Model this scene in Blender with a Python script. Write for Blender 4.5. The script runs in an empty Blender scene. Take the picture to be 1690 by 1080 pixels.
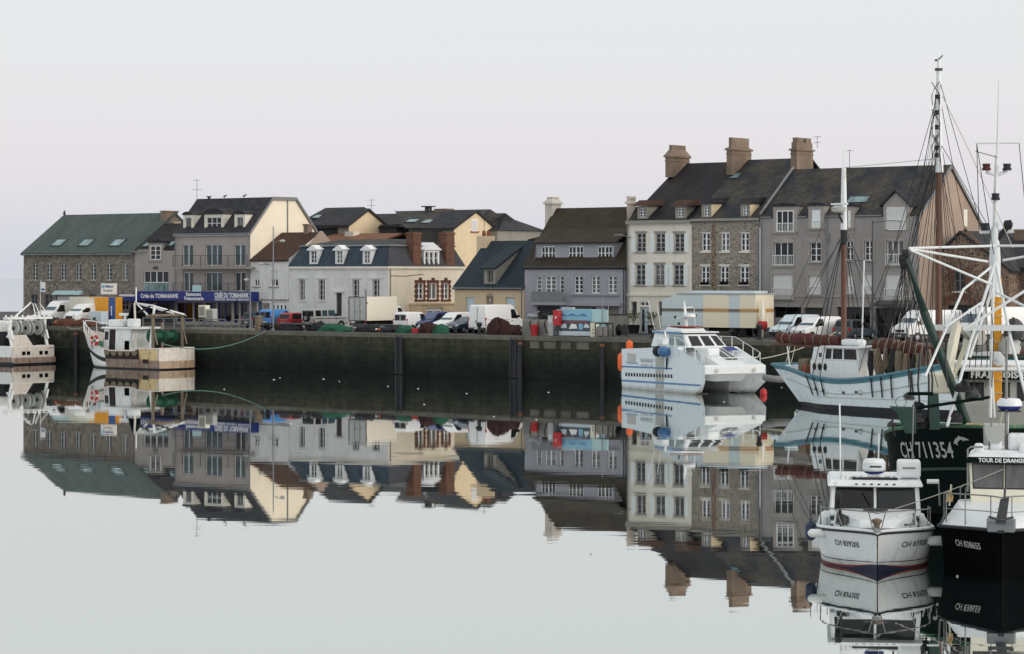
import bpy, bmesh, math, random
from mathutils import Vector, Matrix, noise
random.seed(7)
sc = bpy.context.scene
COL = sc.collection
# ---------------------------------------------------------------- camera model used to measure the place
F, CX, HY, CAMZ = 4000.0, 845.0, 450.0, 9.0
QZ = 3.6                                     # quay level above the water
PHI = math.atan(F / (CX + 4400.0))
CU, SU = math.cos(PHI), math.sin(PHI)
_Y0 = 36000.0 / (0.0306 * (620 + 4400)); OX, OY = (620 - CX) / F * _Y0, _Y0
def rw(u, v, z=0.0): return Vector((OX + u * CU + v * SU, OY - u * SU + v * CU, z))
def U(px, v=0.0):
    k = (px - CX) / F
    return (k * (OY + v * CU) - OX - v * SU) / (CU + k * SU)
def V(px, u):
    k = (px - CX) / F
    return (k * (OY - u * SU) - OX - u * CU) / (SU - k * CU)
def Yd(u, v): return OY - u * SU + v * CU
def Z(px, py, v=0.0): return CAMZ - (py - HY) * Yd(U(px, v), v) / F
def Zu(px, py, u): return CAMZ - (py - HY) * Yd(u, V(px, u)) / F
def R(px0, px1, y0, y1, v=0.0):
    m = (px0 + px1) / 2
    return U(px0, v), U(px1, v), Z(m, y1, v), Z(m, y0, v)
def Rs(px0, px1, y0, y1, u):
    m = (px0 + px1) / 2
    return V(px0, u), V(px1, u), Zu(m, y1, u), Zu(m, y0, u)
VQ = None
def vquay():
    Yq = 36000.0 / (0.0333 * (620 + 4400)); X = (620 - CX) / F * Yq
    return (X - OX) * SU + (Yq - OY) * CU
VQ = vquay()
# ---------------------------------------------------------------- materials
def lin(c):
    return tuple(((x / 255) / 12.92 if x <= 10 else (((x / 255) + .055) / 1.055) ** 2.4) for x in c)
MATS = {}
def _new(name):
    m = bpy.data.materials.new(name); m.use_nodes = True
    nt = m.node_tree; b = nt.nodes['Principled BSDF']
    MATS[name] = m
    return m, nt, b
def _n(nt, t, **kw):
    n = nt.nodes.new(t)
    for k, v in kw.items(): setattr(n, k, v)
    return n
def _coord(nt, kind, scale):
    tc = _n(nt, 'ShaderNodeTexCoord'); mp = _n(nt, 'ShaderNodeMapping')
    nt.links.new(tc.outputs[kind], mp.inputs[0]); mp.inputs[3].default_value = scale
    return mp.outputs[0]
def _noise(nt, vec, scale, detail=6, rough=.6):
    n = _n(nt, 'ShaderNodeTexNoise'); nt.links.new(vec, n.inputs['Vector'])
    n.inputs['Scale'].default_value = scale; n.inputs['Detail'].default_value = detail; n.inputs['Roughness'].default_value = rough
    return n.outputs[0]
def _ramp(nt, fac, stops, smooth=False):
    r = _n(nt, 'ShaderNodeValToRGB'); nt.links.new(fac, r.inputs[0])
    e = r.color_ramp.elements
    if smooth: r.color_ramp.interpolation = 'B_SPLINE'
    while len(e) < len(stops): e.new(.5)
    for i, (p, c) in enumerate(stops):
        e[i].position = p; e[i].color = (c[0], c[1], c[2], 1) if not isinstance(c, (int, float)) else (c, c, c, 1)
    return r.outputs[0]
def _mix(nt, fac, a, b, mode='MIX'):
    m = _n(nt, 'ShaderNodeMix'); m.data_type = 'RGBA'; m.blend_type = mode
    for i, x in ((0, fac), (6, a), (7, b)):
        if hasattr(x, 'default_value') or hasattr(x, 'is_linked'): nt.links.new(x, m.inputs[i])
        elif i == 0: m.inputs[0].default_value = x
        else: m.inputs[i].default_value = (x[0], x[1], x[2], 1)
    return m.outputs[2]
def _bump(nt, b, h, strength=.4, dist=.02):
    n = _n(nt, 'ShaderNodeBump'); n.inputs['Strength'].default_value = strength; n.inputs['Distance'].default_value = dist
    nt.links.new(h, n.inputs['Height']); nt.links.new(n.outputs[0], b.inputs['Normal'])
def sh(c, k): return tuple(min(1, x * k) for x in c)
def plain(name, c, rough=.6, metal=0.0, var=.12, scale=3.0, spec=.5, dirt=None, dirt_amt=.0, weed=False):
    m, nt, b = _new(name)
    vec = _coord(nt, 'Object', (1, 1, 1))
    f = _noise(nt, vec, scale)
    col = _ramp(nt, f, [(.3, sh(c, 1 - var)), (.7, sh(c, 1 + var))])
    if weed:
        tc = _n(nt, 'ShaderNodeTexCoord'); sp = _n(nt, 'ShaderNodeSeparateXYZ'); nt.links.new(tc.outputs['Object'], sp.inputs[0])
        fw = _noise(nt, _coord(nt, 'Object', (1.6, 1.6, .5)), 2.0, 8, .7)
        hz = _n(nt, 'ShaderNodeMath', operation='MULTIPLY_ADD'); nt.links.new(fw, hz.inputs[0]); hz.inputs[1].default_value = -.55; nt.links.new(sp.outputs[2], hz.inputs[2])
        col = _mix(nt, _ramp(nt, _map(nt, hz.outputs[0], -.4, .25), [(.15, .75), (.8, 0.0)]), col, L((104, 100, 78)))
    if dirt:
        f2 = _noise(nt, _coord(nt, 'Object', (1.7, 1.7, .35)), 1.6, 8, .7)
        mask = _ramp(nt, f2, [(.62 - dirt_amt * .5, 0.0), (.72 - dirt_amt * .3, 1.0)])
        col = _mix(nt, mask, col, dirt)
    nt.links.new(col, b.inputs['Base Color'])
    b.inputs['Roughness'].default_value = rough; b.inputs['Metallic'].default_value = metal
    b.inputs['Specular IOR Level'].default_value = spec
    return m
def plaster(name, c, stain=.25, var=.07):
    m, nt, b = _new(name)
    uv = _coord(nt, 'UV', (1, 1, 1)); st = _coord(nt, 'UV', (1.1, .2, 1))
    f = _noise(nt, uv, .35, 8, .65)
    col = _ramp(nt, f, [(.3, sh(c, 1 - var)), (.7, sh(c, 1 + var))])
    f2 = _noise(nt, st, 1.0, 10, .72)
    k = _ramp(nt, f2, [(.47, 0.0), (.72, stain)])
    fb = _noise(nt, uv, .55, 8, .7)
    col = _mix(nt, _ramp(nt, fb, [(.5, 0.0), (.68, stain * .5)]), col, sh(c, .7))
    col = _mix(nt, k, col, sh(c, .55))
    f3 = _noise(nt, uv, 5, 4, .6)
    col = _mix(nt, .12, col, _ramp(nt, f3, [(.3, 0.2), (.7, .8)]), 'OVERLAY')
    nt.links.new(col, b.inputs['Base Color']); b.inputs['Roughness'].default_value = .9
    b.inputs['Specular IOR Level'].default_value = .2
    _bump(nt, b, f3, .3, .01)
    return m
def stone(name, cols, mortar, sc_=(2.6, 4.2, 1), edge=.06):
    m, nt, b = _new(name)
    vec = _coord(nt, 'UV', sc_)
    wob = _noise(nt, vec, 1.2, 3); add = _n(nt, 'ShaderNodeVectorMath', operation='MULTIPLY_ADD')
    nt.links.new(wob, add.inputs[0]); add.inputs[1].default_value = (.5, .5, 0); nt.links.new(vec, add.inputs[2])
    v1 = _n(nt, 'ShaderNodeTexVoronoi'); v1.inputs['Scale'].default_value = 1; nt.links.new(add.outputs[0], v1.inputs['Vector'])
    v2 = _n(nt, 'ShaderNodeTexVoronoi', feature='DISTANCE_TO_EDGE'); v2.inputs['Scale'].default_value = 1; nt.links.new(add.outputs[0], v2.inputs['Vector'])
    sep = _n(nt, 'ShaderNodeSeparateColor'); nt.links.new(v1.outputs['Color'], sep.inputs[0])
    n = len(cols)
    col = _ramp(nt, sep.outputs[0], [(i / max(1, n - 1), c) for i, c in enumerate(cols)])
    f = _noise(nt, _coord(nt, 'UV', (1, 1, 1)), .5, 6, .65)
    col = _mix(nt, .45, col, _ramp(nt, f, [(.3, .25), (.7, .72)]), 'OVERLAY')
    e = _ramp(nt, v2.outputs[0], [(edge * .5, 1.0), (edge * 1.6, 0.0)])
    col = _mix(nt, e, col, mortar)
    nt.links.new(col, b.inputs['Base Color']); b.inputs['Roughness'].default_value = .92; b.inputs['Specular IOR Level'].default_value = .2
    _bump(nt, b, v2.outputs[0], .5, .05)
    return m
def roofing(name, c, c2, patch=None, patch_amt=.3, row=.22, lines=.35):
    m, nt, b = _new(name)
    uv = _coord(nt, 'UV', (1, 1, 1))
    br = _n(nt, 'ShaderNodeTexBrick'); nt.links.new(uv, br.inputs['Vector'])
    br.inputs['Scale'].default_value = 1; br.inputs['Brick Width'].default_value = row * 1.6; br.inputs['Row Height'].default_value = row
    br.inputs['Mortar Size'].default_value = .018; br.inputs['Mortar Smooth'].default_value = .4; br.inputs['Bias'].default_value = 0
    br.inputs['Color1'].default_value = (*c, 1); br.inputs['Color2'].default_value = (*c2, 1); br.inputs['Mortar'].default_value = (*sh(c, 1 - lines), 1)
    col = br.outputs['Color']
    f = _noise(nt, _coord(nt, 'UV', (.8, .3, 1)), .7, 8, .7)
    col = _mix(nt, .55, col, _ramp(nt, f, [(.3, .22), (.72, .74)]), 'OVERLAY')
    if patch:
        f2 = _noise(nt, uv, .45, 9, .72)
        k = _ramp(nt, f2, [(.62 - patch_amt * .5, 0.0), (.78 - patch_amt * .4, .85)])
        f3 = _noise(nt, uv, 2.6, 5, .7)
        k2 = _n(nt, 'ShaderNodeMath', operation='MULTIPLY'); nt.links.new(k, k2.inputs[0]); nt.links.new(_ramp(nt, f3, [(.35, .2), (.62, 1.0)]), k2.inputs[1])
        col = _mix(nt, k2.outputs[0], col, patch)
    nt.links.new(col, b.inputs['Base Color']); b.inputs['Roughness'].default_value = .75; b.inputs['Specular IOR Level'].default_value = .3
    _bump(nt, b, br.outputs['Fac'], -.4, .015)
    return m
def glass(name, c, rough=.08, spec=.6):
    m, nt, b = _new(name)
    vec = _coord(nt, 'UV', (1, .25, 1))
    oi = _n(nt, 'ShaderNodeObjectInfo')
    a = _n(nt, 'ShaderNodeVectorMath', operation='ADD'); nt.links.new(vec, a.inputs[0])
    mul = _n(nt, 'ShaderNodeMath', operation='MULTIPLY'); nt.links.new(oi.outputs['Random'], mul.inputs[0]); mul.inputs[1].default_value = 37
    nt.links.new(mul.outputs[0], a.inputs[1])
    f = _noise(nt, a.outputs[0], 2.2, 3)
    col = _ramp(nt, f, [(.35, sh(c, .55)), (.6, c), (.75, sh(c, 1.9))])
    nt.links.new(col, b.inputs['Base Color']); b.inputs['Roughness'].default_value = rough; b.inputs['Specular IOR Level'].default_value = spec
    return m
def M(n): return MATS[n]
L = lin
def build_materials():
    plaster('plaster_white', L((222, 222, 221)), .5, .1)
    plaster('plaster_cream', L((240, 229, 208)), .12)
    plaster('plaster_bone', L((226, 221, 209)), .4)
    plaster('plaster_ivory', L((232, 222, 204)), .35)
    plaster('plaster_yellow', L((226, 206, 174)), .18)
    plaster('plaster_sand', L((214, 193, 163)), .18)
    plaster('plaster_grey', L((168, 160, 157)), .2)
    plaster('plaster_mauve', L((160, 160, 169)), .15)
    plaster('plaster_taupe', L((148, 144, 143)), .4)
    plaster('plaster_pink', L((168, 149, 136)), .28, .12)
    plaster('plaster_house', L((160, 154, 150)), .25)
    plaster('concrete_dark', L((92, 90, 86)), .5, .2)
    plaster('concrete', L((150, 146, 140)), .4, .12)
    plaster('render_chimney', L((206, 198, 190)), .4)
    plaster('stone_chimney', L((132, 116, 103)), .7, .3)
    plaster('slate_hung', L((74, 74, 80)), .4, .2)
    stone('stone_grey', [L((112, 105, 99)), L((146, 136, 126)), L((92, 88, 85)), L((168, 156, 144))], L((126, 120, 114)), (3.2, 5.2, 1))
    stone('stone_tall', [L((118, 112, 106)), L((150, 141, 128)), L((98, 94, 91)), L((164, 153, 138))], L((152, 146, 138)), (3.4, 6.2, 1))
    stone('stone_brown', [L((96, 76, 66)), L((138, 112, 96)), L((72, 60, 54)), L((120, 92, 78))], L((150, 134, 120)), (3.6, 5.6, 1), .07)
    stone('brick', [L((98, 62, 50)), L((118, 77, 62)), L((84, 54, 45))], L((124, 106, 94)), (4.5, 13, 1), .05)
    stone('brick_dark', [L((80, 44, 43)), L((98, 54, 51)), L((70, 40, 41))], L((120, 84, 78)), (4.5, 13, 1), .05)
    roofing('slate_green', L((72, 84, 82)), L((82, 94, 92)), L((76, 86, 70)), .3)
    roofing('slate_dark', L((38, 40, 47)), L((58, 58, 65)), L((86, 76, 58)), .22)
    roofing('slate_black', L((30, 30, 36)), L((40, 39, 44)), L((62, 48, 40)), .3)
    roofing('slate_blue', L((52, 65, 78)), L((64, 76, 89)), L((66, 76, 74)), .2)
    roofing('slate_worn', L((36, 41, 50)), L((48, 52, 60)), L((94, 84, 66)), .44)
    roofing('slate_deep', L((34, 46, 56)), L((44, 56, 66)), L((46, 58, 54)), .25)
    roofing('tile_brown', L((66, 44, 36)), L((84, 55, 42)), L((50, 42, 34)), .45, .25)
    roofing('tile_orange', L((120, 78, 56)), L((138, 92, 66)), L((112, 80, 56)), .4, .25)
    roofing('tile_moss', L((46, 39, 35)), L((58, 48, 41)), L((68, 62, 44)), .45, .25)
    glass('glass_dark', L((38, 40, 45)), .08, .4); glass('glass_teal', L((64, 86, 92)), .12); glass('glass_pale', L((104, 104, 106)), .2, .4)
    glass('glass_black', L((18, 20, 23)), .06, .4); glass('car_glass', L((58, 84, 98)), .06, .45); glass('skylight', L((120, 150, 155)), .06, .9)
    glass('glass_sheet', L((120, 146, 146)), .1, .7)
    plain('white_paint', L((232, 233, 235)), .5, var=.04); plain('blind', L((208, 208, 208)), .7, var=.04)
    plain('shutter_blue', L((222, 227, 228)), .7, var=.05); plain('door_blue', L((60, 98, 122)), .5); plain('door_ice', L((196, 212, 222)), .6, var=.05)
    plain('dark_wood', L((48, 46, 48)), .6); plain('black', L((20, 20, 21)), .7); plain('dark_grey', L((66, 67, 70)), .7)
    plain('mid_grey', L((122, 122, 122)), .7); plain('light_grey', L((182, 183, 182)), .6); plain('navy', L((24, 44, 124)), .5, var=.08)
    plain('zinc', L((120, 124, 128)), .45, .3); plain('steel', L((150, 152, 154)), .35, .7); plain('galv', L((128, 128, 126)), .6, .3)
    plain('rust', L((122, 78, 54)), .85, var=.3, scale=6); plain('mast_wood', L((98, 64, 50)), .55, var=.2)
    plain('rope', L((176, 170, 156)), .9); plain('rope_dark', L((40, 38, 38)), .9); plain('rope_teal', L((98, 130, 122)), .9)
    plain('terracotta', L((142, 84, 62)), .85); plain('leaf', L((70, 84, 52)), .8, var=.4, scale=9); plain('twig', L((96, 84, 66)), .9)
    plain('teal', L((74, 122, 136)), .5); plain('green_net', L((34, 84, 66)), .95, var=.35, scale=14); plain('red_net', L((54, 28, 27)), .95, var=.4, scale=14)
    plain('orange_net', L((92, 58, 44)), .95, var=.45, scale=12); plain('dark_net', L((36, 36, 40)), .95, var=.5, scale=14)
    plain('red', L((180, 42, 46)), .5); plain('orange', L((238, 104, 44)), .5); plain('amber', L((232, 160, 40)), .5, var=.06, dirt=L((150, 96, 40)), dirt_amt=.05)
    plain('royal', L((44, 84, 150)), .5); plain('sky_paint', L((134, 182, 206)), .5, var=.12, scale=1.4); plain('aqua_paint', L((178, 208, 212)), .5, var=.05)
    plain('sail_brown', L((82, 42, 38)), .9, var=.3, scale=5); plain('canvas_tan', L((120, 108, 92)), .95, var=.3, scale=6)
    plain('tyre', L((26, 26, 27)), .85); plain('headlamp', L((214, 222, 228)), .15, spec=.9); plain('tail_lamp', L((170, 30, 34)), .2)
    plain('tail_amber', L((222, 120, 40)), .3); plain('plate', L((214, 212, 200)), .5); plain('hub', L((150, 152, 156)), .35, .5)
    for n, c in (('paint_white', (236, 236, 237)), ('paint_cream', (240, 232, 216)), ('paint_silver', (178, 180, 182)), ('paint_navy', (40, 58, 112)), ('paint_red', (150, 30, 40)),
                 ('paint_black', (38, 42, 48)), ('paint_blue', (72, 140, 208)), ('paint_steel', (60, 72, 84)), ('paint_ice', (206, 220, 228)), ('paint_dkblue', (34, 46, 74))):
        plain(n, L(c), .28, var=.03, spec=.6)
    plain('boat_white', L((230, 232, 233)), .45, var=.06, dirt=L((186, 172, 150)), dirt_amt=.1, weed=True)
    plain('boat_rusty', L((206, 198, 190)), .55, var=.12, dirt=L((176, 138, 106)), dirt_amt=.14)
    plain('boat_rust_heavy', L((142, 126, 116)), .6, var=.25, dirt=L((112, 80, 62)), dirt_amt=.25)
    plain('boat_blue', L((216, 227, 233)), .4, var=.05, dirt=L((178, 184, 180)), dirt_amt=.1, weed=True)
    plain('boat_yellow', L((206, 184, 138)), .55, var=.1, dirt=L((140, 88, 48)), dirt_amt=.22)
    plain('boat_green', L((16, 52, 44)), .55, var=.2, dirt=L((40, 54, 48)), dirt_amt=.1); plain('boat_black', L((6, 7, 9)), .8, var=.1, spec=.03); plain('boat_rust_tan', L((164, 142, 120)), .6, var=.2, dirt=L((128, 98, 76)), dirt_amt=.2)
    plain('boat_dgreen', L((8, 22, 21)), .7, var=.2, spec=.06); plain('boat_grey', L((172, 174, 170)), .55, var=.06, dirt=L((150, 128, 100)), dirt_amt=.02)
    plain('deck_green', L((52, 98, 74)), .7, dirt=L((160, 120, 90)), dirt_amt=.1); plain('boat_cream', L((224, 220, 202)), .5, var=.05)
    plain('boat_dark', L((40, 32, 31)), .8, var=.3, dirt=L((84, 60, 50)), dirt_amt=.1); plain('boot_black', L((26, 28, 36)), .6)
    plain('antifoul_red', L((130, 52, 48)), .7); plain('antifoul_blue', L((28, 34, 62)), .6); plain('hauler_blue', L((56, 104, 150)), .5); plain('stripe_blue', L((80, 128, 176)), .5)
    plain('mast_white', L((214, 218, 220)), .5, var=.05, dirt=L((170, 164, 150)), dirt_amt=.05); plain('boat_pale', L((222, 226, 228)), .4, var=.05, dirt=L((184, 182, 172)), dirt_amt=.06, weed=True); plain('fender_white', L((222, 226, 224)), .5, var=.06); plain('fender_navy', L((34, 50, 78)), .5)
    plain('gull', L((222, 222, 222)), .9)
    # market trailer: pale side with a soft brown band
    m, nt, b = _new('trailer_skin')
    tc = _n(nt, 'ShaderNodeTexCoord'); sp = _n(nt, 'ShaderNodeSeparateXYZ'); nt.links.new(tc.outputs['Object'], sp.inputs[0])
    band = _ramp(nt, _map(nt, sp.outputs[2], 0, 3.6), [(.545, L((206, 219, 222))), (.60, L((104, 92, 84))), (.635, L((110, 96, 84))), (.66, L((206, 219, 222)))])
    nt.links.new(band, b.inputs['Base Color']); b.inputs['Roughness'].default_value = .45
    m, nt, b = _new('trailer_cream')
    tc = _n(nt, 'ShaderNodeTexCoord'); sp = _n(nt, 'ShaderNodeSeparateXYZ'); nt.links.new(tc.outputs['Object'], sp.inputs[0])
    band = _ramp(nt, _map(nt, sp.outputs[2], 0, 3.6), [(.545, L((240, 230, 206))), (.60, L((178, 132, 74))), (.635, L((196, 150, 92))), (.68, L((240, 230, 206)))])
    nt.links.new(band, b.inputs['Base Color']); b.inputs['Roughness'].default_value = .45
    # quay wall: blockwork, stained by the tide
    m, nt, b = _new('quay_stone')
    uv = _coord(nt, 'UV', (1, 1, 1))
    tc = _n(nt, 'ShaderNodeTexCoord'); sp = _n(nt, 'ShaderNodeSeparateXYZ'); nt.links.new(tc.outputs['Object'], sp.inputs[0])
    f = _noise(nt, _coord(nt, 'UV', (1.2, .28, 1)), .8, 9, .7)
    hz = _n(nt, 'ShaderNodeMath', operation='MULTIPLY_ADD'); nt.links.new(f, hz.inputs[0]); hz.inputs[1].default_value = 3.2; nt.links.new(sp.outputs[2], hz.inputs[2])
    col = _ramp(nt, _map(nt, hz.outputs[0], 1.2, 5.6), [(.0, L((10, 14, 15))), (.36, L((22, 27, 26))), (.56, L((42, 48, 36))), (.75, L((60, 58, 49))), (1, L((102, 97, 84)))])
    v2 = _n(nt, 'ShaderNodeTexBrick'); nt.links.new(uv, v2.inputs['Vector']); v2.inputs['Scale'].default_value = 1
    v2.inputs['Brick Width'].default_value = 1.3; v2.inputs['Row Height'].default_value = .5; v2.inputs['Mortar Size'].default_value = .03
    v2.inputs['Color1'].default_value = (.4, .4, .4, 1); v2.inputs['Color2'].default_value = (.6, .6, .6, 1); v2.inputs['Mortar'].default_value = (.22, .22, .22, 1)
    col = _mix(nt, .5, col, v2.outputs['Color'], 'OVERLAY')
    f2 = _noise(nt, uv, .6, 8, .75)
    col = _mix(nt, _ramp(nt, f2, [(.52, 0.0), (.72, .6)]), col, L((44, 54, 30)))
    f5 = _noise(nt, _coord(nt, 'UV', (.9, 1.6, 1)), 1.3, 9, .75)
    col = _mix(nt, .55, col, _ramp(nt, f5, [(.34, .12), (.66, .88)]), 'OVERLAY')
    nt.links.new(col, b.inputs['Base Color']); b.inputs['Roughness'].default_value = .8; b.inputs['Specular IOR Level'].default_value = .25
    _bump(nt, b, f2, .5, .06)
    # ground
    m, nt, b = _new('asphalt')
    vec = _coord(nt, 'Object', (1, 1, 1))
    f = _noise(nt, vec, .18, 9, .7); f2 = _noise(nt, vec, 6, 5)
    col = _ramp(nt, f, [(.3, L((48, 48, 48))), (.7, L((72, 71, 70)))])
    col = _mix(nt, .3, col, _ramp(nt, f2, [(.3, .3), (.7, .7)]), 'OVERLAY')
    nt.links.new(col, b.inputs['Base Color']); b.inputs['Roughness'].default_value = .85
    plaster('coping', L((104, 101, 94)), .6, .25)
    # water
    m, nt, b = _new('harbour_water')
    out = nt.nodes['Material Output']; nt.nodes.remove(b)
    vec = _coord(nt, 'Object', (.08, .2, 1))
    n1 = _noise(nt, vec, 1.0, 2.0, .5)
    n2 = _noise(nt, _coord(nt, 'Object', (.06, 1.0, 1)), 1.0, 2.0, .5)
    big = _ramp(nt, _noise(nt, _coord(nt, 'Object', (.012, .03, 1)), 1.0, 3, .5), [(.4, .15), (.62, 1.0)])
    s1 = _n(nt, 'ShaderNodeMath', operation='MULTIPLY_ADD'); nt.links.new(n2, s1.inputs[0]); s1.inputs[1].default_value = .8; nt.links.new(n1, s1.inputs[2])
    s2 = _n(nt, 'ShaderNodeMath', operation='MULTIPLY'); nt.links.new(s1.outputs[0], s2.inputs[0]); nt.links.new(big, s2.inputs[1])
    bp = _n(nt, 'ShaderNodeBump'); bp.inputs['Strength'].default_value = 1; bp.inputs['Distance'].default_value = .0032
    nt.links.new(s2.outputs[0], bp.inputs['Height'])
    gl = _n(nt, 'ShaderNodeBsdfGlossy'); gl.inputs['Roughness'].default_value = .012; gl.inputs['Color'].default_value = (.928, .942, .93, 1)
    df = _n(nt, 'ShaderNodeBsdfDiffuse'); df.inputs['Color'].default_value = (.012, .022, .022, 1)
    nt.links.new(bp.outputs[0], gl.inputs['Normal'])
    fr = _n(nt, 'ShaderNodeFresnel'); fr.inputs['IOR'].default_value = 1.9; nt.links.new(bp.outputs[0], fr.inputs['Normal'])
    k = _ramp(nt, fr.outputs[0], [(0.0, .45), (.35, .81), (.8, .9), (1, 1.0)])
    mx = _n(nt, 'ShaderNodeMixShader'); nt.links.new(k, mx.inputs[0]); nt.links.new(df.outputs[0], mx.inputs[1]); nt.links.new(gl.outputs[0], mx.inputs[2])
    nt.links.new(mx.outputs[0], out.inputs[0])
def _map(nt, x, a, b):
    n = _n(nt, 'ShaderNodeMapRange'); nt.links.new(x, n.inputs[0]); n.inputs[1].default_value = a; n.inputs[2].default_value = b
    return n.outputs[0]
build_materials()
# ---------------------------------------------------------------- mesh builder
class MB:
    def __init__(s): s.v = []; s.f = []; s.m = []; s.slot = 0; s.mats = []
    def mat(s, name):
        if name not in s.mats: s.mats.append(name)
        s.slot = s.mats.index(name); return s
    def poly(s, pts):
        i = len(s.v); s.v += [tuple(p) for p in pts]; s.f.append(tuple(range(i, i + len(pts)))); s.m.append(s.slot)
    def faces(s, pts, fs):
        i = len(s.v); s.v += [tuple(p) for p in pts]
        for f in fs: s.f.append(tuple(i + k for k in f)); s.m.append(s.slot)
    def hexa(s, p):   # 8 points: bottom 4 ccw, top 4 ccw
        s.faces(p, [(3, 2, 1, 0), (4, 5, 6, 7), (0, 1, 5, 4), (1, 2, 6, 5), (2, 3, 7, 6), (3, 0, 4, 7)])
    def box(s, x0, x1, y0, y1, z0, z1, f=None):
        p = [(x0, y0, z0), (x1, y0, z0), (x1, y1, z0), (x0, y1, z0), (x0, y0, z1), (x1, y0, z1), (x1, y1, z1), (x0, y1, z1)]
        s.hexa([f(*q) for q in p] if f else p); return s
    def prism(s, a, b):   # two matching polygons
        n = len(a)
        s.faces(list(a) + list(b), [tuple(range(n))[::-1], tuple(range(n, 2 * n))] + [(i, (i + 1) % n, n + (i + 1) % n, n + i) for i in range(n)]); return s
    def prism_u(s, vz, u0, u1): return s.prism([(u0, v, z) for v, z in vz], [(u1, v, z) for v, z in vz])
    def prism_v(s, uz, v0, v1): return s.prism([(u, v0, z) for u, z in uz], [(u, v1, z) for u, z in uz])
    def tube(s, pts, r, n=8, cap=True):
        pts = [Vector(p) for p in pts]; rs = r if isinstance(r, (list, tuple)) else [r] * len(pts)
        rings = []; i0 = len(s.v)
        for i, p in enumerate(pts):
            d = (pts[min(i + 1, len(pts) - 1)] - pts[max(i - 1, 0)]).normalized()
            a = d.orthogonal().normalized() if abs(d.z) < .95 else Vector((1, 0, 0))
            a = (a - d * a.dot(d)).normalized()
            if abs(d.z) < .95: a = Vector((0, 0, 1)) - d * d.z; a.normalize()
            b = d.cross(a)
            for k in range(n):
                t = 2 * math.pi * k / n; s.v.append(tuple(p + (a * math.cos(t) + b * math.sin(t)) * rs[i]))
        for i in range(len(pts) - 1):
            for k in range(n):
                s.f.append((i0 + i * n + k, i0 + i * n + (k + 1) % n, i0 + (i + 1) * n + (k + 1) % n, i0 + (i + 1) * n + k)); s.m.append(s.slot)
        if cap:
            s.f.append(tuple(range(i0, i0 + n))[::-1]); s.m.append(s.slot)
            j = i0 + (len(pts) - 1) * n; s.f.append(tuple(range(j, j + n))); s.m.append(s.slot)
        return s
    def lathe(s, prof, c=(0, 0, 0), n=14, ax='z'):   # prof: (r, h)
        i0 = len(s.v)
        for r, h in prof:
            for k in range(n):
                t = 2 * math.pi * k / n; a, b = r * math.cos(t), r * math.sin(t)
                p = {'z': (a, b, h), 'y': (a, h, b), 'x': (h, a, b)}[ax]
                s.v.append((c[0] + p[0], c[1] + p[1], c[2] + p[2]))
        for i in range(len(prof) - 1):
            for k in range(n):
                s.f.append((i0 + i * n + k, i0 + i * n + (k + 1) % n, i0 + (i + 1) * n + (k + 1) % n, i0 + (i + 1) * n + k)); s.m.append(s.slot)
        s.f.append(tuple(range(i0, i0 + n))[::-1]); s.m.append(s.slot)
        j = i0 + (len(prof) - 1) * n; s.f.append(tuple(range(j, j + n))); s.m.append(s.slot)
        return s
    def grid(s, rows):   # rows of equal length of points
        i0 = len(s.v); n = len(rows[0])
        for r in rows: s.v += [tuple(p) for p in r]
        for i in range(len(rows) - 1):
            for k in range(n - 1):
                s.f.append((i0 + i * n + k, i0 + i * n + k + 1, i0 + (i + 1) * n + k + 1, i0 + (i + 1) * n + k)); s.m.append(s.slot)
        return s
def make_obj(name, mb, mat=None, off=(0, 0, 0), smooth=False, bevel=0):
    me = bpy.data.meshes.new(name)
    me.from_pydata([(a - off[0], b - off[1], c - off[2]) for a, b, c in mb.v], [], mb.f)
    mats = mb.mats or [mat]
    for m in mats: me.materials.append(M(m))
    if mb.mats: me.polygons.foreach_set('material_index', mb.m)
    bm = bmesh.new(); bm.from_mesh(me)
    bmesh.ops.remove_doubles(bm, verts=bm.verts, dist=1e-5)
    bmesh.ops.recalc_face_normals(bm, faces=bm.faces)
    uvl = bm.loops.layers.uv.new('UVMap')
    zup = Vector((0, 0, 1))
    for f in bm.faces:
        n = f.normal
        h = zup.cross(n)
        h = h.normalized() if h.length > .05 else Vector((1, 0, 0))
        w = n.cross(h)
        for l in f.loops: l[uvl].uv = (l.vert.co.dot(h) + off[0] * .37, l.vert.co.dot(w))
        f.smooth = smooth
    bm.to_mesh(me); bm.free()
    o = bpy.data.objects.new(name, me); COL.objects.link(o)
    if smooth:
        me.set_sharp_from_angle(angle=math.radians(38))
    if bevel:
        bv = o.modifiers.new('bevel', 'BEVEL'); bv.width = bevel; bv.segments = 2; bv.limit_method = 'ANGLE'; bv.angle_limit = math.radians(32)
    return o
def tag(o, label=None, cat=None, group=None, kind=None):
    if label: o['label'] = label
    if cat: o['category'] = cat
    if group: o['group'] = group
    if kind: o['kind'] = kind
class Thing:
    """an Empty at the thing's base; its parts are written in the frame 'off' is measured in"""
    def __init__(s, name, label, cat, loc, rz=0.0, group=None, off=(0, 0, 0), kind=None):
        s.o = bpy.data.objects.new(name, None); COL.objects.link(s.o); s.o.empty_display_size = .3
        s.o.location = loc; s.o.rotation_euler = (0, 0, rz); s.off = off; tag(s.o, label, cat, group, kind)
    def add(s, name, mb, mat=None, parent=None, label=None, smooth=False, bevel=0, kind=None):
        o = make_obj(name, mb, mat, s.off, smooth, bevel); o.parent = parent or s.o
        if label: o['label'] = label
        if kind: o['kind'] = kind
        return o
def row_thing(name, label, cat, u, v=0.0, group=None, z=QZ):
    return Thing(name, label, cat, rw(u, v, z), -PHI, group, (u, v, z))
def copy_tree(o, parent=None):
    c = o.copy(); COL.objects.link(c)
    if parent: c.parent = parent
    for ch in list(o.children): copy_tree(ch, c)
    return c
_tc = {}
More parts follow.
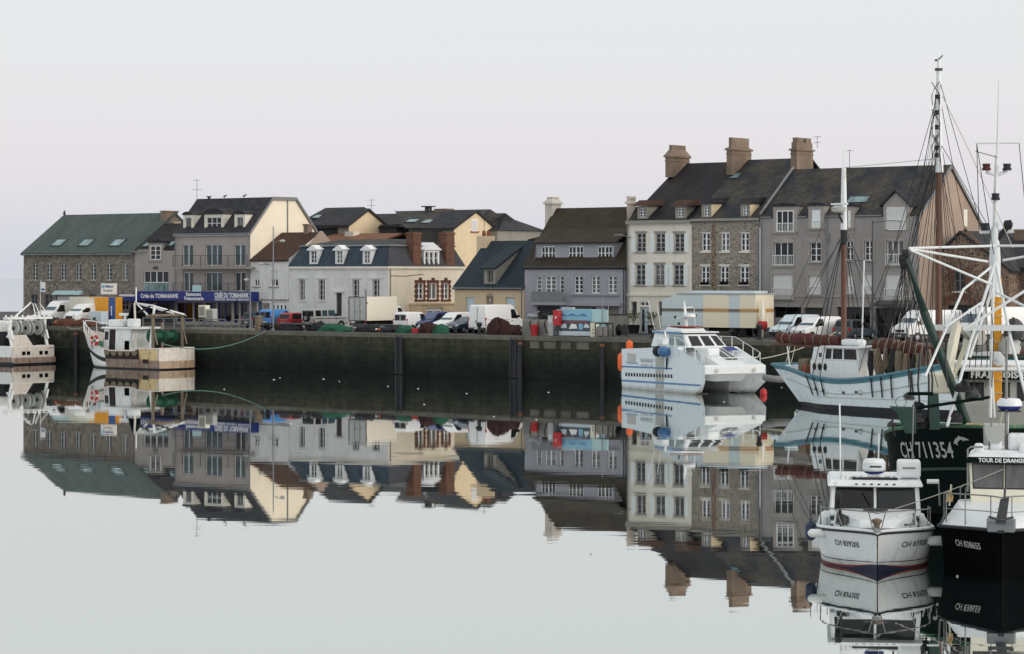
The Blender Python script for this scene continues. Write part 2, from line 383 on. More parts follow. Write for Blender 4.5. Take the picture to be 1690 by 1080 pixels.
def text_mesh(s, size, bold):
    key = (s, size, bold)
    if key not in _tc:
        cu = bpy.data.curves.new('t', 'FONT'); cu.body = s; cu.size = size; cu.resolution_u = 2; cu.offset = size * bold; cu.extrude = 0
        ob = bpy.data.objects.new('t', cu); COL.objects.link(ob)
        dg = bpy.context.evaluated_depsgraph_get(); me = bpy.data.meshes.new_from_object(ob.evaluated_get(dg))
        vs = [tuple(v.co) for v in me.vertices]; fs = [tuple(p.vertices) for p in me.polygons]
        bpy.data.objects.remove(ob); bpy.data.meshes.remove(me)
        _tc[key] = (vs, fs)
    return _tc[key]
def text_mb(s, size, f, width=None, bold=.035):
    """lettering mapped by f(x, y) -> point; width fits the line to that length"""
    vs, fs = text_mesh(s, size, bold)
    x0 = min(v[0] for v in vs); x1 = max(v[0] for v in vs); k = (width / (x1 - x0)) if width else 1
    mb = MB(); mb.faces([f((v[0] - x0) * k, v[1]) for v in vs], fs)
    return mb
# ---------------------------------------------------------------- architecture
WR = random.Random(11)
def FR(v): return lambda a, d, z: (a, v + d, z)           # facade facing the water; d goes into the wall
def SD(u): return lambda a, d, z: (u - d, a, z)           # wall facing right along the row
def wall_holes(mb, f, a0, a1, z0, z1, holes, depth=.22):
    As = sorted({a0, a1, *[x for h in holes for x in h[:2]]}); Zs = sorted({z0, z1, *[x for h in holes for x in h[2:4]]})
    As = [a for a in As if a0 <= a <= a1]; Zs = [z for z in Zs if z0 <= z <= z1]
    for i in range(len(As) - 1):
        for j in range(len(Zs) - 1):
            ca, cz = (As[i] + As[i + 1]) / 2, (Zs[j] + Zs[j + 1]) / 2
            if any(h[0] < ca < h[1] and h[2] < cz < h[3] for h in holes): continue
            mb.poly([f(As[i], 0, Zs[j]), f(As[i + 1], 0, Zs[j]), f(As[i + 1], 0, Zs[j + 1]), f(As[i], 0, Zs[j + 1])])
    for a, b, c, d in holes:
        for p, q in (((a, c), (a, d)), ((a, d), (b, d)), ((b, d), (b, c)), ((b, c), (a, c))):
            mb.poly([f(p[0], 0, p[1]), f(q[0], 0, q[1]), f(q[0], depth, q[1]), f(p[0], depth, p[1])])
def window(T, f, r, cols=2, rows=3, fm='white_paint', gm='glass_dark', rec=.14, parent=None, bar=.05, fw=.08, sill=None, label=None, name='window'):
    a0, a1, z0, z1 = r
    if gm == 'glass_dark' and WR.random() < .28: gm = 'glass_pale'
    mb = MB()
    mb.box(a0, a0 + fw, rec, rec + .07, z0, z1, f); mb.box(a1 - fw, a1, rec, rec + .07, z0, z1, f)
    mb.box(a0 + fw, a1 - fw, rec, rec + .07, z0, z0 + fw, f); mb.box(a0 + fw, a1 - fw, rec, rec + .07, z1 - fw, z1, f)
    for i in range(1, cols):
        c = a0 + (a1 - a0) * i / cols; w = fw * .75 if (cols == 2 or i * 2 == cols) else bar * .7
        mb.box(c - w, c + w, rec + .004, rec + .066, z0 + fw, z1 - fw, f)
    for j in range(1, rows):
        c = z0 + (z1 - z0) * j / rows
        xs = [a0 + fw] + [a0 + (a1 - a0) * i / cols for i in range(1, cols)] + [a1 - fw]
        for i in range(len(xs) - 1): mb.box(xs[i] + .02, xs[i + 1] - .02, rec + .012, rec + .06, c - bar / 2, c + bar / 2, f)
    fo = T.add(name, mb, fm, parent, label)
    g = MB(); g.poly([f(a0 + .01, rec + .05, z0 + .01), f(a1 - .01, rec + .05, z0 + .01), f(a1 - .01, rec + .05, z1 - .01), f(a0 + .01, rec + .05, z1 - .01)])
    T.add('pane', g, gm, parent or fo)
    if sill:
        s = MB(); s.box(a0 - .12, a1 + .12, -.1, rec - .003, z0 - .12, z0 - .003, f); T.add('sill', s, sill, parent or fo)
    return fo
def surround(T, f, r, mat, w=.16, parent=None, proud=.04, sill=True):
    a0, a1, z0, z1 = r; mb = MB()
    mb.box(a0 - w, a0 - .003, -proud, .02, z0, z1, f); mb.box(a1 + .003, a1 + w, -proud, .02, z0, z1, f)
    mb.box(a0 - w, a1 + w, -proud - .01, .02, z1 + .003, z1 + w, f)
    if sill: mb.box(a0 - w - .05, a1 + w + .05, -proud - .08, .02, z0 - .14, z0 - .003, f)
    return T.add('surround', mb, mat, parent)
def railing(T, f, a0, a1, z0, z1, d, mat='white_paint', step=.14, parent=None, name='balustrade'):
    mb = MB(); n = max(2, int((a1 - a0) / step))
    mb.box(a0, a1, d - .03, d + .03, z1 - .05, z1, f); mb.box(a0, a1, d - .02, d + .02, z0, z0 + .04, f)
    for i in range(n + 1):
        c = a0 + (a1 - a0) * i / n; mb.box(c - .015, c + .015, d - .014, d + .014, z0 + .04, z1 - .05, f)
    return T.add(name, mb, mat, parent)
def closed_panel(T, f, r, mat, name='door', rec=.16, parent=None, lines=0, handle=False):
    a0, a1, z0, z1 = r; mb = MB(); mb.box(a0, a1, rec, rec + .06, z0, z1, f)
    for i in range(1, lines + 1):
        c = z0 + (z1 - z0) * i / (lines + 1); mb.box(a0 + .05, a1 - .05, rec - .015, rec, c - .02, c + .02, f)
    o = T.add(name, mb, mat, parent)
    if handle:
        h = MB(); h.box(a1 - .18, a1 - .1, rec - .06, rec - .003, z0 + 1.0, z0 + 1.15, f); T.add('handle', h, 'steel', o)
    return o
def gable_roof(T, u0, u1, ve, ze, vr, zr, vb, zb, mat, oh=.25, ohu=.15, th=.16, name='roof', parent=None):
    """two slopes: front eave (ve, ze) up to ridge (vr, zr), down to (vb, zb)"""
    k1 = (zr - ze) / (vr - ve); k2 = (zr - zb) / (vb - vr)
    top = [(ve - oh, ze - oh * k1), (vr, zr), (vb + oh, zb - oh * k2)]
    mb = MB(); mb.prism_u([top[0], top[1], top[2], (top[2][0], top[2][1] - th), (vr, zr - th * 1.2), (top[0][0], top[0][1] - th)], u0 - ohu, u1 + ohu)
    return T.add(name, mb, mat, parent)
def end_wall(mb, u, pts): mb.poly([(u, v, z) for v, z in pts])
def gutter(T, u0, u1, v, z, mat='zinc', r=.07, down=None):
    mb = MB(); mb.tube([(u0, v, z), (u1, v, z)], r, 8); g = T.add('gutter', mb, mat)
    if down:
        for u in down:
            d = MB(); d.tube([(u, v + .05, z), (u, v + .16, z - .35), (u, v + .16, QZ)], .05, 6); T.add('downpipe', d, mat)
def chimney(T, r, v0, v1, mat, cap=.12, capmat=None, pots=0, potmat='terracotta', parent=None, neck=True):
    """r: u0,u1,z0,z1"""
    u0, u1, z0, z1 = r; mb = MB(); h = z1 - z0
    if neck:
        mb.box(u0, u1, v0, v1, z0, z1 - h * .26)
        mb.box(u0 - cap, u1 + cap, v0 - cap, v1 + cap, z1 - h * .26, z1 - h * .2)
        t = cap * 1.2
        a = [(u0 - cap * .7, v0 - cap * .7), (u1 + cap * .7, v0 - cap * .7), (u1 + cap * .7, v1 + cap * .7), (u0 - cap * .7, v1 + cap * .7)]
        b = [(u0 + t, v0 + t), (u1 - t, v0 + t), (u1 - t, v1 - t), (u0 + t, v1 - t)]
        mb.prism([(*p, z1 - h * .2 + .002) for p in a], [(*p, z1 - .14) for p in b])
        mb.box(u0 + t * .7, u1 - t * .7, v0 + t * .7, v1 - t * .7, z1 - .137, z1)
    else:
        mb.box(u0, u1, v0, v1, z0, z1 - .18); mb.box(u0 - .06, u1 + .06, v0 - .06, v1 + .06, z1 - .18, z1)
    o = T.add('chimney', mb, mat, parent)
    for i in range(pots):
        p = MB(); c = v0 + (v1 - v0) * (i + .5) / pots
        p.lathe([(.13, z1 + .003), (.16, z1 + .1), (.12, z1 + .4), (.15, z1 + .45)], ((u0 + u1) / 2, c, 0), 10); T.add('chimney_pot', p, potmat, parent or o, smooth=True)
    return o
def dormer(T, r, vf, slope, wallmat, roofmat, win=(2, 2), kind='flat', gm='glass_dark', inset=.16, over=.12, parent=None, fm='white_paint', cheek=None, rec=.1, low=None):
    """r: front rectangle u0,u1,z0,z1 at depth vf; slope(z)->v where the main roof reaches height z"""
    u0, u1, z0, z1 = r; f = FR(vf); vb = slope(z1) + .3
    w = (u0 + inset, u1 - inset, z0 + (inset * .7 if low is None else low), z1 - inset)
    mb = MB(); mb.mat(wallmat); wall_holes(mb, f, u0, u1, z0, z1, [w], .16)
    mb.mat(cheek or wallmat)
    vb0 = max(vf + .05, slope(z0) + .2)
    for u in (u0, u1): mb.poly([(u, vf, z0), (u, vf, z1), (u, vb, z1), (u, vb0, z0)])
    o = T.add('dormer', mb, None, parent)
    rb = MB()
    if kind == 'flat':
        rb.box(u0 - over, u1 + over, vf - over, vb + .6, z1 + .003, z1 + .13)
    elif kind == 'hip':
        h = .55; a = [(u0 - over, vf - over, z1), (u1 + over, vf - over, z1), (u1 + over, vb + .3, z1 + .1), (u0 - over, vb + .3, z1 + .1)]
        b = [(u0 - over * .4, vf + .5, z1 + h), (u1 + over * .4, vf + .5, z1 + h), (u1 + over * .4, vb + 1.2, z1 + h + .1), (u0 - over * .4, vb + 1.2, z1 + h + .1)]
        rb.prism(a, b)
    elif kind == 'gable':
        m = (u0 + u1) / 2; h = (u1 - u0) * .42; v2 = slope(z1 + h) + .3
        rb.faces([(u0 - over, vf - over, z1), (m, vf - over, z1 + h), (u1 + over, vf - over, z1), (u0 - over, v2, z1), (m, v2, z1 + h), (u1 + over, v2, z1),
                  (u0 - over, vf - over, z1 - .1), (u1 + over, vf - over, z1 - .1)], [(0, 1, 4, 3), (1, 2, 5, 4), (6, 0, 1, 2, 7)])
    elif kind == 'arch':
        n = 8; m = (u0 + u1) / 2; hw = (u1 - u0) / 2 + over; pts = []
        for i in range(n + 1):
            t = math.pi * i / n; pts.append((m - hw * math.cos(t), z1 + .42 * hw * math.sin(t)))
        rb.prism_v(pts, vf - over, slope(z1 + .3) + .5)
    T.add('dormer_roof', rb, roofmat, parent or o)
    window(T, f, w, win[0], win[1], fm=fm, gm=gm, rec=rec, parent=parent or o, fw=.06)
    return o
def skylight(T, px0, px1, y0, y1, vfun, u_shift=0, mat='skylight', lean=0.0):
    """a pane lying on the slope z -> v"""
    pass
def party_chimney(T, u, px0, px1, y_top, y_base, th=.62, style=0, mat='stone_chimney'):
    """gable stack: thin along the row, long across the ridge"""
    v0, v1 = V(px0, u), V(px1 - 5, u + th); m = (px0 + px1) / 2; zt, zb = Zu(m, y_top, u), Zu(px0, y_base, u); h = zt - zb; mb = MB()
    zc = zt - 1.15
    mb.box(u, u + th, v0, v1, zb, zc); mb.box(u - .13, u + th + .13, v0 - .13, v1 + .13, zc + .001, zc + .16)
    if style == 2:
        mb.box(u + .04, u + th - .04, v0 + .06, v1 - .06, zc + .161, zt - .42)
        for k0, k1 in ((.08, .42), (.6, .92)): mb.box(u + .06, u + th - .06, v0 + (v1 - v0) * k0, v0 + (v1 - v0) * k1, zt - .419, zt)
    else:
        a = [(u - .1, v0 - .1), (u + th + .1, v0 - .1), (u + th + .1, v1 + .1), (u - .1, v1 + .1)]; t = .14; s = .42 if style == 0 else .16; b = [(u + t, v0 + s), (u + th - t, v0 + s), (u + th - t, v1 - s), (u + t, v1 - s)]
        zm = zc + (.75 if style == 0 else .3)
        mb.prism([(*p, zc + .162) for p in a], [(*p, zm) for p in b]); mb.box(u + t, u + th - t, v0 + s, v1 - s, zm + .001, zt)
    for z in (zc - .35,): mb.box(u - .04, u + th + .04, v0 - .04, v1 + .04, z, z + .1)
    return T.add('chimney', mb, mat)
def slope_fn(ve, ze, vr, zr): return lambda z: ve + (z - ze) * (vr - ve) / (zr - ze)
def on_slope(px, py, ve, ze, vr, zr):
    """point where the ray through the pixel meets the front slope"""
    lo, hi = -2.0, 1.2
    for _ in range(50):
        t = (lo + hi) / 2; v = ve + (vr - ve) * t; z = ze + (zr - ze) * t
        if Z(px, py, v) > z: lo = t
        else: hi = t
    t = (lo + hi) / 2; v = ve + (vr - ve) * t
    return (U(px, v), v, ze + (zr - ze) * t)
def roof_window(T, px, py, w, h, ve, ze, vr, zr, parent=None):
    u, v, z = on_slope(px, py, ve, ze, vr, zr); s = Vector((0, vr - ve, zr - ze)).normalized(); n = Vector((0, -s.z, s.y))
    c = Vector((u, v, z)); a = Vector((1, 0, 0)); mb = MB()
    def P(i, j, k): return tuple(c + a * i + s * j + n * k)
    for x0, x1, y0, y1 in ((-w / 2, -w / 2 + .08, -h / 2, h / 2), (w / 2 - .08, w / 2, -h / 2, h / 2), (-w / 2 + .08, w / 2 - .08, -h / 2, -h / 2 + .08), (-w / 2 + .08, w / 2 - .08, h / 2 - .08, h / 2)):
        mb.hexa([P(x0, y0, -.05), P(x1, y0, -.05), P(x1, y1, -.05), P(x0, y1, -.05), P(x0, y0, .1), P(x1, y0, .1), P(x1, y1, .1), P(x0, y1, .1)])
    fo = T.add('skylight', mb, 'dark_grey')
    g = MB(); g.poly([P(-w / 2 + .07, -h / 2 + .07, .06), P(w / 2 - .07, -h / 2 + .07, .06), P(w / 2 - .07, h / 2 - .07, .06), P(-w / 2 + .07, h / 2 - .07, .06)])
    T.add('pane', g, 'skylight', fo)
def antenna(T, u, v, z0, z1, parent=None, arms=(.9, .6)):
    mb = MB(); mb.tube([(u, v, z0), (u, v, z1)], .025, 6)
    for i, a in enumerate(arms):
        z = z1 - .1 - i * (z1 - z0) * .45
        mb.tube([(u - a / 2, v, z), (u + a / 2, v, z)], .015, 5)
        for k in range(4): x = u - a / 2 + a * k / 3; mb.tube([(x, v - .22, z), (x, v + .22, z)], .012, 4)
    return T.add('antenna', mb, 'dark_grey', parent)
# ================================================================ the row of houses
def house1():   # stone warehouse
    u0, u1 = U(39), U(222); T = row_thing('stone_warehouse', 'long grey stone warehouse with green slate roof at the far end of the row', 'warehouse', u0)
    ze = Z(130, 414); vr, zr = V(106.4, u0), Zu(106.4, 355, u0); vb = 2 * vr
    f = FR(0); holes = [R(x - 5, x + 5, 435.5, 463) for x in (57.5, 80.6, 104.5, 129, 153.3, 179.5, 206)]
    low = [R(x - 6, x + 6, 486, 512) for x in (56, 80)] + [R(x - 5.5, x + 5.5, 486, 512) for x in (152, 206)]
    gar = R(92, 136, 489, 528)
    mb = MB(); wall_holes(mb, f, u0, u1, QZ, ze, holes + low + [gar], .25)
    for u in (u0, u1): end_wall(mb, u, [(0, QZ), (0, ze), (vr, zr - .1), (vb, ze), (vb, QZ)])
    mb.poly([(u0, vb, QZ), (u1, vb, QZ), (u1, vb, ze), (u0, vb, ze)])
    T.add('wall', mb, 'stone_grey')
    for h in holes:
        window(T, f, h, 2, 4, fm='light_grey', gm='glass_dark', rec=.1, fw=.09, sill='concrete')
    for h in low: window(T, f, h, 2, 3, fm='mid_grey', gm='glass_black', rec=.1)
    closed_panel(T, f, gar, 'blind', 'garage_door', lines=5)
    aw = MB(); a0, a1, z0, z1 = R(91, 137, 480, 487); aw.prism_u([(-.003, z0), (-.003, z1), (-.5, z0 + .1), (-.5, z0)], a0, a1); T.add('shutter_box', aw, 'aqua_paint')
    gable_roof(T, u0, u1, 0, ze, vr, zr, vb, ze, 'slate_green', oh=.35, ohu=.12)
    gutter(T, u0, u1, -.38, ze - .42, down=[u1 - .15])
    for px in (97.5, 143, 194): roof_window(T, px, 401, 1.7, 1.4, 0, ze, vr, zr)
    v0, v1 = V(266, u1 - .7), V(294, u1); m_ = MB(); m_.box(u1 - .8, u1 - .02, v0, v1, ze + 1, Zu(280, 350, u1)); m_.box(u1 - .87, u1 + .05, v0 - .07, v1 + .07, Zu(280, 350, u1) + .001, Zu(280, 348, u1)); T.add('chimney', m_, 'stone_chimney')
    fin = MB(); fin.lathe([(.1, zr), (.16, zr + .15), (.06, zr + .5)], (u0, vr, 0), 8); T.add('finial', fin, 'dark_grey')
    g = MB(); g.box(u1 - .02, u1 + .3, vr - .4, vb - .5, ze, zr - 1); T.add('parapet', g, 'plaster_sand')
    return T
def house2():
    u0, u1 = U(222) + .02, U(290) - .02; T = row_thing('narrow_house', 'narrow grey house with arched dormer between the stone warehouse and the balcony house', 'house', u0)
    ze = Z(255, 411.6); vr, zr = 4.2, Z(280, 369, 4.2); vb = 8.4; f = FR(0)
    w1 = R(236.8, 277.7, 447.5, 480); d = R(246, 268, 398, 430); w2 = R(249.5, 265, 406, 429)
    mb = MB(); wall_holes(mb, f, u0, u1, QZ, ze, [w1, (w2[0], w2[1], w2[2], ze)])
    end_wall(mb, u1, [(0, QZ), (0, ze), (vr, zr - .1), (vb, ze), (vb, QZ)])
    T.add('wall', mb, 'plaster_house')
    z_ = w1[2] + (w1[3] - w1[2]) * .4
    window(T, f, (w1[0], w1[1], z_, w1[3]), 4, 1, sill=None)
    p = MB(); p.box(w1[0], w1[1], .0, .05, w1[2], z_ - .03); T.add('balustrade', p, 'glass_sheet')
    gable_roof(T, u0, u1, 0, ze, vr, zr, vb, ze, 'slate_black', oh=0, ohu=-.01)
    dormer(T, (w2[0] - .35, w2[1] + .35, w2[2] - .25, w2[3] + .3), -.03, slope_fn(0, ze, vr, zr), 'plaster_house', 'slate_dark', (2, 3), 'arch', inset=.3, rec=-.02, low=.25)
    for px in (243, 283.5): roof_window(T, px, 404 if px < 260 else 403, .9, 1.0, 0, ze, vr, zr)
    sl = MB(); m = (d[0] + d[1]) / 2; sl.box(m - 1, m + 1, -.12, -.003, w2[2] - .2, w2[2] - .06); T.add('sill', sl, 'concrete')
    s2 = MB(); s2.box(m - .35, m + .35, -.05, -.003, w2[2] - 1.0, w2[2] - .7); T.add('vent', s2, 'dark_grey')
    gutter(T, u0, m - 1.2, -.28, ze - .3, down=[u1 - .1] if 0 else None)
    # shopfront below
    s = R(226, 288, 497, 530); sh_ = MB(); sh_.box(u0 + .2, u1, -.06, -.003, QZ + .05, s[3]); T.add('shopfront', sh_, 'dark_grey')
    for a, b in ((228, 243), (245, 262), (264, 285)):
        r = R(a, b, 500, 526); window(T, FR(-.2), r, 1, 1, fm='navy', gm='glass_black', rec=.06)
    return T
def house3():
    u0, u1 = U(290), U(413); T = row_thing('balcony_house', 'tall grey house with two long balconies, blue shop fascia and cream right gable', 'house', u0)
    ze = Z(350, 385); f = FR(0)
    va, za = V(449, u1), Zu(449, 325.5, u1); vb_, zb_ = V(487.8, u1), Zu(487.8, 326.7, u1); vc = vb_ + va; zc = ze
    doors = [R(301, 318.8, 404, 438.5), R(338.7, 366.5, 404, 438.5), R(386, 405, 404, 438.5), R(302.4, 318.8, 449.5, 481), R(338.7, 366.5, 449.5, 481), R(387, 405, 449.5, 481)]
    shop = [R(292, 318, 500, 531), R(320, 336, 500, 531), R(339, 356, 500, 531), R(359, 382, 500, 531), R(386, 394, 498, 533), R(397, 410, 500, 531)]
    mb = MB(); mb.mat('plaster_grey'); wall_holes(mb, f, u0, u1, QZ, ze, doors + shop)
    mb.mat('plaster_cream'); end_wall(mb, u1, [(0, QZ), (0, ze), (va, za - .1), (vb_, zb_ - .1), (vc, zc), (vc, QZ)])
    mb.mat('plaster_grey'); end_wall(mb, u0, [(0, QZ), (0, ze), (va, za - .1), (vb_, zb_ - .1), (vc, zc), (vc, QZ)])
    mb.poly([(u0, vc, QZ), (u1, vc, QZ), (u1, vc, zc), (u0, vc, zc)])
    T.add('wall', mb, None)
    co = MB(); co.box(u0 - .05, u1 + .05, -.28, .0, ze - .28, ze - .02); T.add('cornice', co, 'light_grey')
    rb = MB(); k = (za - ze) / va
    pr = [(-.25, ze), (va, za), (vb_, zb_), (vc + .25, zc)]
    rb.prism_u(pr + [(vc + .1, zc - .1), (vb_, zb_ - .22), (va, za - .22), (-.1, ze - .015)], u0 - .1, u1 + .14); T.add('roof', rb, 'slate_dark')
    vg = MB()   # verge boards on the right gable
    for (p, q) in ((pr[0], pr[1]), (pr[1], pr[2]), (pr[2], pr[3])): vg.hexa([(u1 + .145, p[0], p[1] - .3), (u1 + .2, p[0], p[1] - .3), (u1 + .2, q[0], q[1] - .3), (u1 + .145, q[0], q[1] - .3), (u1 + .145, p[0], p[1] + .04), (u1 + .2, p[0], p[1] + .04), (u1 + .2, q[0], q[1] + .04), (u1 + .145, q[0], q[1] + .04)])
    T.add('verge_board', vg, 'mid_grey')
    dp = MB(); vm = V(474, u1); dp.tube([(u1 + .08, vm, za - .3), (u1 + .08, vm, za - 6)], .06, 6); T.add('downpipe', dp, 'zinc')
    for i, h in enumerate(doors):
        window(T, f, h, 2 if (i % 3 != 1) else 3, 1, gm='glass_teal' if i % 3 != 2 or i < 3 else 'glass_dark', rec=.16, fw=.07, name='balcony_door')
    for h in shop: window(T, f, h, 2 if h[1] - h[0] > 1.4 else 1, 1, fm='navy', gm='glass_black', rec=.1, name='shop_window')
    sf = slope_fn(0, ze, va, za)
    for i, (a, b, y0, y1) in enumerate(((302.4, 318.8, 355, 379.8), (337.4, 368.5, 354, 381), (387, 404.3, 354, 380))):
        v = .3; r = R(a, b, y0, y1, v); dormer(T, r, v, sf, 'plaster_bone', 'slate_dark', (1 if i != 1 else 3, 1 if i != 1 else 2), 'arch', inset=.26 if i != 1 else .3, low=.15)
    for (ys, yr, nm) in ((439.5, 421.5, 1), (482, 467, 2)):
        a0, a1 = U(285.6, -1.2), U(407.5, -1.2); z = Z(350, ys + 1.4, -1.2); zr_ = Z(350, yr, -1.2)
        b = MB(); b.box(a0, a1, -1.25, -.003, z - .2, z); bo = T.add('balcony', b, 'concrete')
        g = MB(); g.box(a0, a1, -1.21, -1.19, z + .06, zr_ - .05); T.add('glass_screen', g, 'glass_sheet', bo) if nm == 9 else None
        rl = MB(); rl.box(a0, a1, -1.22, -1.16, zr_ - .05, zr_)
        for i in range(9): c = a0 + (a1 - a0) * i / 8; rl.box(c - .025, c + .025, -1.215, -1.165, z, zr_ - .05)
        for i in range(1, 6): zz = z + (zr_ - z) * i / 6; rl.box(a0, a1, -1.2, -1.18, zz - .012, zz + .012)
        T.add('balustrade', rl, 'dark_grey', bo)
    # blue fascia with lettering
    r = R(225, 412, 481.5, 497, -1.35); fb = MB(); fb.box(r[0], r[1], -1.37, -.003, r[2], r[3]); so = T.add('shop_sign', fb, 'navy')
    h = r[3] - r[2]
    def tx(s, px0, px1, zc, size):
        a, b = U(px0, -1.38), U(px1, -1.38)
        T.add('lettering', text_mb(s, size, lambda x, y: (a + x, -1.385, zc + y), b - a, .038), 'white_paint', so)
    tx('Criée du TOMAHAWK', 232, 295, r[2] + h * .3, h * .62); tx('Restaurant', 307, 332, r[2] + h * .55, h * .52); tx('Poissonnerie', 304.5, 336, r[2] + h * .1, h * .52)
    tx('CRIÉE DU TOMAHAWK', 354, 411, r[2] + h * .38, h * .72); tx('POISSONNERIE - RESTAURANT - DEGUSTATION', 354, 411, r[2] + h * .1, h * .26)
    r2 = R(198, 224, 483, 497, -1.1); ab = MB(); ab.box(r2[0], r2[1], -1.15, -1.05, r2[2], r2[3] - .3); ab.mat('navy'); mb2 = MB(); mb2.mat('navy').box(r2[0], r2[1], -1.2, -.1, r2[2], r2[3] - .42); mb2.mat('white_paint').box(r2[0], r2[1], -1.22, -.1, r2[3] - .41, r2[3] - .2)
    T.add('shop_sign', mb2, None)
    bb = R(317, 331.5, 471, 481.5, -1.4); b = MB(); b.box(bb[0], bb[1], -1.36, -1.31, bb[2], bb[3]); T.add('sign_board', b, 'aqua_paint')
    antenna(T, U(325, va + 1), va + 1, za - .1, Zu(325, 300, u0) + .3, arms=(.8, 1.1))
    v = MB(); v.lathe([(.15, za - .2), (.15, za + .2), (.3, za + .22), (.3, za + .3)], (U(345, va + 1), va + 1, 0), 8); T.add('roof_vent', v, 'dark_grey')
    gutter(T, u0, u1, -.36, ze - .1, down=[u1 - .12, u0 + .12])
    dt = T
    for (px, v) in ((370.5, va), (403, va)): gull(px, v, za, (u0, u1))
    return T
def gull(px, v, z, _):
    first = px < 380
    t = row_thing('gull', 'small dark gull perched %s on the balcony house ridge' % ('near the middle' if first else 'near the right end'), 'bird', U(px, v), v, 'gulls on the balcony house ridge', z=z)
    u = U(px, v); b = MB(); b.tube([(u - .3, v, z + .14), (u - .15, v, z + .17), (u, v, z + .2), (u + .14, v, z + .23), (u + .2, v, z + .3), (u + .27, v, z + .34), (u + .33, v, z + .33), (u + .4, v, z + .31)], [.015, .05, .09, .08, .05, .055, .04, .006], 8)
    for s in (-.03, .03): b.tube([(u + .02, v + s, z + .14), (u + .02, v + s, z - .02)], .012, 5)
    t.add('body', b, 'dark_grey', smooth=True)
def house4():
    u0, u1 = U(413.5) + .03, U(477) - .02; T = row_thing('cottage', 'low white cottage with mossy brown tile roof beside the cream gable', 'house', u0)
    ze = Z(445, 427.3); f = FR(0)
    vr = 4.6; zr = Z(470, 384, vr); vb = 9.2
    w = [R(419, 428, 447, 473), R(446, 459, 447, 473)]; dr = R(425, 432.5, 497.5, 541); ga = R(447, 474, 498, 541)
    mb = MB(); wall_holes(mb, f, u0, u1, QZ, ze, w + [dr, ga])
    end_wall(mb, u1, [(0, QZ), (0, ze), (vr, zr - .1), (vb, ze), (vb, QZ)])
    T.add('wall', mb, 'plaster_white')
    for r in w:
        zm = r[2] + (r[3] - r[2]) * .45
        window(T, f, (r[0], r[1], r[2], zm), 2, 1, sill='concrete'); b = MB(); b.box(r[0], r[1], .06, .12, zm + .003, r[3]); T.add('roller_blind', b, 'blind')
    closed_panel(T, f, dr, 'door_blue', handle=True); g = closed_panel(T, f, ga, 'white_paint', 'garage_door')
    for i in range(4): c = ga[0] + (ga[1] - ga[0]) * (i + .6) / 4.3; s = MB(); s.box(c - .08, c + .08, .13, .157, ga[3] - 1.0, ga[3] - .35); T.add('slot', s, 'black', g)
    bd = MB(); z = Z(445, 495); bd.box(u0, u1, -.06, -.003, z - .07, z + .07); T.add('string_course', bd, 'concrete')
    q = R(415.5, 424, 500, 538); st = MB(); st.box(q[0], q[1], -.04, -.003, QZ, q[3]); q = R(433.5, 445, 500, 538); st.box(q[0], q[1], -.04, -.003, QZ, q[3]); T.add('stone_pier', st, 'stone_tall')
    gable_roof(T, u0, u1, 0, ze, vr, zr, vb, ze, 'tile_brown', oh=.2, ohu=-.01)
    gw = MB(); gw.prism_u([(vr - 2.6, zr - 2.0), (vr, zr + .1), (vr + 1.6, zr - 1.2), (vr + 1.6, zr - 3), (vr - 2.6, zr - 3)], u1 + .01, u1 + .35); T.add('gable_coping', gw, 'plaster_pink')
    for px in (444, 508):
        uu = U(px, vr); r = (uu - .28, uu + .28, zr - .9, Z(px, 370, vr)); chimney(T, r, vr - .35, vr + .35, 'stone_chimney', neck=False, pots=0)
    lamp = MB(); z = Z(440, 437); lamp.tube([(U(443), -.02, z), (U(443), -1.4, z + .1)], .04, 6); T.add('pole_bracket', lamp, 'mid_grey')
    return T
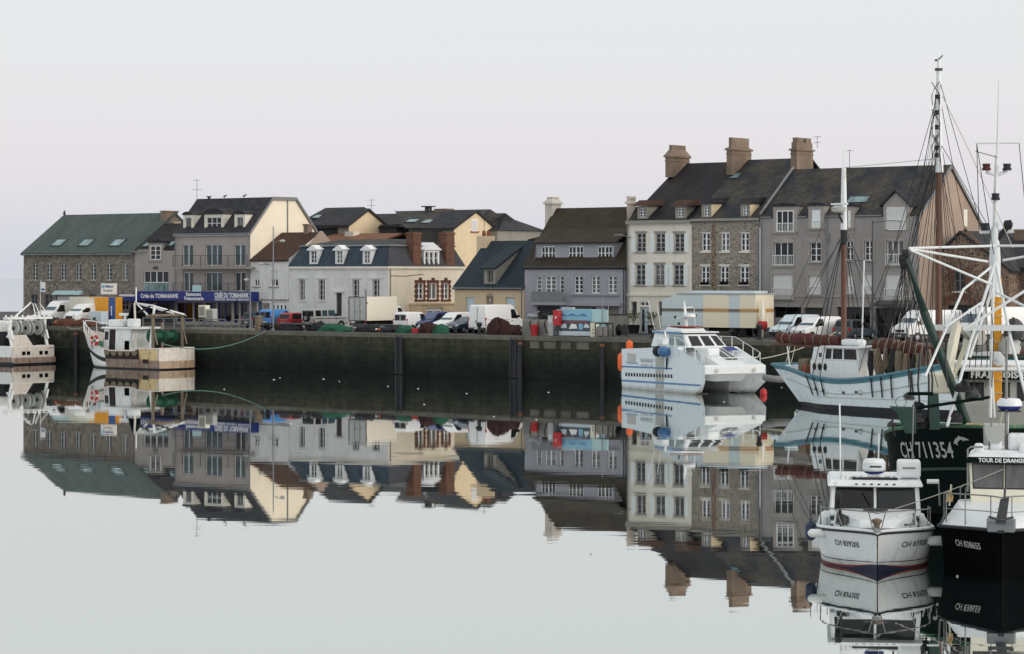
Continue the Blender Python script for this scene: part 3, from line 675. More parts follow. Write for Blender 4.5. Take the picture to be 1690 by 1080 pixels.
def house5():
    u0, u1 = U(477) + .02, U(641); vb = V(766, u1); T = row_thing('mansard_house', 'long white house with blue slate mansard, white dormers and red brick chimneys', 'house', u0)
    ze = Z(560, 440); f = FR(0); g = SD(u1)
    wins = [R(a, b, 461.8, 496.3) for a, b in ((493.5, 503.6), (525.5, 536.5), (581.5, 593), (614.5, 626.5))]; door = R(554.8, 564, 484, 537)
    sw = [Rs(687.5, 699, 467, 494.5, u1), Rs(707.5, 721, 467, 494.5, u1), Rs(730.5, 740.5, 467, 494.5, u1)]
    mb = MB(); mb.mat('plaster_white'); wall_holes(mb, f, u0, u1, QZ, ze, wins + [door])
    mb.mat('plaster_ivory'); wall_holes(mb, g, 0, vb, QZ, ze, sw)
    mb.mat('plaster_white'); mb.poly([(u0, 0, QZ), (u0, vb, QZ), (u0, vb, ze), (u0, 0, ze)]); mb.poly([(u0, vb, QZ), (u1, vb, QZ), (u1, vb, ze), (u0, vb, ze)])
    T.add('wall', mb, None)
    for r in wins:
        window(T, f, r, 2, 4, fm='light_grey', gm='glass_dark', rec=.2, fw=.1, sill='plaster_white')
        s = MB(); s.box(r[0] - .3, r[0] - .003, -.035, -.002, r[2], r[3]); s.box(r[1] + .003, r[1] + .3, -.035, -.002, r[2], r[3]); s.box(r[0] - .4, r[1] + .4, -.09, -.002, r[3] + .1, r[3] + .25); T.add('surround', s, 'plaster_white')
    closed_panel(T, f, door, 'dark_wood', handle=True)
    hd = MB(); hd.box(door[0] - .3, door[1] + .3, -.2, -.003, door[3] + .08, door[3] + .24); T.add('door_hood', hd, 'plaster_white')
    for r in sw:   # brick-toothed openings
        window(T, g, r, 2, 3 if r is not sw[1] else 1, fm='white_paint', gm='glass_black' if r is not sw[1] else 'glass_pale', rec=.14, fw=.09)
        s = MB(); n = 7; h = (r[3] - r[2]) / n
        for i in range(n):
            w = .34 if i % 2 else .2
            s.box(r[0] - w, r[0] - .003, -.05, .0, r[2] + i * h, r[2] + (i + 1) * h - .004, g); s.box(r[1] + .003, r[1] + w, -.05, .0, r[2] + i * h, r[2] + (i + 1) * h - .004, g)
        s.box(r[0] - .32, r[1] + .32, -.06, 0, r[3], r[3] + .26, g); m = (r[0] + r[1]) / 2; s.box(m - .2, m + .2, -.09, 0, r[3] + .263, r[3] + .5, g); s.box(r[0] - .32, r[1] + .32, -.09, 0, r[2] - .2, r[2] - .004, g)
        T.add('brick_surround', s, 'brick_dark')
    co = MB(); co.box(u0, u1 + .2, -.22, 0, ze - .22, ze - .003); co.box(u1 + .003, u1 + .2, .003, vb, ze - .22, ze - .003); T.add('cornice', co, 'plaster_bone')
    zt = Z(560, 406.5, .8); i_ = .9
    a = [(u0, -.2, ze), (u1 + .2, -.2, ze), (u1 + .2, vb, ze), (u0, vb, ze)]; b = [(u0 + i_, i_, zt), (u1 - i_ + .2, i_, zt), (u1 - i_ + .2, vb - i_, zt), (u0 + i_, vb - i_, zt)]
    mm = MB(); mm.mat('slate_blue').poly([a[0], a[1], b[1], b[0]]); mm.mat('slate_hung').poly([a[1], a[2], b[2], b[1]]); mm.poly([a[2], a[3], b[3], b[2]]); mm.mat('slate_blue').poly([a[3], a[0], b[0], b[3]])
    T.add('mansard', mm, None)
    c = [(u0 + i_ - .15, i_ - .15, zt + .003), (u1 - i_ + .35, i_ - .15, zt + .003), (u1 - i_ + .35, vb - i_ + .15, zt + .003), (u0 + i_ - .15, vb - i_ + .15, zt + .003)]
    zr = Z(600, 395.5, vb / 2); d = [(u0 + 2.5, vb * .42, zr), (u1 - 3, vb * .42, zr), (u1 - 3, vb * .55, zr), (u0 + 2.5, vb * .55, zr)]
    tp = MB(); tp.prism(c, d); T.add('roof', tp, 'slate_worn')
    rl = MB()
    for i in range(4): rl.tube([(c[i][0], c[i][1], zt + .02), (c[(i + 1) % 4][0], c[(i + 1) % 4][1], zt + .02)], .09, 6)
    T.add('ridge_roll', rl, 'zinc')
    sl = slope_fn(-.2, ze, i_, zt)
    for a_, b_ in ((510.8, 524), (553.4, 566.6), (598.7, 612)):
        r = R(a_, b_, 412, 436, -.1); dormer(T, r, -.1, sl, 'white_paint', 'white_paint', (2, 3), 'gable', inset=.14, over=.2)
    # side dormer and chimneys standing on the right-hand mansard
    r = Rs(699.8, 725, 413, 439, u1 + .1); w3 = [(r[0] + .12 + i * (r[1] - r[0] - .24) / 3 + .1, r[0] + .12 + (i + 1) * (r[1] - r[0] - .24) / 3 - .1, r[2] + .15, r[3] - .2) for i in range(3)]
    dm = MB(); gg = SD(u1 + .1); wall_holes(dm, gg, r[0], r[1], r[2], r[3], w3, .15)
    for v in (r[0], r[1]): dm.poly([(u1 + .1, v, r[2]), (u1 + .1, v, r[3]), (u1 - 2, v, r[3]), (u1 - 2, v, r[2])])
    do = T.add('dormer', dm, 'white_paint')
    for w in w3: window(T, gg, w, 1, 2, gm='glass_black', rec=.1, parent=do, fw=.05)
    m = (r[0] + r[1]) / 2; pd = MB(); pd.prism([(u1 + .3, r[0] - .25, r[3] + .003), (u1 + .3, r[1] + .25, r[3] + .003), (u1 + .3, m, r[3] + .75)], [(u1 - 2.2, r[0] - .25, r[3] + .003), (u1 - 2.2, r[1] + .25, r[3] + .003), (u1 - 2.2, m, r[3] + .75)]); T.add('dormer_roof', pd, 'white_paint', do)
    for a_, b_ in ((676.5, 693), (730.5, 748)):
        v0, v1, z0, z1 = Rs(a_, b_, 388, 436, u1 - .2); mb = MB(); mb.box(u1 - .75, u1 + .16, v0 + .1, v1 - .25, ze + .05, z1); mb.box(u1 - .82, u1 + .22, v0 + .04, v1 - .19, z1 + .002, z1 + .25); mb.box(u1 - .79, u1 + .2, v0 + .07, v1 - .22, z1 - .9, z1 - .75); T.add('chimney', mb, 'brick')
    # lean-to garage on the side
    v0, v1, z0, z1 = Rs(676, 747, 498.5, 536, u1); mb = MB(); gr = (V(704, u1 + 1.5), V(731, u1 + 1.5), QZ, Zu(717, 508, u1 + 1.5)); q = SD(u1 + 1.5); wall_holes(mb, q, v0, v1, QZ, z1 - .25, [gr]); mb.box(u1 + .003, u1 + 1.6, v0 - .1, v1 + .1, z1 - .25, z1 - .1)
    mb.poly([(u1, v0, QZ), (u1 + 1.5, v0, QZ), (u1 + 1.5, v0, z1 - .25), (u1, v0, z1 - .25)]); ao = T.add('lean_to', mb, 'plaster_sand')
    closed_panel(T, q, gr, 'white_paint', 'garage_door', parent=ao)
    for k in (.28, .72): w = MB(); c_ = gr[0] + (gr[1] - gr[0]) * k; w.box(c_ - .4, c_ + .4, .12, .157, gr[3] - .75, gr[3] - .35, q); T.add('pane', w, 'glass_black', ao)
    dp = MB(); dp.tube([(u1 + .06, .25, ze - .3), (u1 + .06, .25, QZ)], .05, 6); T.add('downpipe', dp, 'mid_grey')
    dp = MB(); dp.tube([(U(604), -.06, ze - 2.2), (U(604), -.06, QZ + 1)], .05, 6); T.add('downpipe', dp, 'mid_grey')
    cb = MB(); cb.tube([(u1 + .03, .3, ze - .9), (u1 + .03, 2.5, ze - .95), (u1 + .03, V(699, u1), ze - .75)], .03, 4); T.add('cable', cb, 'dark_grey')
    return T
def house_back_orange():
    v0 = 13.0; u0, u1 = U(512, v0), U(622, v0); T = row_thing('rear_house', 'low house behind the white mansard house showing only its orange tile roof', 'house', u0, v0)
    ze = Z(570, 399, v0); zr = Z(570, 386, v0 + 4); mb = MB(); mb.box(u0, u1, v0, v0 + 8, QZ, ze); T.add('wall', mb, 'plaster_sand')
    gable_roof(T, u0, u1, v0, ze, v0 + 4, zr, v0 + 8, ze, 'tile_orange')
    v = MB(); uu = U(580, v0 + 3); v.box(uu - .6, uu + .6, v0 + 2.6, v0 + 3.6, zr - .4, zr + .2); T.add('chimney', v, 'plaster_bone')
def house_back_left():
    v0 = 22.0; T = row_thing('rear_slate_house', 'slate roofed house behind the row with small yellow gable', 'house', U(500, v0), v0)
    u0 = U(478, v0); u1 = U(655, v0); ze = Z(560, 372, v0); vr = v0 + 6; zr = Z(550, 343, vr)
    mb = MB(); mb.box(u0, u1, v0, v0 + 12, QZ, ze); T.add('wall', mb, 'slate_hung')
    ur = U(601, vr); rb = MB(); rb.prism_u([(v0 - .3, ze - .3), (vr, zr), (v0 + 12.3, ze - .3)], u0, ur); T.add('roof', rb, 'slate_dark')
    zr2 = Z(640, 353, vr); rb = MB(); rb.prism_u([(v0 - .3, ze - .3), (vr, zr2), (v0 + 12.3, ze - .3)], ur + .01, u1 + 2); T.add('roof', rb, 'slate_black')
    # cross wing whose yellow gable faces right along the row
    vw = v0 - 5; uc = U(575.8, vw); ul = U(557.7, vw); vk = V(637, uc); zw = Zu(578, 371, uc); va = V(607, uc); za = Zu(607, 348.5, uc)
    mb = MB(); mb.mat('concrete').poly([(ul, vw, QZ), (uc, vw, QZ), (uc, vw, zw), (ul, vw, zw)]); mb.mat('plaster_yellow').poly([(uc, vw, QZ), (uc, vk, QZ), (uc, vk, zw), (uc, va, za), (uc, vw, zw)]); T.add('wing', mb, None)
    rb = MB(); t = .2; rb.prism_u([(vw - .3, zw - .25), (va, za + .05), (vk + .3, zw - .25), (vk + .3, zw - .05), (va, za + .28), (vw - .3, zw - .05)], ul - 4, uc + .25); T.add('wing_roof', rb, 'slate_dark')
    antenna(T, uc - .5, V(609, uc - .5), zw, Zu(612, 347, uc), arms=(.5,)); antenna(T, U(613, vr), vr, zr - .5, Z(613, 329, vr), arms=(.9, .9))
    roof_window(T, 526, 358, 1.6, 1.3, v0, ze, vr, zr)
    return T
def house_back_right():
    v0 = 17.0; uL = U(674.5, v0); uR = U(760, v0); T = row_thing('rear_yellow_house', 'big house behind the row with concrete front and tall yellow gable', 'house', uL, v0)
    ze = Z(700, 375, v0); vr = v0 + 5; zr = Z(700, 347.8, vr)
    mb = MB(); mb.box(uL, uR - .02, v0, v0 + 10, QZ, ze); T.add('wall', mb, 'concrete_dark')
    ul2 = U(651.6, vr); rb = MB()
    rb.faces([(uL - .2, v0 - .3, ze - .1), (uR, v0 - .3, ze - .1), (uR, vr, zr), (ul2, vr, zr), (uL - .2, v0 + 10.3, ze - .1), (uR, v0 + 10.3, ze - .1)], [(0, 1, 2, 3), (3, 2, 5, 4), (0, 3, 4), (1, 5, 2)]); T.add('roof', rb, 'slate_worn')
    # yellow gable wing facing right
    vw = v0 - 2.5; uc = U(749, vw); ul = U(730, vw); zw = Zu(749, 376, uc); vk = V(818, uc); va = V(785, uc); za = Zu(785, 351, uc); h = [Rs(778, 788, 362.5, 382, uc)]
    mb = MB(); mb.mat('concrete').poly([(ul, vw, QZ), (uc, vw, QZ), (uc, vw, zw), (ul, vw, zw)]); mb.mat('plaster_yellow'); mb.poly([(uc, vw, QZ), (uc, vk, QZ), (uc, vk, zw), (uc, va, za), (uc, vw, zw)]); T.add('wing', mb, None)
    r = h[0]; b = MB(); b.box(r[0], r[1], -.04, .02, r[2], r[3], SD(uc)); wo = T.add('window', b, 'white_paint'); b = MB(); b.box(r[0] + .12, r[1] - .12, -.06, -.043, r[2] + .12, r[3] - .12, SD(uc)); T.add('roller_blind', b, 'blind', wo); b = MB(); b.box(r[0] - .15, r[1] + .15, -.16, -.003, r[2] - .12, r[2] - .003, SD(uc)); T.add('sill', b, 'terracotta', wo)
    rb = MB(); rb.prism_u([(vw - .3, zw - .25), (va, za + .05), (vk + .3, zw - .25), (vk + .3, zw - .02), (va, za + .3), (vw - .3, zw - .02)], ul - 2.5, uc + .25); T.add('wing_roof', rb, 'slate_dark')
    # further slate block on the right
    v3 = vk - 1; ub = U(840, v3 + 2); z3 = Z(830, 380, v3); zt = Z(805, 352.5, v3 + 4); ul3 = uc - 1
    mb = MB(); mb.box(ul3, ub, v3, v3 + 8, QZ, z3); T.add('rear_block', mb, 'concrete')
    rb = MB(); ut = U(819, v3 + 4); rb.faces([(ul3, v3 - .3, z3), (ub + .3, v3 - .3, z3), (ub + .3, v3 + 8.3, z3), (ul3, v3 + 8.3, z3), (ul3, v3 + 4, zt), (ut, v3 + 4, zt)], [(0, 1, 5, 4), (1, 2, 5), (2, 3, 4, 5), (0, 4, 3)]); T.add('rear_roof', rb, 'slate_dark')
    roof_window(T, 708, 366, 1.7, 1.3, v0, ze, vr, zr); roof_window(T, 681, 365, 1.6, 1.1, v0, ze, vr, zr)
    vn = MB(); uu = U(707, vr); vn.box(uu - .25, uu + .25, vr - .3, vr + .3, zr - .2, zr + .35); vn.box(uu - .6, uu + .6, vr - .5, vr + .5, zr + .36, zr + .48); T.add('roof_vent', vn, 'dark_grey')
    lum = MB(); uu = U(733, vr); lum.box(uu - .9, uu + .9, vr - .6, vr + .6, zr - .6, zr + .15); T.add('chimney', lum, 'stone_chimney')
    return T
def house_back_strip():
    v0 = 26; u0 = U(835, v0); u1 = U(900, v0); T = row_thing('rear_low_roof', 'distant dark roof seen between the yellow gable and the mauve house', 'house', u0, v0)
    ze = Z(860, 395, v0); mb = MB(); mb.box(u0, u1, v0, v0 + 8, QZ, ze); T.add('wall', mb, 'plaster_grey')
    gable_roof(T, u0, u1, v0, ze, v0 + 4, Z(860, 386, v0 + 4), v0 + 8, ze, 'slate_black')
def house9():
    vf = -.02; u0, u1 = U(750, vf), U(866, vf) - .05; T = row_thing('sand_cottage', 'sand coloured cottage with steep dark slate roof and arched niche', 'house', u0, vf)
    ze = Z(805, 471, vf); f = FR(vf); vr = V(802.5, u0); zr = Zu(802.5, 398, u0); vb = 2 * vr - vf
    d1, d2, ni = R(768.5, 783, 490.5, 541, vf), R(834.5, 850, 491, 541, vf), R(802.5, 814.5, 490, 503, vf)
    mb = MB(); wall_holes(mb, f, u0, u1, QZ, ze, [d1, d2, ni])
    for u in (u0, u1): end_wall(mb, u, [(vf, QZ), (vf, ze), (vr, zr - .1), (vb, ze), (vb, QZ)])
    T.add('wall', mb, 'plaster_sand')
    for d in (d1, d2): closed_panel(T, f, d, 'door_ice', handle=True)
    n = 8; m = (ni[0] + ni[1]) / 2; hw = (ni[1] - ni[0]) / 2; pts = [(m - hw, ni[3]), (m - hw, ni[3] + .01)] ; a = []
    for i in range(n + 1): t = math.pi * i / n; a.append((m - hw * math.cos(t), ni[3] + .55 * hw * math.sin(t) * 1.4))
    ar = MB(); ar.prism_v(a, vf - .004, vf + .001); T.add('niche_arch', ar, 'plaster_pink'); bk = MB(); bk.box(ni[0], ni[1], vf + .2, vf + .22, ni[2], ni[3]); T.add('niche_back', bk, 'plaster_pink')
    lt = MB(); lt.lathe([(.08, ni[3] - .55), (.14, ni[3] - .3), (.05, ni[3] - .1)], (m, vf + .1, 0), 8); T.add('lamp', lt, 'light_grey')
    gable_roof(T, u0, u1, vf, ze, vr, zr, vb, ze, 'slate_deep', oh=.3, ohu=.05)
    gutter(T, u0, u1, vf - .33, ze - .3, down=[u1 - .2])
    sl = slope_fn(vf, ze, vr, zr); v = vf + .15; r = R(798.7, 819, 444.5, 470, v)
    mb = MB(); ff = FR(v); w = (r[0] + .4, r[1] - .4, r[2] + .15, r[3] - .1); wall_holes(mb, ff, r[0], r[1], r[2], r[3], [w], .15)
    zt = Z(845, 418, sl(r[3] + 1.8)); va = sl(r[3] + 2.0)
    for u in (r[0], r[1]): mb.poly([(u, v, r[2]), (u, v, r[3]), (u, va, r[3] + 2.0 * .98), (u, sl(r[2]), r[2])])
    do = T.add('dormer', mb, 'concrete'); rf = MB(); rf.prism_u([(v - .35, r[3] - .02), (va + .1, r[3] + 2.05), (va + .1, r[3] + 2.2), (v - .35, r[3] + .12)], r[0] - .35, r[1] + .1); T.add('dormer_roof', rf, 'slate_deep', do)
    window(T, ff, w, 2, 1, fm='concrete', gm='glass_black', rec=.1, parent=do)
    uu = U(800, vr - .3); mb = MB(); mb.box(uu - .6, uu + .6, vr - .8, vr + .5, zr - 1.2, Z(800, 390, vr)); co = T.add('chimney', mb, 'plaster_sand')
    for k in (-.25, .3): p = MB(); z = Z(800, 390, vr); p.lathe([(.16, z + .002), (.2, z + .1), (.15, z + .45), (.2, z + .5)], (uu + k, vr - .1, 0), 10); T.add('chimney_pot', p, 'terracotta', co, smooth=True)
    antenna(T, uu - .3, vr, zr, Z(797, 362, vr), arms=(.7,))
    return T
def house11():
    u0, u1 = U(866), U(1031); T = row_thing('mauve_house', 'mauve grey house with wide dormer and mossy brown roof', 'house', u0)
    ze = Z(950, 438.8); f = FR(0); vr, zr = V(918.8, u0), Zu(918.8, 344, u0); vb = 2 * vr
    bay = R(884.5, 930, 455.5, 484); w1 = [R(947.5, 962, 455.5, 484.5), R(975.5, 990, 455.5, 484.5), R(1003, 1018, 455.5, 484.5)]
    gs = [R(886, 924, 505.5, 548), R(940, 975, 505.5, 550), R(1000, 1021, 505.5, 551)]
    mb = MB(); wall_holes(mb, f, u0, u1, QZ, ze, [bay] + w1 + gs, .35)
    for u in (u0, u1): end_wall(mb, u, [(0, QZ), (0, ze), (vr, zr - .1), (vb, ze), (vb, QZ)])
    T.add('wall', mb, 'plaster_mauve')
    for r in w1: window(T, f, r, 2, 4, gm='glass_dark', rec=.12, fw=.09)
    sl = MB(); sl.box(w1[0][0] - .3, w1[2][1] + .3, -.18, -.003, w1[0][2] - .18, w1[0][2] - .02); T.add('sill', sl, 'plaster_mauve')
    a, b = bay[0], bay[1]; W = b - a
    for k0, k1 in ((0, .2), (.34, .72), (.85, 1)):
        window(T, f, (a + W * k0, a + W * k1, bay[2], bay[3]), 2 if k0 == .34 else 1, 4, gm='glass_dark', rec=.12, fw=.09)
    pn = MB(); pn.box(a + W * .2 + .003, a + W * .34 - .003, .06, .2, bay[2], bay[3]); pn.box(a + W * .72 + .003, a + W * .85 - .003, .06, .2, bay[2], bay[3]); T.add('pier', pn, 'plaster_mauve')
    q = R(877, 929, 481.5, 499, -.9); bl = MB(); bl.box(q[0], q[1], -.9, -.003, q[2] - .25, q[2]); bo = T.add('balcony', bl, 'plaster_mauve'); bs = MB(); bs.box(q[0], q[1], -.88, -.82, q[2] + .003, q[3]); bs.box(q[0], q[0] + .06, -.817, -.003, q[2] + .003, q[3]); T.add('balustrade', bs, 'zinc', bo)
    lg = MB(); z = Z(950, 502); lg.box(u0 + 1.0, u1 - .3, -.35, -.003, z - .15, z + .12); T.add('ledge', lg, 'plaster_mauve')
    closed_panel(T, f, gs[0], 'dark_grey', 'garage_door', rec=.3, lines=6); closed_panel(T, f, gs[1], 'mid_grey', 'garage_door', rec=.3, lines=6)
    pr = MB(); pr.box(gs[2][0], gs[2][1], .4, .5, QZ, gs[2][3]); T.add('porch_wall', pr, 'concrete')
    vn = MB(); c = U(980); vn.box(c - .25, c + .25, -.03, -.003, Z(980, 511), Z(980, 507)); T.add('vent', vn, 'black')
    gable_roof(T, u0, u1, 0, ze, vr, zr, vb, ze, 'tile_moss', oh=.16, ohu=.2)
    gutter(T, u0, u1, -.2, ze - .15, 'dark_grey', down=[u1 - .1])
    v = .7; r = R(884.5, 1016, 401, 431.8, v); ws = [R(893, 916.5, 406.5, 429.5, v), R(938, 963, 406.5, 429.5, v), R(985.8, 1010.5, 406.5, 429.5, v)]
    s = slope_fn(0, ze, vr, zr); ff = FR(v); mb = MB(); wall_holes(mb, ff, r[0], r[1], r[2] - .1, r[3], ws, .12)
    for u in (r[0], r[1]): mb.poly([(u, v, r[2] - .3), (u, v, r[3]), (u, s(r[3]) + .4, r[3]), (u, s(r[2]) - .1, r[2] - .3)])
    do = T.add('dormer', mb, 'plaster_mauve')
    for w in ws: window(T, ff, w, 4, 2, gm='glass_dark', rec=.06, parent=do, fw=.09, bar=.06)
    zt = r[3]; vt = s(zt + 1.2); rf = MB(); rf.prism_u([(v - .35, zt - .1), (vt, zt + 1.22), (vt, zt + 1.36), (v - .35, zt + .06)], r[0] - .2, r[1] + .3); T.add('dormer_roof', rf, 'tile_moss', do)
    for (px0, px1, y0, vv) in ((900.5, 928, 325, vr - .6), (1035.5, 1052, 323.8, vr - 1.4)):
        q = (U(px0, vv), U(px1, vv) - 1.1, Z(px0, 372, vv), Z((px0 + px1) / 2, y0, vv)); chimney(T, q, vv - .1, vv + 1.3, 'render_chimney', cap=.14)
    return T
def house12():
    u0, u1 = U(1034.5) + .02, U(1141.5) - .01; T = row_thing('shuttered_house', 'tall bone white house with pale blue shutters and white front door', 'house', u0)
    ze = Z(1088, 366); f = FR(0); vr = V(1124.7, u0); zr = Zu(1124.7, 270.2, u0); vb = 2 * vr
    xs = ((1050.2, 1065.8), (1081.5, 1097.5), (1112.6, 1129))
    up = [R(a, b, 385.5, 416) for a, b in xs]; lo = [R(a - 1, b - 1, 437, 471) for a, b in xs]
    door, tr, gw = R(1056.2, 1070.8, 507, 553), R(1056.2, 1070.8, 498.5, 505.5), R(1042, 1051, 498, 521); gw2 = R(1087, 1096, 498, 521)
    mb = MB(); wall_holes(mb, f, u0, u1, QZ, ze, up + lo + [door, tr, gw, gw2])
    end_wall(mb, u0, [(0, QZ), (0, ze), (vr, zr - .1), (vb, ze), (vb, QZ)]); T.add('wall', mb, 'plaster_bone')
    for r in up + lo:
        w = window(T, f, r, 2, 4, fm='light_grey', gm='glass_dark', rec=.14, fw=.08, sill='concrete')
        hw = (r[1] - r[0]) * .44
        for s in (-1, 1):
            x0 = r[0] - hw - .06 if s < 0 else r[1] + .06
            if r in up and r is up[0] and s > 0: continue
            sm = MB(); sm.box(x0, x0 + hw, -.07, -.02, r[2] - .05, r[3]);
            for j in range(3): zz = r[2] + (r[3] - r[2]) * (j + .5) / 3; sm.box(x0 + .06, x0 + hw - .06, -.085, -.072, zz - .25, zz + .2)
            T.add('shutter', sm, 'shutter_blue', w)
        s = MB(); s.box(r[0] - .12, r[1] + .12, -.06, -.003, r[3] + .02, r[3] + .2); T.add('lintel', s, 'concrete')
        rl = MB()
        for j in range(3): rl.box(r[0], r[1], .02, .05, r[2] + .12 + j * .22, r[2] + .15 + j * .22)
        T.add('window_guard', rl, 'dark_grey', w)
    do = closed_panel(T, f, door, 'door_ice', handle=True); p = MB(); p.box(door[0] + .15, door[0] + .38, .12, .157, door[2] + .3, door[3] - .2); T.add('pane', p, 'glass_black', do)
    window(T, f, tr, 2, 1, rec=.1, gm='glass_dark'); window(T, f, gw, 1, 1, fm='mid_grey', rec=.2); window(T, f, gw2, 1, 1, fm='mid_grey', rec=.2)
    z = Z(1088, 487.5); b = MB(); b.box(u0, u1, -.1, -.003, z - .08, z + .12); T.add('string_course', b, 'plaster_bone')
    co = MB(); co.box(u0, u1, -.28, 0, ze - .2, ze + .12); T.add('cornice', co, 'concrete')
    gable_roof(T, u0, u1, 0, ze + .1, vr, zr, vb, ze, 'slate_black', oh=.2, ohu=0, th=.12)
    sl = slope_fn(0, ze, vr, zr)
    for a, b in ((1052, 1068), (1114.4, 1131.9)):
        dormer(T, R(a, b, 340.5, 361.5, .25), .25, sl, 'concrete', 'tile_brown', (2, 3), 'hip', inset=.2, over=.35)
    party_chimney(T, u0 + .02, 1098, 1143, 241, 293, style=0)
    lp = MB(); lz = Z(1040, 392); lp.tube([(u0 + .4, -.02, lz), (u0 + .2, -1.5, lz + .2)], .04, 6); lp.box(u0 - .1, u0 + .5, -1.9, -1.4, lz + .15, lz + .27); T.add('lamp_bracket', lp, 'mid_grey')
    dp = MB(); dp.tube([(u0 + .15, -.1, ze - .2), (u0 + .15, -.1, QZ)], .06, 6); T.add('downpipe', dp, 'zinc')
    return T, vr, zr
def house13(vr, zr):
    u0, u1 = U(1141.5) + .01, U(1254) - .01; T = row_thing('stone_townhouse', 'tall rubble stone townhouse with white windows beside the shuttered house', 'house', u0)
    ze = Z(1195, 363); f = FR(0); vb = 2 * vr
    up = [R(a, b, 384.5, 415) for a, b in ((1158, 1172), (1190, 1204), (1222.3, 1236.5))]; lo = [R(a, b, 439.5, 470) for a, b in ((1157, 1171), (1188.5, 1203), (1221, 1236))]
    gr = [R(a, b, 495, 530) for a, b in ((1157, 1171), (1188.5, 1203))]
    mb = MB(); wall_holes(mb, f, u0, u1, QZ, ze, up + lo + gr); end_wall(mb, u0 + .02, [(0, ze - 1), (0, ze), (vr, zr - .1), (vb, ze)]); T.add('wall', mb, 'stone_tall')
    for r in up + lo + gr:
        w = window(T, f, r, 2, 3, gm='glass_dark', rec=.1, fw=.1)
        s = MB(); s.box(r[0] - .1, r[1] + .1, -.04, -.003, r[3] + .01, r[3] + (.14 if r in lo else .06)); T.add('lintel', s, 'plaster_bone'); s = MB(); s.box(r[0] - .1, r[1] + .1, -.12, -.003, r[2] - .13, r[2] - .01); T.add('sill', s, 'plaster_bone', w)
        if r in lo:
            fl = MB()
            for i in range(14): x = r[0] + .1 + (r[1] - r[0] - .2) * i / 13; y = -.1; fl.box(x - .1, x + .1, y - .1, y + .04, r[2], r[2] + random.uniform(.12, .3))
            T.add('flower_box', fl, 'dark_net', w)
    q = R(1175, 1181, 368, 484); st = MB(); st.box(q[0], q[1], -.03, -.003, q[2], q[3]); T.add('pilaster', st, 'stone_brown')
    co = MB(); co.box(u0, u1, -.22, 0, ze - .1, ze + .12); T.add('cornice', co, 'concrete')
    z2 = Z(1265, 263, vr); gable_roof(T, u0, u1, 0, ze + .1, vr, z2, vb, ze, 'slate_worn', oh=.2, ohu=0, th=.12)
    sl = slope_fn(0, ze, vr, z2)
    for a, b in ((1158, 1174), (1222.4, 1238)):
        dormer(T, R(a, b, 337, 360, .25), .25, sl, 'concrete', 'slate_black', (2, 3), 'hip', inset=.2, over=.2, cheek='plaster_yellow')
    party_chimney(T, u0 - .3, 1199, 1245, 229, 289, style=1)
    party_chimney(T, u1 - .5, 1305, 1347, 229, 281, style=2)
    dp = MB(); dp.tube([(u1 - .1, -.12, ze), (u1 - .1, -.12, QZ)], .06, 6); T.add('downpipe', dp, 'zinc')
    roof_window(T, 1214, 291, 1.0, 1.0, 0, ze, vr, z2); antenna(T, U(1345, vr), vr + .4, Z(1330, 245, vr), Z(1345, 224, vr), arms=(.7, .5))
    return T
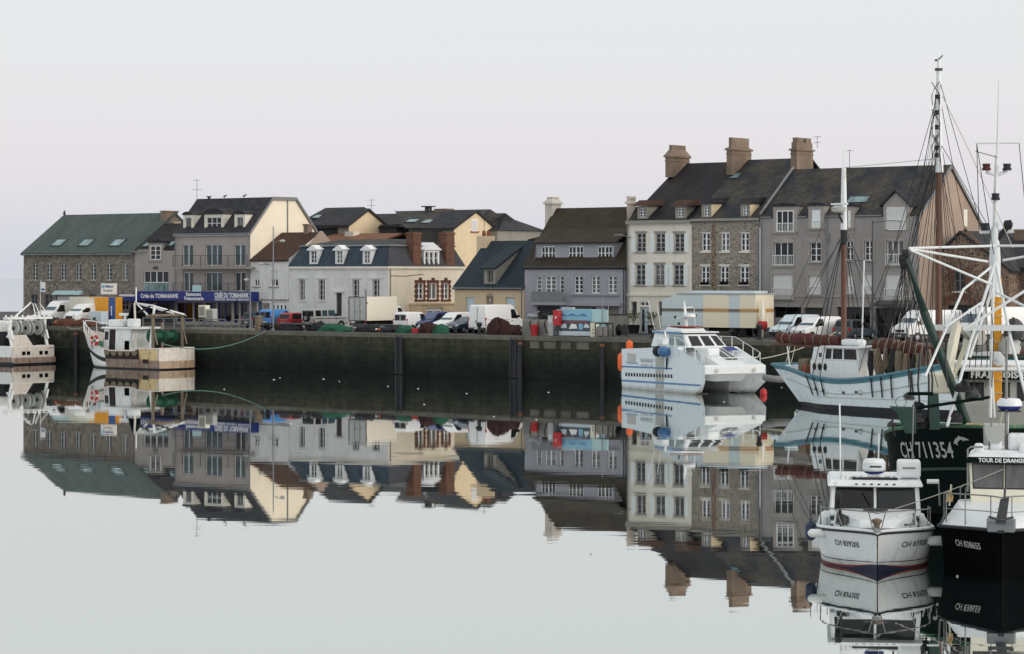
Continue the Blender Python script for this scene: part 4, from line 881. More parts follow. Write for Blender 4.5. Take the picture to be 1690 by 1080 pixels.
def house14():
    u0, u1 = U(1255), U(1517); T = row_thing('apartment_house', 'long taupe apartment house with white railings and pinkish right gable', 'apartment house', u0)
    ze = Z(1390, 357); f = FR(0); va, za = V(1568, u1), Zu(1568, 272, u1); vb = V(1622, u1); zb = Zu(1621, 374, u1)
    # openings: px0, px1, y0, y1, style
    O = [(1277, 1309, 400, 438, 'w3'), (1275, 1308, 453, 493, 'b'), (1336.5, 1355, 400, 432, 'w2'), (1335, 1354, 455, 486, 'b'), (1396, 1408, 398, 430, 'w2'), (1396, 1408, 454, 485, 'b'),
         (1426.5, 1441, 397.5, 430, 'w2'), (1424, 1440, 453, 485, 'b'), (1463, 1491, 397, 437, 'w3'), (1461, 1489, 453, 494, 'b')]
    G = [R(1277, 1322, 507, 560), R(1328, 1358, 508, 560), R(1382, 1436, 507, 562), R(1445, 1498, 509, 563)]
    hs = [R(*o[:4]) for o in O]
    cut = []
    for a, b, y0, y1 in ((1276, 1316, 341, 383), (1334, 1360, 340, 377), (1394, 1410, 341, 376)):
        r = R(a, b, y0, y1, -.04); cut.append((r[0] + .35, r[1] - .35, r[2], ze))
    r = R(1463, 1495, 341.5, 379.5, -.05); cut.append((r[0], r[1], r[2], ze))
    mb = MB(); mb.mat('plaster_taupe'); wall_holes(mb, f, u0, u1, QZ, ze, hs + G + cut, .3)
    gw = Rs(1590, 1596, 346, 374, u1); mb.mat('plaster_pink'); end_wall(mb, u1, [(0, QZ), (0, ze), (va, za - .1), (vb, zb), (vb, QZ)]); end_wall(mb, u0, [(0, ze - 2), (0, ze), (va, za - .1), (vb, zb)])
    T.add('wall', mb, None)
    for o, r in zip(O, hs):
        if o[4] == 'b':
            b = MB(); b.box(r[0], r[1], .08, .14, r[2], r[3]); T.add('roller_blind', b, 'blind')
        else: window(T, f, r, 3 if o[4] == 'w3' else 2, 1 if o[4] == 'w3' else 3, gm='glass_dark', rec=.16, fw=.07)
        wide = r[1] - r[0] > 1.5
        if wide or o[4] == 'b':
            railing(T, f, r[0] - .05, r[1] + .05, r[2] + .03, r[2] + (r[3] - r[2]) * .44, -.05, step=.16)
        surround(T, f, r, 'plaster_house', .14)
    # arched heads over the upper two storeys
    for (a, b, y) in ((1275, 1310, 400), (1334.5, 1357, 400), (1273, 1309.5, 453), (1333, 1356, 455)):
        q0, q1 = U(a), U(b); z = Z((a + b) / 2, y); m = (q0 + q1) / 2; h = (q1 - q0) / 2; n = 8
        pt = [(q0, z - .02)] + [(m - h * math.cos(math.pi * i / n), z + .1 + .32 * math.sin(math.pi * i / n)) for i in range(n + 1)] + [(q1, z - .02)]
        ab = MB(); ab.prism_v(pt, -.07, -.004); T.add('arched_head', ab, 'plaster_house')
    for i, r in enumerate(G):
        if i < 2:
            closed_panel(T, f, (r[0], r[1], QZ, r[3] - .9 if i == 0 else r[3]), 'light_grey' if i == 0 else 'dark_grey', 'garage_door', rec=.27, lines=5)
            if i == 0: b = MB(); b.box(r[0], r[1], .25, .29, r[3] - .897, r[3]); T.add('transom', b, 'glass_black')
        else: window(T, f, r, 4, 2, fm='dark_grey', gm='glass_black', rec=.25, name='shop_window')
        m = (r[0] + r[1]) / 2; h = (r[1] - r[0]) / 2 + .15; n = 8
        pt = [(m - h, r[3] + .004)] + [(m - h * math.cos(math.pi * k / n), r[3] + .01 + .3 * math.sin(math.pi * k / n)) for k in range(n + 1)] + [(m + h, r[3] + .004)]
        ab = MB(); ab.prism_v(pt, -.08, -.004); T.add('arched_head', ab, 'plaster_house')
    z = Z(1380, 503); sc_ = MB(); sc_.box(u0, u1, -.06, -.003, z + .62, z + .78); T.add('string_course', sc_, 'plaster_house')
    aw = R(1442, 1507, 498, 504, -.9); a = MB(); a.prism_u([(-.003, aw[3] + .1), (-1.1, aw[2] + .1), (-1.1, aw[2] - .1), (-.003, aw[3] - .1)], aw[0], aw[1]); T.add('awning', a, 'dark_grey')
    gable_roof(T, u0, u1, 0, ze + .05, va, za, vb, zb, 'slate_worn', oh=0, ohu=.12)
    for a_, b_ in ((1256, 1274), (1318, 1332), (1362, 1393), (1412, 1456)): gutter(T, U(a_), U(b_), -.1, ze - .02)
    for px in (1256.5, 1365, 1512): d_ = MB(); d_.tube([(U(px), -.1, ze), (U(px), -.1, QZ)], .05, 6); T.add('downpipe', d_, 'zinc')
    sl = slope_fn(0, ze, va, za)
    for a, b, y0, y1, k in ((1276, 1316, 341, 383, 'w3'), (1334, 1360, 340, 377, 'b'), (1394, 1410, 341, 376, 'w2')):
        r = R(a, b, y0, y1, -.04); w = (r[0] + .35, r[1] - .35, r[2], r[3] - .35); mb = MB(); g = FR(-.04); wall_holes(mb, g, r[0], r[1], r[2] - .5, r[3], [w], .2)
        for u in (r[0], r[1]): mb.poly([(u, -.04, r[2]), (u, -.04, r[3]), (u, sl(r[3]) + .4, r[3]), (u, 0, r[2])])
        do = T.add('dormer', mb, 'plaster_house'); m = (r[0] + r[1]) / 2; h = (r[1] - r[0]) / 2 + .12
        rf = MB(); pt = [(m - h, r[3] + .003)] + [(m - h * math.cos(math.pi * i / 8), r[3] + .06 + .25 * math.sin(math.pi * i / 8)) for i in range(9)] + [(m + h, r[3] + .003)]; rf.prism_v(pt, -.16, sl(r[3] + .3) + .4); T.add('dormer_roof', rf, 'slate_dark', do)
        if k == 'b': b_ = MB(); b_.box(w[0], w[1], -.03, -.005, w[2], w[3]); T.add('roller_blind', b_, 'shutter_blue', do)
        else: window(T, g, w, 3 if k == 'w3' else 2, 1, gm='glass_dark', rec=-.02, parent=do)
        railing(T, g, w[0], w[1], w[2] + .03, w[2] + (w[3] - w[2]) * .42, -.04, parent=do, step=.15)
        si = MB(); si.box(r[0], r[1], -.22, -.05, r[2] - .16, r[2] - .02); T.add('sill', si, 'concrete', do)
    # gable dormer with a blind
    r = R(1458, 1500, 338, 380, -.05); w = R(1463, 1495, 341.5, 379.5, -.05); g = FR(-.05); mb = MB(); wall_holes(mb, g, r[0], r[1], r[2], r[3], [w], .2); m = (r[0] + r[1]) / 2; zp = Z(1481, 317, -.05)
    mb.poly([(r[0], -.05, r[3]), (r[1], -.05, r[3]), (m, -.05, zp)])
    for u in (r[0], r[1]): mb.poly([(u, -.05, r[2]), (u, -.05, r[3]), (u, sl(r[3]) + .4, r[3]), (u, 0, r[2])])
    do = T.add('dormer', mb, 'plaster_house'); v2 = sl(zp) + .3; t = .14; rf = MB()
    for s in (-1, 1):
        e = r[0] - .25 if s < 0 else r[1] + .25; kz = (zp - r[3]) / (m - r[0]); ez = r[3] - .25 * kz
        rf.prism([(m, -.3, zp + .04), (e, -.3, ez + .04), (e, -.3, ez + .18), (m, -.3, zp + .2)], [(m, v2, zp + .04), (e, v2, ez + .04), (e, v2, ez + .18), (m, v2, zp + .2)])
    T.add('dormer_roof', rf, 'slate_dark', do); b_ = MB(); b_.box(w[0], w[1], -.035, -.008, w[2] + .1, w[3]); T.add('roller_blind', b_, 'blind', do); railing(T, g, w[0], w[1], w[2] + .03, w[2] + (w[3] - w[2]) * .44, -.05, parent=do, step=.15)
    b_ = MB(); b_.box(gw[0], gw[1], -.04, .02, gw[2], gw[3], SD(u1)); T.add('window', b_, 'plaster_bone')
    vg = MB()
    for p, q in (((-.3, ze - .1), (va, za)), ((va, za), (vb + .2, zb - .2))): vg.hexa([(u1 + .125, p[0], p[1] - .3), (u1 + .18, p[0], p[1] - .3), (u1 + .18, q[0], q[1] - .3), (u1 + .125, q[0], q[1] - .3), (u1 + .125, p[0], p[1] + .05), (u1 + .18, p[0], p[1] + .05), (u1 + .18, q[0], q[1] + .05), (u1 + .125, q[0], q[1] + .05)])
    T.add('verge_board', vg, 'mid_grey')
    kb = MB(); kb.tube([(u0 + .02, -.1, ze + .25), (u0 + .02, va, za + .18)], .12, 6); T.add('verge_flashing', kb, 'zinc')
    roof_window(T, 1417, 330, 2.0, 1.0, 0, ze, va, za)
    for px, yy in ((1385, 283), (1402, 247)): antenna(T, U(px, va), va, za - .3, Z(px, yy, va), arms=(.5,))
    cv = MB(); z = Z(1370, 399); cv.box(U(1367), U(1369), -.14, -.003, Z(1368, 400), Z(1368, 385)); T.add('hopper', cv, 'zinc')
    return T
def house15():
    vf = 3.0; u0 = U(1519, vf) + .3; m = U(1585, vf); u1 = 2 * m - u0 + 1; T = row_thing('brick_quoined_house', 'brown rubble stone house with brick quoins and dark slate roof', 'house', u0, vf)
    ze = Z(1520, 446, vf); zp = Z(1585, 386, vf); f = FR(vf)
    w, d = R(1574.5, 1593, 443, 481, vf), R(1564, 1604, 504, 560, vf)
    mb = MB(); wall_holes(mb, f, u0, u1, QZ, ze, [d, (w[0], w[1], w[2], min(w[3], ze - .01))]); k = (zp - ze) / (m - u0)
    a = w[3]; mb.poly([(u0, vf, ze), (w[0], vf, ze), (w[0], vf, ze + (w[0] - u0) * k)]); mb.poly([(w[1], vf, ze), (u1, vf, ze), (w[1], vf, ze + (u1 - w[1]) * k)]); mb.poly([(w[0], vf, ze), (w[1], vf, ze), (w[1], vf, ze + (u1 - w[1]) * k), (m, vf, zp), (w[0], vf, ze + (w[0] - u0) * k)])
    mb.poly([(u0, vf, QZ), (u0, vf + 12, QZ), (u0, vf + 12, ze), (u0, vf, ze)]); mb.poly([(u1, vf, QZ), (u1, vf + 12, QZ), (u1, vf + 12, ze), (u1, vf, ze)]); T.add('wall', mb, 'stone_brown')
    rb = MB()
    for s in (-1, 1):
        e = (u0 - .3) if s < 0 else (u1 + .3); ez = ze - .3 * k
        rb.prism([(m, vf - .2, zp + .05), (e, vf - .2, ez + .05), (e, vf - .2, ez + .22), (m, vf - .2, zp + .25)], [(m, vf + 12, zp + .05), (e, vf + 12, ez + .05), (e, vf + 12, ez + .22), (m, vf + 12, zp + .25)])
    T.add('roof', rb, 'slate_dark')
    window(T, f, (w[0], w[1], w[2], min(w[3], ze - .01)), 2, 2, fm='mid_grey', gm='glass_black', rec=.12, sill='plaster_bone'); window(T, f, d, 3, 1, fm='dark_grey', gm='glass_black', rec=.3, name='door')
    b = MB(); b.box(w[0] - .5, w[0] - .003, -.04, .0, w[2], w[3] + .1, f); b.box(w[1] + .003, w[1] + .5, -.04, 0, w[2], w[3] + .1, f); n = 8; mm = (d[0] + d[1]) / 2; h = (d[1] - d[0]) / 2
    for i in range(n):
        t0, t1 = math.pi * i / n, math.pi * (i + 1) / n
        b.prism([(mm - h * math.cos(t0), vf - .05, d[3] + .5 * h * math.sin(t0)), (mm - h * math.cos(t1), vf - .05, d[3] + .5 * h * math.sin(t1)), (mm - (h + .5) * math.cos(t1), vf - .05, d[3] + .5 * (h + .9) * math.sin(t1)), (mm - (h + .5) * math.cos(t0), vf - .05, d[3] + .5 * (h + .9) * math.sin(t0))],
                [(mm - h * math.cos(t0), vf - .004, d[3] + .5 * h * math.sin(t0)), (mm - h * math.cos(t1), vf - .004, d[3] + .5 * h * math.sin(t1)), (mm - (h + .5) * math.cos(t1), vf - .004, d[3] + .5 * (h + .9) * math.sin(t1)), (mm - (h + .5) * math.cos(t0), vf - .004, d[3] + .5 * (h + .9) * math.sin(t0))])
    b.box(u0, u0 + .7, -.05, 0, QZ, ze - .1, f); T.add('brick_quoin', b, 'brick')
    # second stone house to its right
    v2 = 5.0; a0, a1 = U(1612, v2), U(1730, v2); S = row_thing('stone_side_house', 'brown stone house with long dark slate roof behind the trawler mast', 'house', a0, v2)
    ze2 = Z(1650, 440, v2); zr2 = Z(1650, 393, v2 + 6); mb = MB(); ws = [R(1655, 1668, 452, 490, v2), R(1690, 1703, 452, 490, v2)]; g = FR(v2); wall_holes(mb, g, a0, a1, QZ, ze2, ws); end_wall(mb, a0, [(v2, QZ), (v2, ze2), (v2 + 6, zr2 - .1), (v2 + 12, ze2), (v2 + 12, QZ)]); S.add('wall', mb, 'stone_brown')
    for r in ws: window(S, g, r, 2, 2, rec=.15)
    gable_roof(S, a0, a1, v2, ze2, v2 + 6, zr2, v2 + 12, ze2, 'slate_dark'); c = U(1679, v2 + 6); chimney(S, (c, c + 1.4, zr2 - .5, Z(1680, 379, v2 + 6)), v2 + 5.4, v2 + 6.5, 'stone_chimney', neck=False)
    rw_ = roof_window(S, 1625, 402, 1.6, 1.2, v2, ze2, v2 + 6, zr2)
house1(); house2(); house3(); house4(); house5(); house_back_orange(); house_back_left(); house_back_right(); house_back_strip(); house9(); house11()
_t, _vr, _zr = house12(); house13(_vr, _zr); house14(); house15()
# ================================================================ vehicles (local frame: x forward, y left, z up)
def clip_z(poly, z, keep_low):
    out = []
    n = len(poly)
    for i in range(n):
        a, b = poly[i], poly[(i + 1) % n]; ina = (a[1] <= z) == keep_low; inb = (b[1] <= z) == keep_low
        if ina: out.append(a)
        if ina != inb: t = (z - a[1]) / (b[1] - a[1]); out.append((a[0] + (b[0] - a[0]) * t, z))
    return out
class Car:
    def __init__(s, name, label, cat, u, v, head, W, H, belt, taper, group=None):
        s.W, s.H, s.belt, s.taper = W, H, belt, taper
        s.T = Thing(name, label, cat, rw(u, v, QZ), -PHI + math.radians(head), group)
    def w(s, z): return s.W / 2 - (0 if z <= s.belt else s.taper * (z - s.belt) / (s.H - s.belt))
    def body(s, prof, paint, bevel=.05, name='body', parent=None, arches=()):
        mb = MB()
        full = []
        n = len(prof)
        for i in range(n):
            a, b = prof[i], prof[(i + 1) % n]; full.append(a)
            if (a[1] - s.belt) * (b[1] - s.belt) < 0: t = (s.belt - a[1]) / (b[1] - a[1]); full.append((a[0] + (b[0] - a[0]) * t, s.belt))
        n = len(full)
        pts = [(x, s.w(z), z) for x, z in full] + [(x, -s.w(z), z) for x, z in full]
        idx = {p: i for i, p in enumerate(full)}
        fs = [(i, (i + 1) % n, n + (i + 1) % n, n + i) for i in range(n)]
        mb.faces(pts, fs)
        for low in (True, False):
            pl = clip_z(prof, s.belt, low)
            if len(pl) < 3: continue
            for sg in (1, -1): mb.poly([(x, sg * s.w(z), z) for x, z in pl])
        s.b = s.T.add(name, mb, paint, parent, bevel=bevel, smooth=True); return s.b
    def side(s, poly, mat, name, both=True, off=.006, parent=None):
        mb = MB()
        for sg in ((1, -1) if both else (1,)): mb.poly([(x, sg * (s.w(z) + off), z) for x, z in poly])
        return s.T.add(name, mb, mat, parent or s.b)
    def sides(s, poly, mat, name, off=.006):
        for sg in (1, -1):
            mb = MB(); mb.poly([(x, sg * (s.w(z) + off), z) for x, z in poly]); s.T.add(name, mb, mat, s.b)
    def cross(s, p, q, mat, name, y0=-1, y1=1, off=.008, shrink=.1, parent=None):
        """panel lying on the profile segment p-q across the width"""
        d = Vector((q[0] - p[0], q[1] - p[1])).normalized(); n = Vector((d.y, -d.x))
        if name in ('windscreen', 'bonnet_vent', 'grille') and n.x < 0: n = -n
        if name in ('rear_window', 'rear_door') and n.x > 0: n = -n
        mb = MB(); a = s.w(p[1]) - shrink; b = s.w(q[1]) - shrink
        P = lambda t, y, w: (t[0] + n.x * off, y * w, t[1] + n.y * off)
        mb.poly([P(p, y0, a), P(p, y1, a), P(q, y1, b), P(q, y0, b)]); return s.T.add(name, mb, mat, parent or s.b)
    def wheels(s, xs, r=.32, hub='hub', wd=.2):
        for x in xs:
            for sg in (1, -1):
                y = sg * (s.W / 2 - .11)
                t = MB(); t.lathe([(r * .55, -wd / 2), (r * .92, -wd / 2), (r, -wd / 2 + .04), (r, wd / 2 - .04), (r * .92, wd / 2), (r * .55, wd / 2)], (x, y, r), 18, 'y'); wo = s.T.add('wheel', t, 'tyre', smooth=True)
                h = MB(); h.lathe([(r * .6, -.02), (r * .56, .02), (r * .2, .03)] if sg > 0 else [(r * .2, -.03), (r * .56, -.02), (r * .6, .02)], (x, y + sg * (wd / 2 - .005), r), 14, 'y'); s.T.add('rim', h, hub, wo)
                a = MB(); n = 10; yy = sg * (s.W / 2 + .004)
                a.poly([(x + (r + .09) * math.cos(math.pi * i / n), yy, r * .95 + (r + .09) * math.sin(math.pi * i / n)) for i in range(n + 1)]); s.T.add('wheel_arch', a, 'black', s.b)
    def bx(s, name, mat, *a, parent=None, bevel=0):
        m = MB(); m.box(*a); return s.T.add(name, m, mat, parent or s.b, bevel=bevel)
    def lamps(s, xf, zf, xr, zr, hf=.18, hr=.4, wf=.3, wr=.14, rear=True):
        for sg in (1, -1):
            y = sg * (s.W / 2 - .05 - wf / 2); s.bx('headlight', 'headlamp', xf - .12, xf + .015, y - wf / 2, y + wf / 2, zf - hf / 2, zf + hf / 2, bevel=.03)
            if rear: y = sg * (s.w(zr) - wr / 2 - .01); s.bx('tail_light', 'tail_lamp', xr - .012, xr + .1, y - wr / 2, y + wr / 2, zr - hr / 2, zr + hr / 2)
    def mirrors(s, x, z, mat='black'):
        for sg in (1, -1): y = sg * (s.w(z) + .12); s.bx('mirror', mat, x - .07, x + .07, y - .11, y + .11, z - .1, z + .12, bevel=.03)
    def plates(s, xf, xr, z=.55):
        s.bx('number_plate', 'plate', xf, xf + .02, -.25, .25, z - .06, z + .06); s.bx('number_plate', 'plate', xr - .02, xr, -.25, .25, z - .06, z + .06)
def high_van(label, u, v, head, paint='paint_white', L_=5.4, H=2.5, W=2.02, group='white vans parked along the quay', lowcol='dark_grey'):
    c = Car('panel_van', label, 'van', u, v, head, W, H, 1.2, .13, group); x0, x1 = -L_ / 2, L_ / 2
    prof = [(x0, .38), (x0 - .02, 1.0), (x0 + .05, H - .12), (x0 + .15, H), (x1 - 1.85, H), (x1 - 1.45, H - .14), (x1 - .68, 1.42), (x1 - .12, 1.14), (x1 + .02, .95), (x1 + .03, .38)]
    c.body(prof, paint, .07)
    c.cross((x1 - 1.36, H - .3), (x1 - .72, 1.5), 'car_glass', 'windscreen', shrink=.1)
    c.sides([(x1 - 1.95, 1.32), (x1 - .95, 1.32), (x1 - 1.38, H - .42), (x1 - 1.95, H - .42)], 'glass_black', 'side_window')
    c.sides([(x0 + .3, 1.22), (x1 - 2.2, 1.22), (x1 - 2.2, 1.26), (x0 + .3, 1.26)], 'mid_grey', 'rub_rail')
    for xs in (x1 - 2.05, x1 - 3.2): c.sides([(xs, .5), (xs + .025, .5), (xs + .025, H - .25), (xs, H - .25)], 'mid_grey', 'door_seam')
    c.sides([(x0 + .05, .42), (x1 - .1, .42), (x1 - .1, .6), (x0 + .05, .6)], lowcol, 'sill_trim')
    for sg in (1, -1): y = sg * (W / 2 + .01); c.bx('handle', 'black', x1 - 1.92, x1 - 1.75, y - .02, y + .02, 1.08, 1.14); 
    c.bx('bumper', lowcol, x1 - .2, x1 + .07, -W / 2 + .03, W / 2 - .03, .3, .68, bevel=.04); c.bx('bumper', lowcol, x0 - .08, x0 + .1, -W / 2 + .03, W / 2 - .03, .36, .56, bevel=.03)
    c.bx('grille', 'black', x1 - .05, x1 + .035, -.55, .55, .74, .95)
    c.bx('door_seam', 'mid_grey', x0 - .028, x0 + .04, -.012, .012, .6, H - .2); c.bx('lock_bar', 'black', x0 - .05, x0 - .01, .06, .14, .95, 1.2)
    c.lamps(x1 - .02, .98, x0, 1.05, hf=.3, hr=.75, wf=.32, wr=.12); c.mirrors(x1 - 1.05, 1.5); c.plates(x1 + .072, x0 - .082, .47); c.wheels((x1 - .95, x0 + 1.05), .34)
    return c
def small_van(label, u, v, head, paint='paint_white', group='white vans parked along the quay', glazed=False, cat='van', name='small_van', trim='dark_grey', L_=4.1, H=1.82):
    c = Car(name, label, cat, u, v, head, 1.72, H, 1.05, .14, group); x0, x1 = -L_ / 2, L_ / 2; W = 1.72
    prof = [(x0, .32), (x0 - .03, .9), (x0 + .06, H - .16), (x0 + .2, H - .02), (x0 + 1.2, H), (x1 - 1.95, H - .02), (x1 - 1.7, H - .1), (x1 - .95, 1.12), (x1 - .2, .92), (x1, .72), (x1, .32)]
    c.body(prof, paint, .07)
    c.cross((x1 - 1.65, H - .2), (x1 - .98, 1.16), 'car_glass', 'windscreen', shrink=.09)
    c.sides([(x1 - 2.2, 1.1), (x1 - 1.15, 1.1), (x1 - 1.68, H - .2), (x1 - 2.2, H - .2)], 'glass_black', 'side_window')
    if glazed:
        c.sides([(x0 + 1.05, 1.1), (x1 - 2.3, 1.1), (x1 - 2.3, H - .2), (x0 + 1.0, H - .2)], 'glass_black', 'side_window'); c.sides([(x0 + .3, 1.12), (x0 + .92, 1.12), (x0 + .9, H - .24), (x0 + .34, H - .24)], 'glass_black', 'side_window')
    for sg in (-1, 1):
        m = MB(); y0, y1 = sorted((sg * .08, sg * .62)); m.box(x0 + .0, x0 + .01, y0, y1, 1.05, H - .26); k = .035
        m.v = [(x - k + (z - 1.05) * .06, y, z) for x, y, z in m.v]; c.T.add('rear_window', m, 'glass_black', c.b)
    c.bx('door_seam', 'mid_grey', x0 - .035, x0 + .03, -.012, .012, .5, H - .2)
    for xs in (x1 - 2.25,): c.sides([(xs, .45), (xs + .025, .45), (xs + .025, H - .15), (xs, H - .15)], 'mid_grey', 'door_seam')
    c.bx('bumper', trim, x1 - .2, x1 + .06, -W / 2 + .04, W / 2 - .04, .28, .56, bevel=.04); c.bx('bumper', trim, x0 - .09, x0 + .1, -W / 2 + .03, W / 2 - .03, .32, .52, bevel=.03); c.bx('grille', 'black', x1 - .05, x1 + .012, -.45, .45, .58, .7)
    c.lamps(x1 - .02, .72, x0, .95, hf=.2, hr=.5, wf=.34, wr=.11); c.mirrors(x1 - 1.3, 1.15); c.plates(x1 + .062, x0 - .092, .62 if not glazed else .45); c.wheels((x1 - .8, x0 + .75), .3)
    return c
def hatch(label, u, v, head, paint, cat='car', name='parked_car', group='cars parked along the quay', L_=4.0, H=1.5, W=1.72):
    c = Car(name, label, cat, u, v, head, W, H, .88, .2, group); x0, x1 = -L_ / 2, L_ / 2
    prof = [(x0 + .03, .28), (x0, .6), (x0 + .06, .92), (x0 + .32, H - .12), (x0 + .55, H - .02), (x0 + 1.4, H), (x1 - 1.95, H - .04), (x1 - 1.1, .95), (x1 - .2, .78), (x1, .6), (x1, .28)]
    c.body(prof, paint, .08)
    c.cross((x1 - 1.88, H - .1), (x1 - 1.16, .98), 'car_glass', 'windscreen', shrink=.12); c.cross((x0 + .29, H - .17), (x0 + .09, .96), 'glass_black', 'rear_window', shrink=.16)
    c.sides([(x0 + .38, .94), (x1 - 1.35, .94), (x1 - 1.95, H - .14), (x0 + .62, H - .12)], 'glass_black', 'side_window')
    c.sides([(-.05, .45), (-.02, .45), (-.02, H - .1), (-.05, H - .1)], paint, 'door_pillar', off=.012)
    c.bx('bumper', paint, x1 - .2, x1 + .05, -W / 2 + .05, W / 2 - .05, .26, .5, bevel=.05); c.bx('bumper', paint, x0 - .06, x0 + .12, -W / 2 + .05, W / 2 - .05, .28, .52, bevel=.05); c.bx('grille', 'black', x1 - .05, x1 + .012, -.4, .4, .52, .62)
    c.lamps(x1 - .06, .68, x0 + .02, .84, hf=.15, hr=.26, wf=.34, wr=.26); c.mirrors(x1 - 1.5, 1.0, paint); c.plates(x1 + .052, x0 - .062, .6 if False else .56); c.wheels((x1 - .78, x0 + .72), .31)
    return c
def jeep(label, u, v, head):
    c = Car('off_road_car', label, 'car', u, v, head, 1.76, 1.95, 1.15, .08, 'cars parked along the quay'); x0, x1 = -2.2, 2.2; H = 1.95; W = 1.76
    prof = [(x0, .5), (x0, H - .06), (x0 + .08, H), (x1 - 1.75, H), (x1 - 1.42, 1.26), (x1 - .05, 1.18), (x1, 1.1), (x1, .5)]
    c.body(prof, 'paint_silver', .05); c.cross((x1 - 1.70, H - .12), (x1 - 1.46, 1.3), 'car_glass', 'windscreen', shrink=.08)
    for a, b in ((x0 + .15, x0 + .9), (x0 + 1.05, x0 + 1.75), (x0 + 1.88, x1 - 1.5)): c.sides([(a, 1.25), (b, 1.25), (b - (.15 if b > .5 else 0), H - .15), (a, H - .15)], 'glass_black' if a < x0 + .2 else 'car_glass', 'side_window')
    c.sides([(x0 + .05, .98), (x1 - .05, .98), (x1 - .05, 1.06), (x0 + .05, 1.06)], 'dark_grey', 'rub_rail')
    m = MB(); m.box(x0 - .012, x0, -.7, .7, 1.25, H - .2); c.T.add('rear_window', m, 'glass_black', c.b)
    t = MB(); t.lathe([(.2, -.1), (.37, -.1), (.37, .1), (.2, .1)], (x0 - .14, .1, 1.08), 18, 'x'); so = c.T.add('spare_wheel', t, 'tyre', smooth=True); h = MB(); h.lathe([(.2, -.02), (.19, .01)], (x0 - .23, .1, 1.08), 14, 'x'); c.T.add('rim', h, 'hub', so)
    for xs in (x0 + .97, x0 + 1.82, x1 - 1.42): c.sides([(xs, .6), (xs + .025, .6), (xs + .025, 1.2), (xs, 1.2)], 'dark_grey', 'door_seam')
    c.bx('bumper', 'dark_grey', x1 - .1, x1 + .1, -W / 2 + .03, W / 2 - .03, .45, .68); c.bx('bumper', 'dark_grey', x0 - .1, x0 + .1, -W / 2 + .03, W / 2 - .03, .45, .66); c.bx('grille', 'black', x1 - .05, x1 + .012, -.5, .5, .78, 1.08)
    c.lamps(x1, .95, x0, .85, hf=.2, hr=.2, wf=.2, wr=.2); c.mirrors(x1 - 1.5, 1.35); c.plates(x1 + .102, x0 - .102, .6); c.wheels((x1 - .75, x0 + .8), .38)
def box_truck(label, u, v, head):
    c = Car('box_truck', label, 'truck', u, v, head, 2.0, 2.3, 1.25, .14); T = c.T
    prof = [(1.2, .45), (1.2, 2.3), (1.55, 2.3), (1.9, 2.15), (2.5, 1.35), (3.0, 1.1), (3.1, .9), (3.1, .45)]
    c.body(prof, 'paint_white', .07, name='cab'); c.cross((1.95, 2.06), (2.46, 1.42), 'car_glass', 'windscreen', shrink=.1); c.sides([(1.35, 1.35), (2.25, 1.35), (1.85, 2.1), (1.35, 2.1)], 'glass_black', 'side_window')
    b = MB(); b.box(-3.3, 1.05, -1.08, 1.08, .95, 3.15); bo = T.add('cargo_box', b, 'paint_cream', bevel=.03)
    f = MB()
    for y0, y1, z0, z1 in ((-1.09, -1.02, .93, 3.17), (1.02, 1.09, .93, 3.17), (-1.018, 1.018, 3.1, 3.17), (-1.018, 1.018, .93, 1.0)): f.box(-3.36, -3.303, y0, y1, z0, z1)
    T.add('rear_frame', f, 'dark_grey', bo)
    for s in (-1, 1):
        d = MB(); y0, y1 = sorted((s * .02, s * 1.0)); d.box(-3.34, -3.303, y0, y1, 1.02, 3.08); T.add('rear_door', d, 'light_grey', bo, bevel=.01)
        l = MB(); y = s * .3; l.tube([(-3.37, y, 1.05), (-3.37, y, 3.05)], .022, 6); l.box(-3.39, -3.345, y - .12, y + .05, 1.75, 1.83); T.add('lock_bar', l, 'mid_grey', bo)
        h = MB(); 
        h.box(-3.4, -3.2, s * 1.093, s * 1.12, 2.55, 2.68); T.add('hinge', h, 'dark_grey', bo)
    ch = MB(); ch.box(-3.2, 2.4, -.45, .45, .55, .9); T.add('chassis', ch, 'black')
    c.bx('bumper', 'dark_grey', 2.95, 3.16, -.95, .95, .35, .7, bevel=.04); u_ = MB(); u_.box(-3.3, -3.15, -1.0, 1.0, .5, .72); T.add('underrun_bar', u_, 'dark_grey')
    c.lamps(3.08, .95, 0, 0, rear=False); c.mirrors(2.15, 1.55); c.wheels((2.35, -1.9), .36)
    for s in (-1, 1): t = MB(); t.box(-3.32, -3.303, s * .9 - .09, s * .9 + .09, .74, .9); T.add('tail_light', t, 'tail_lamp')
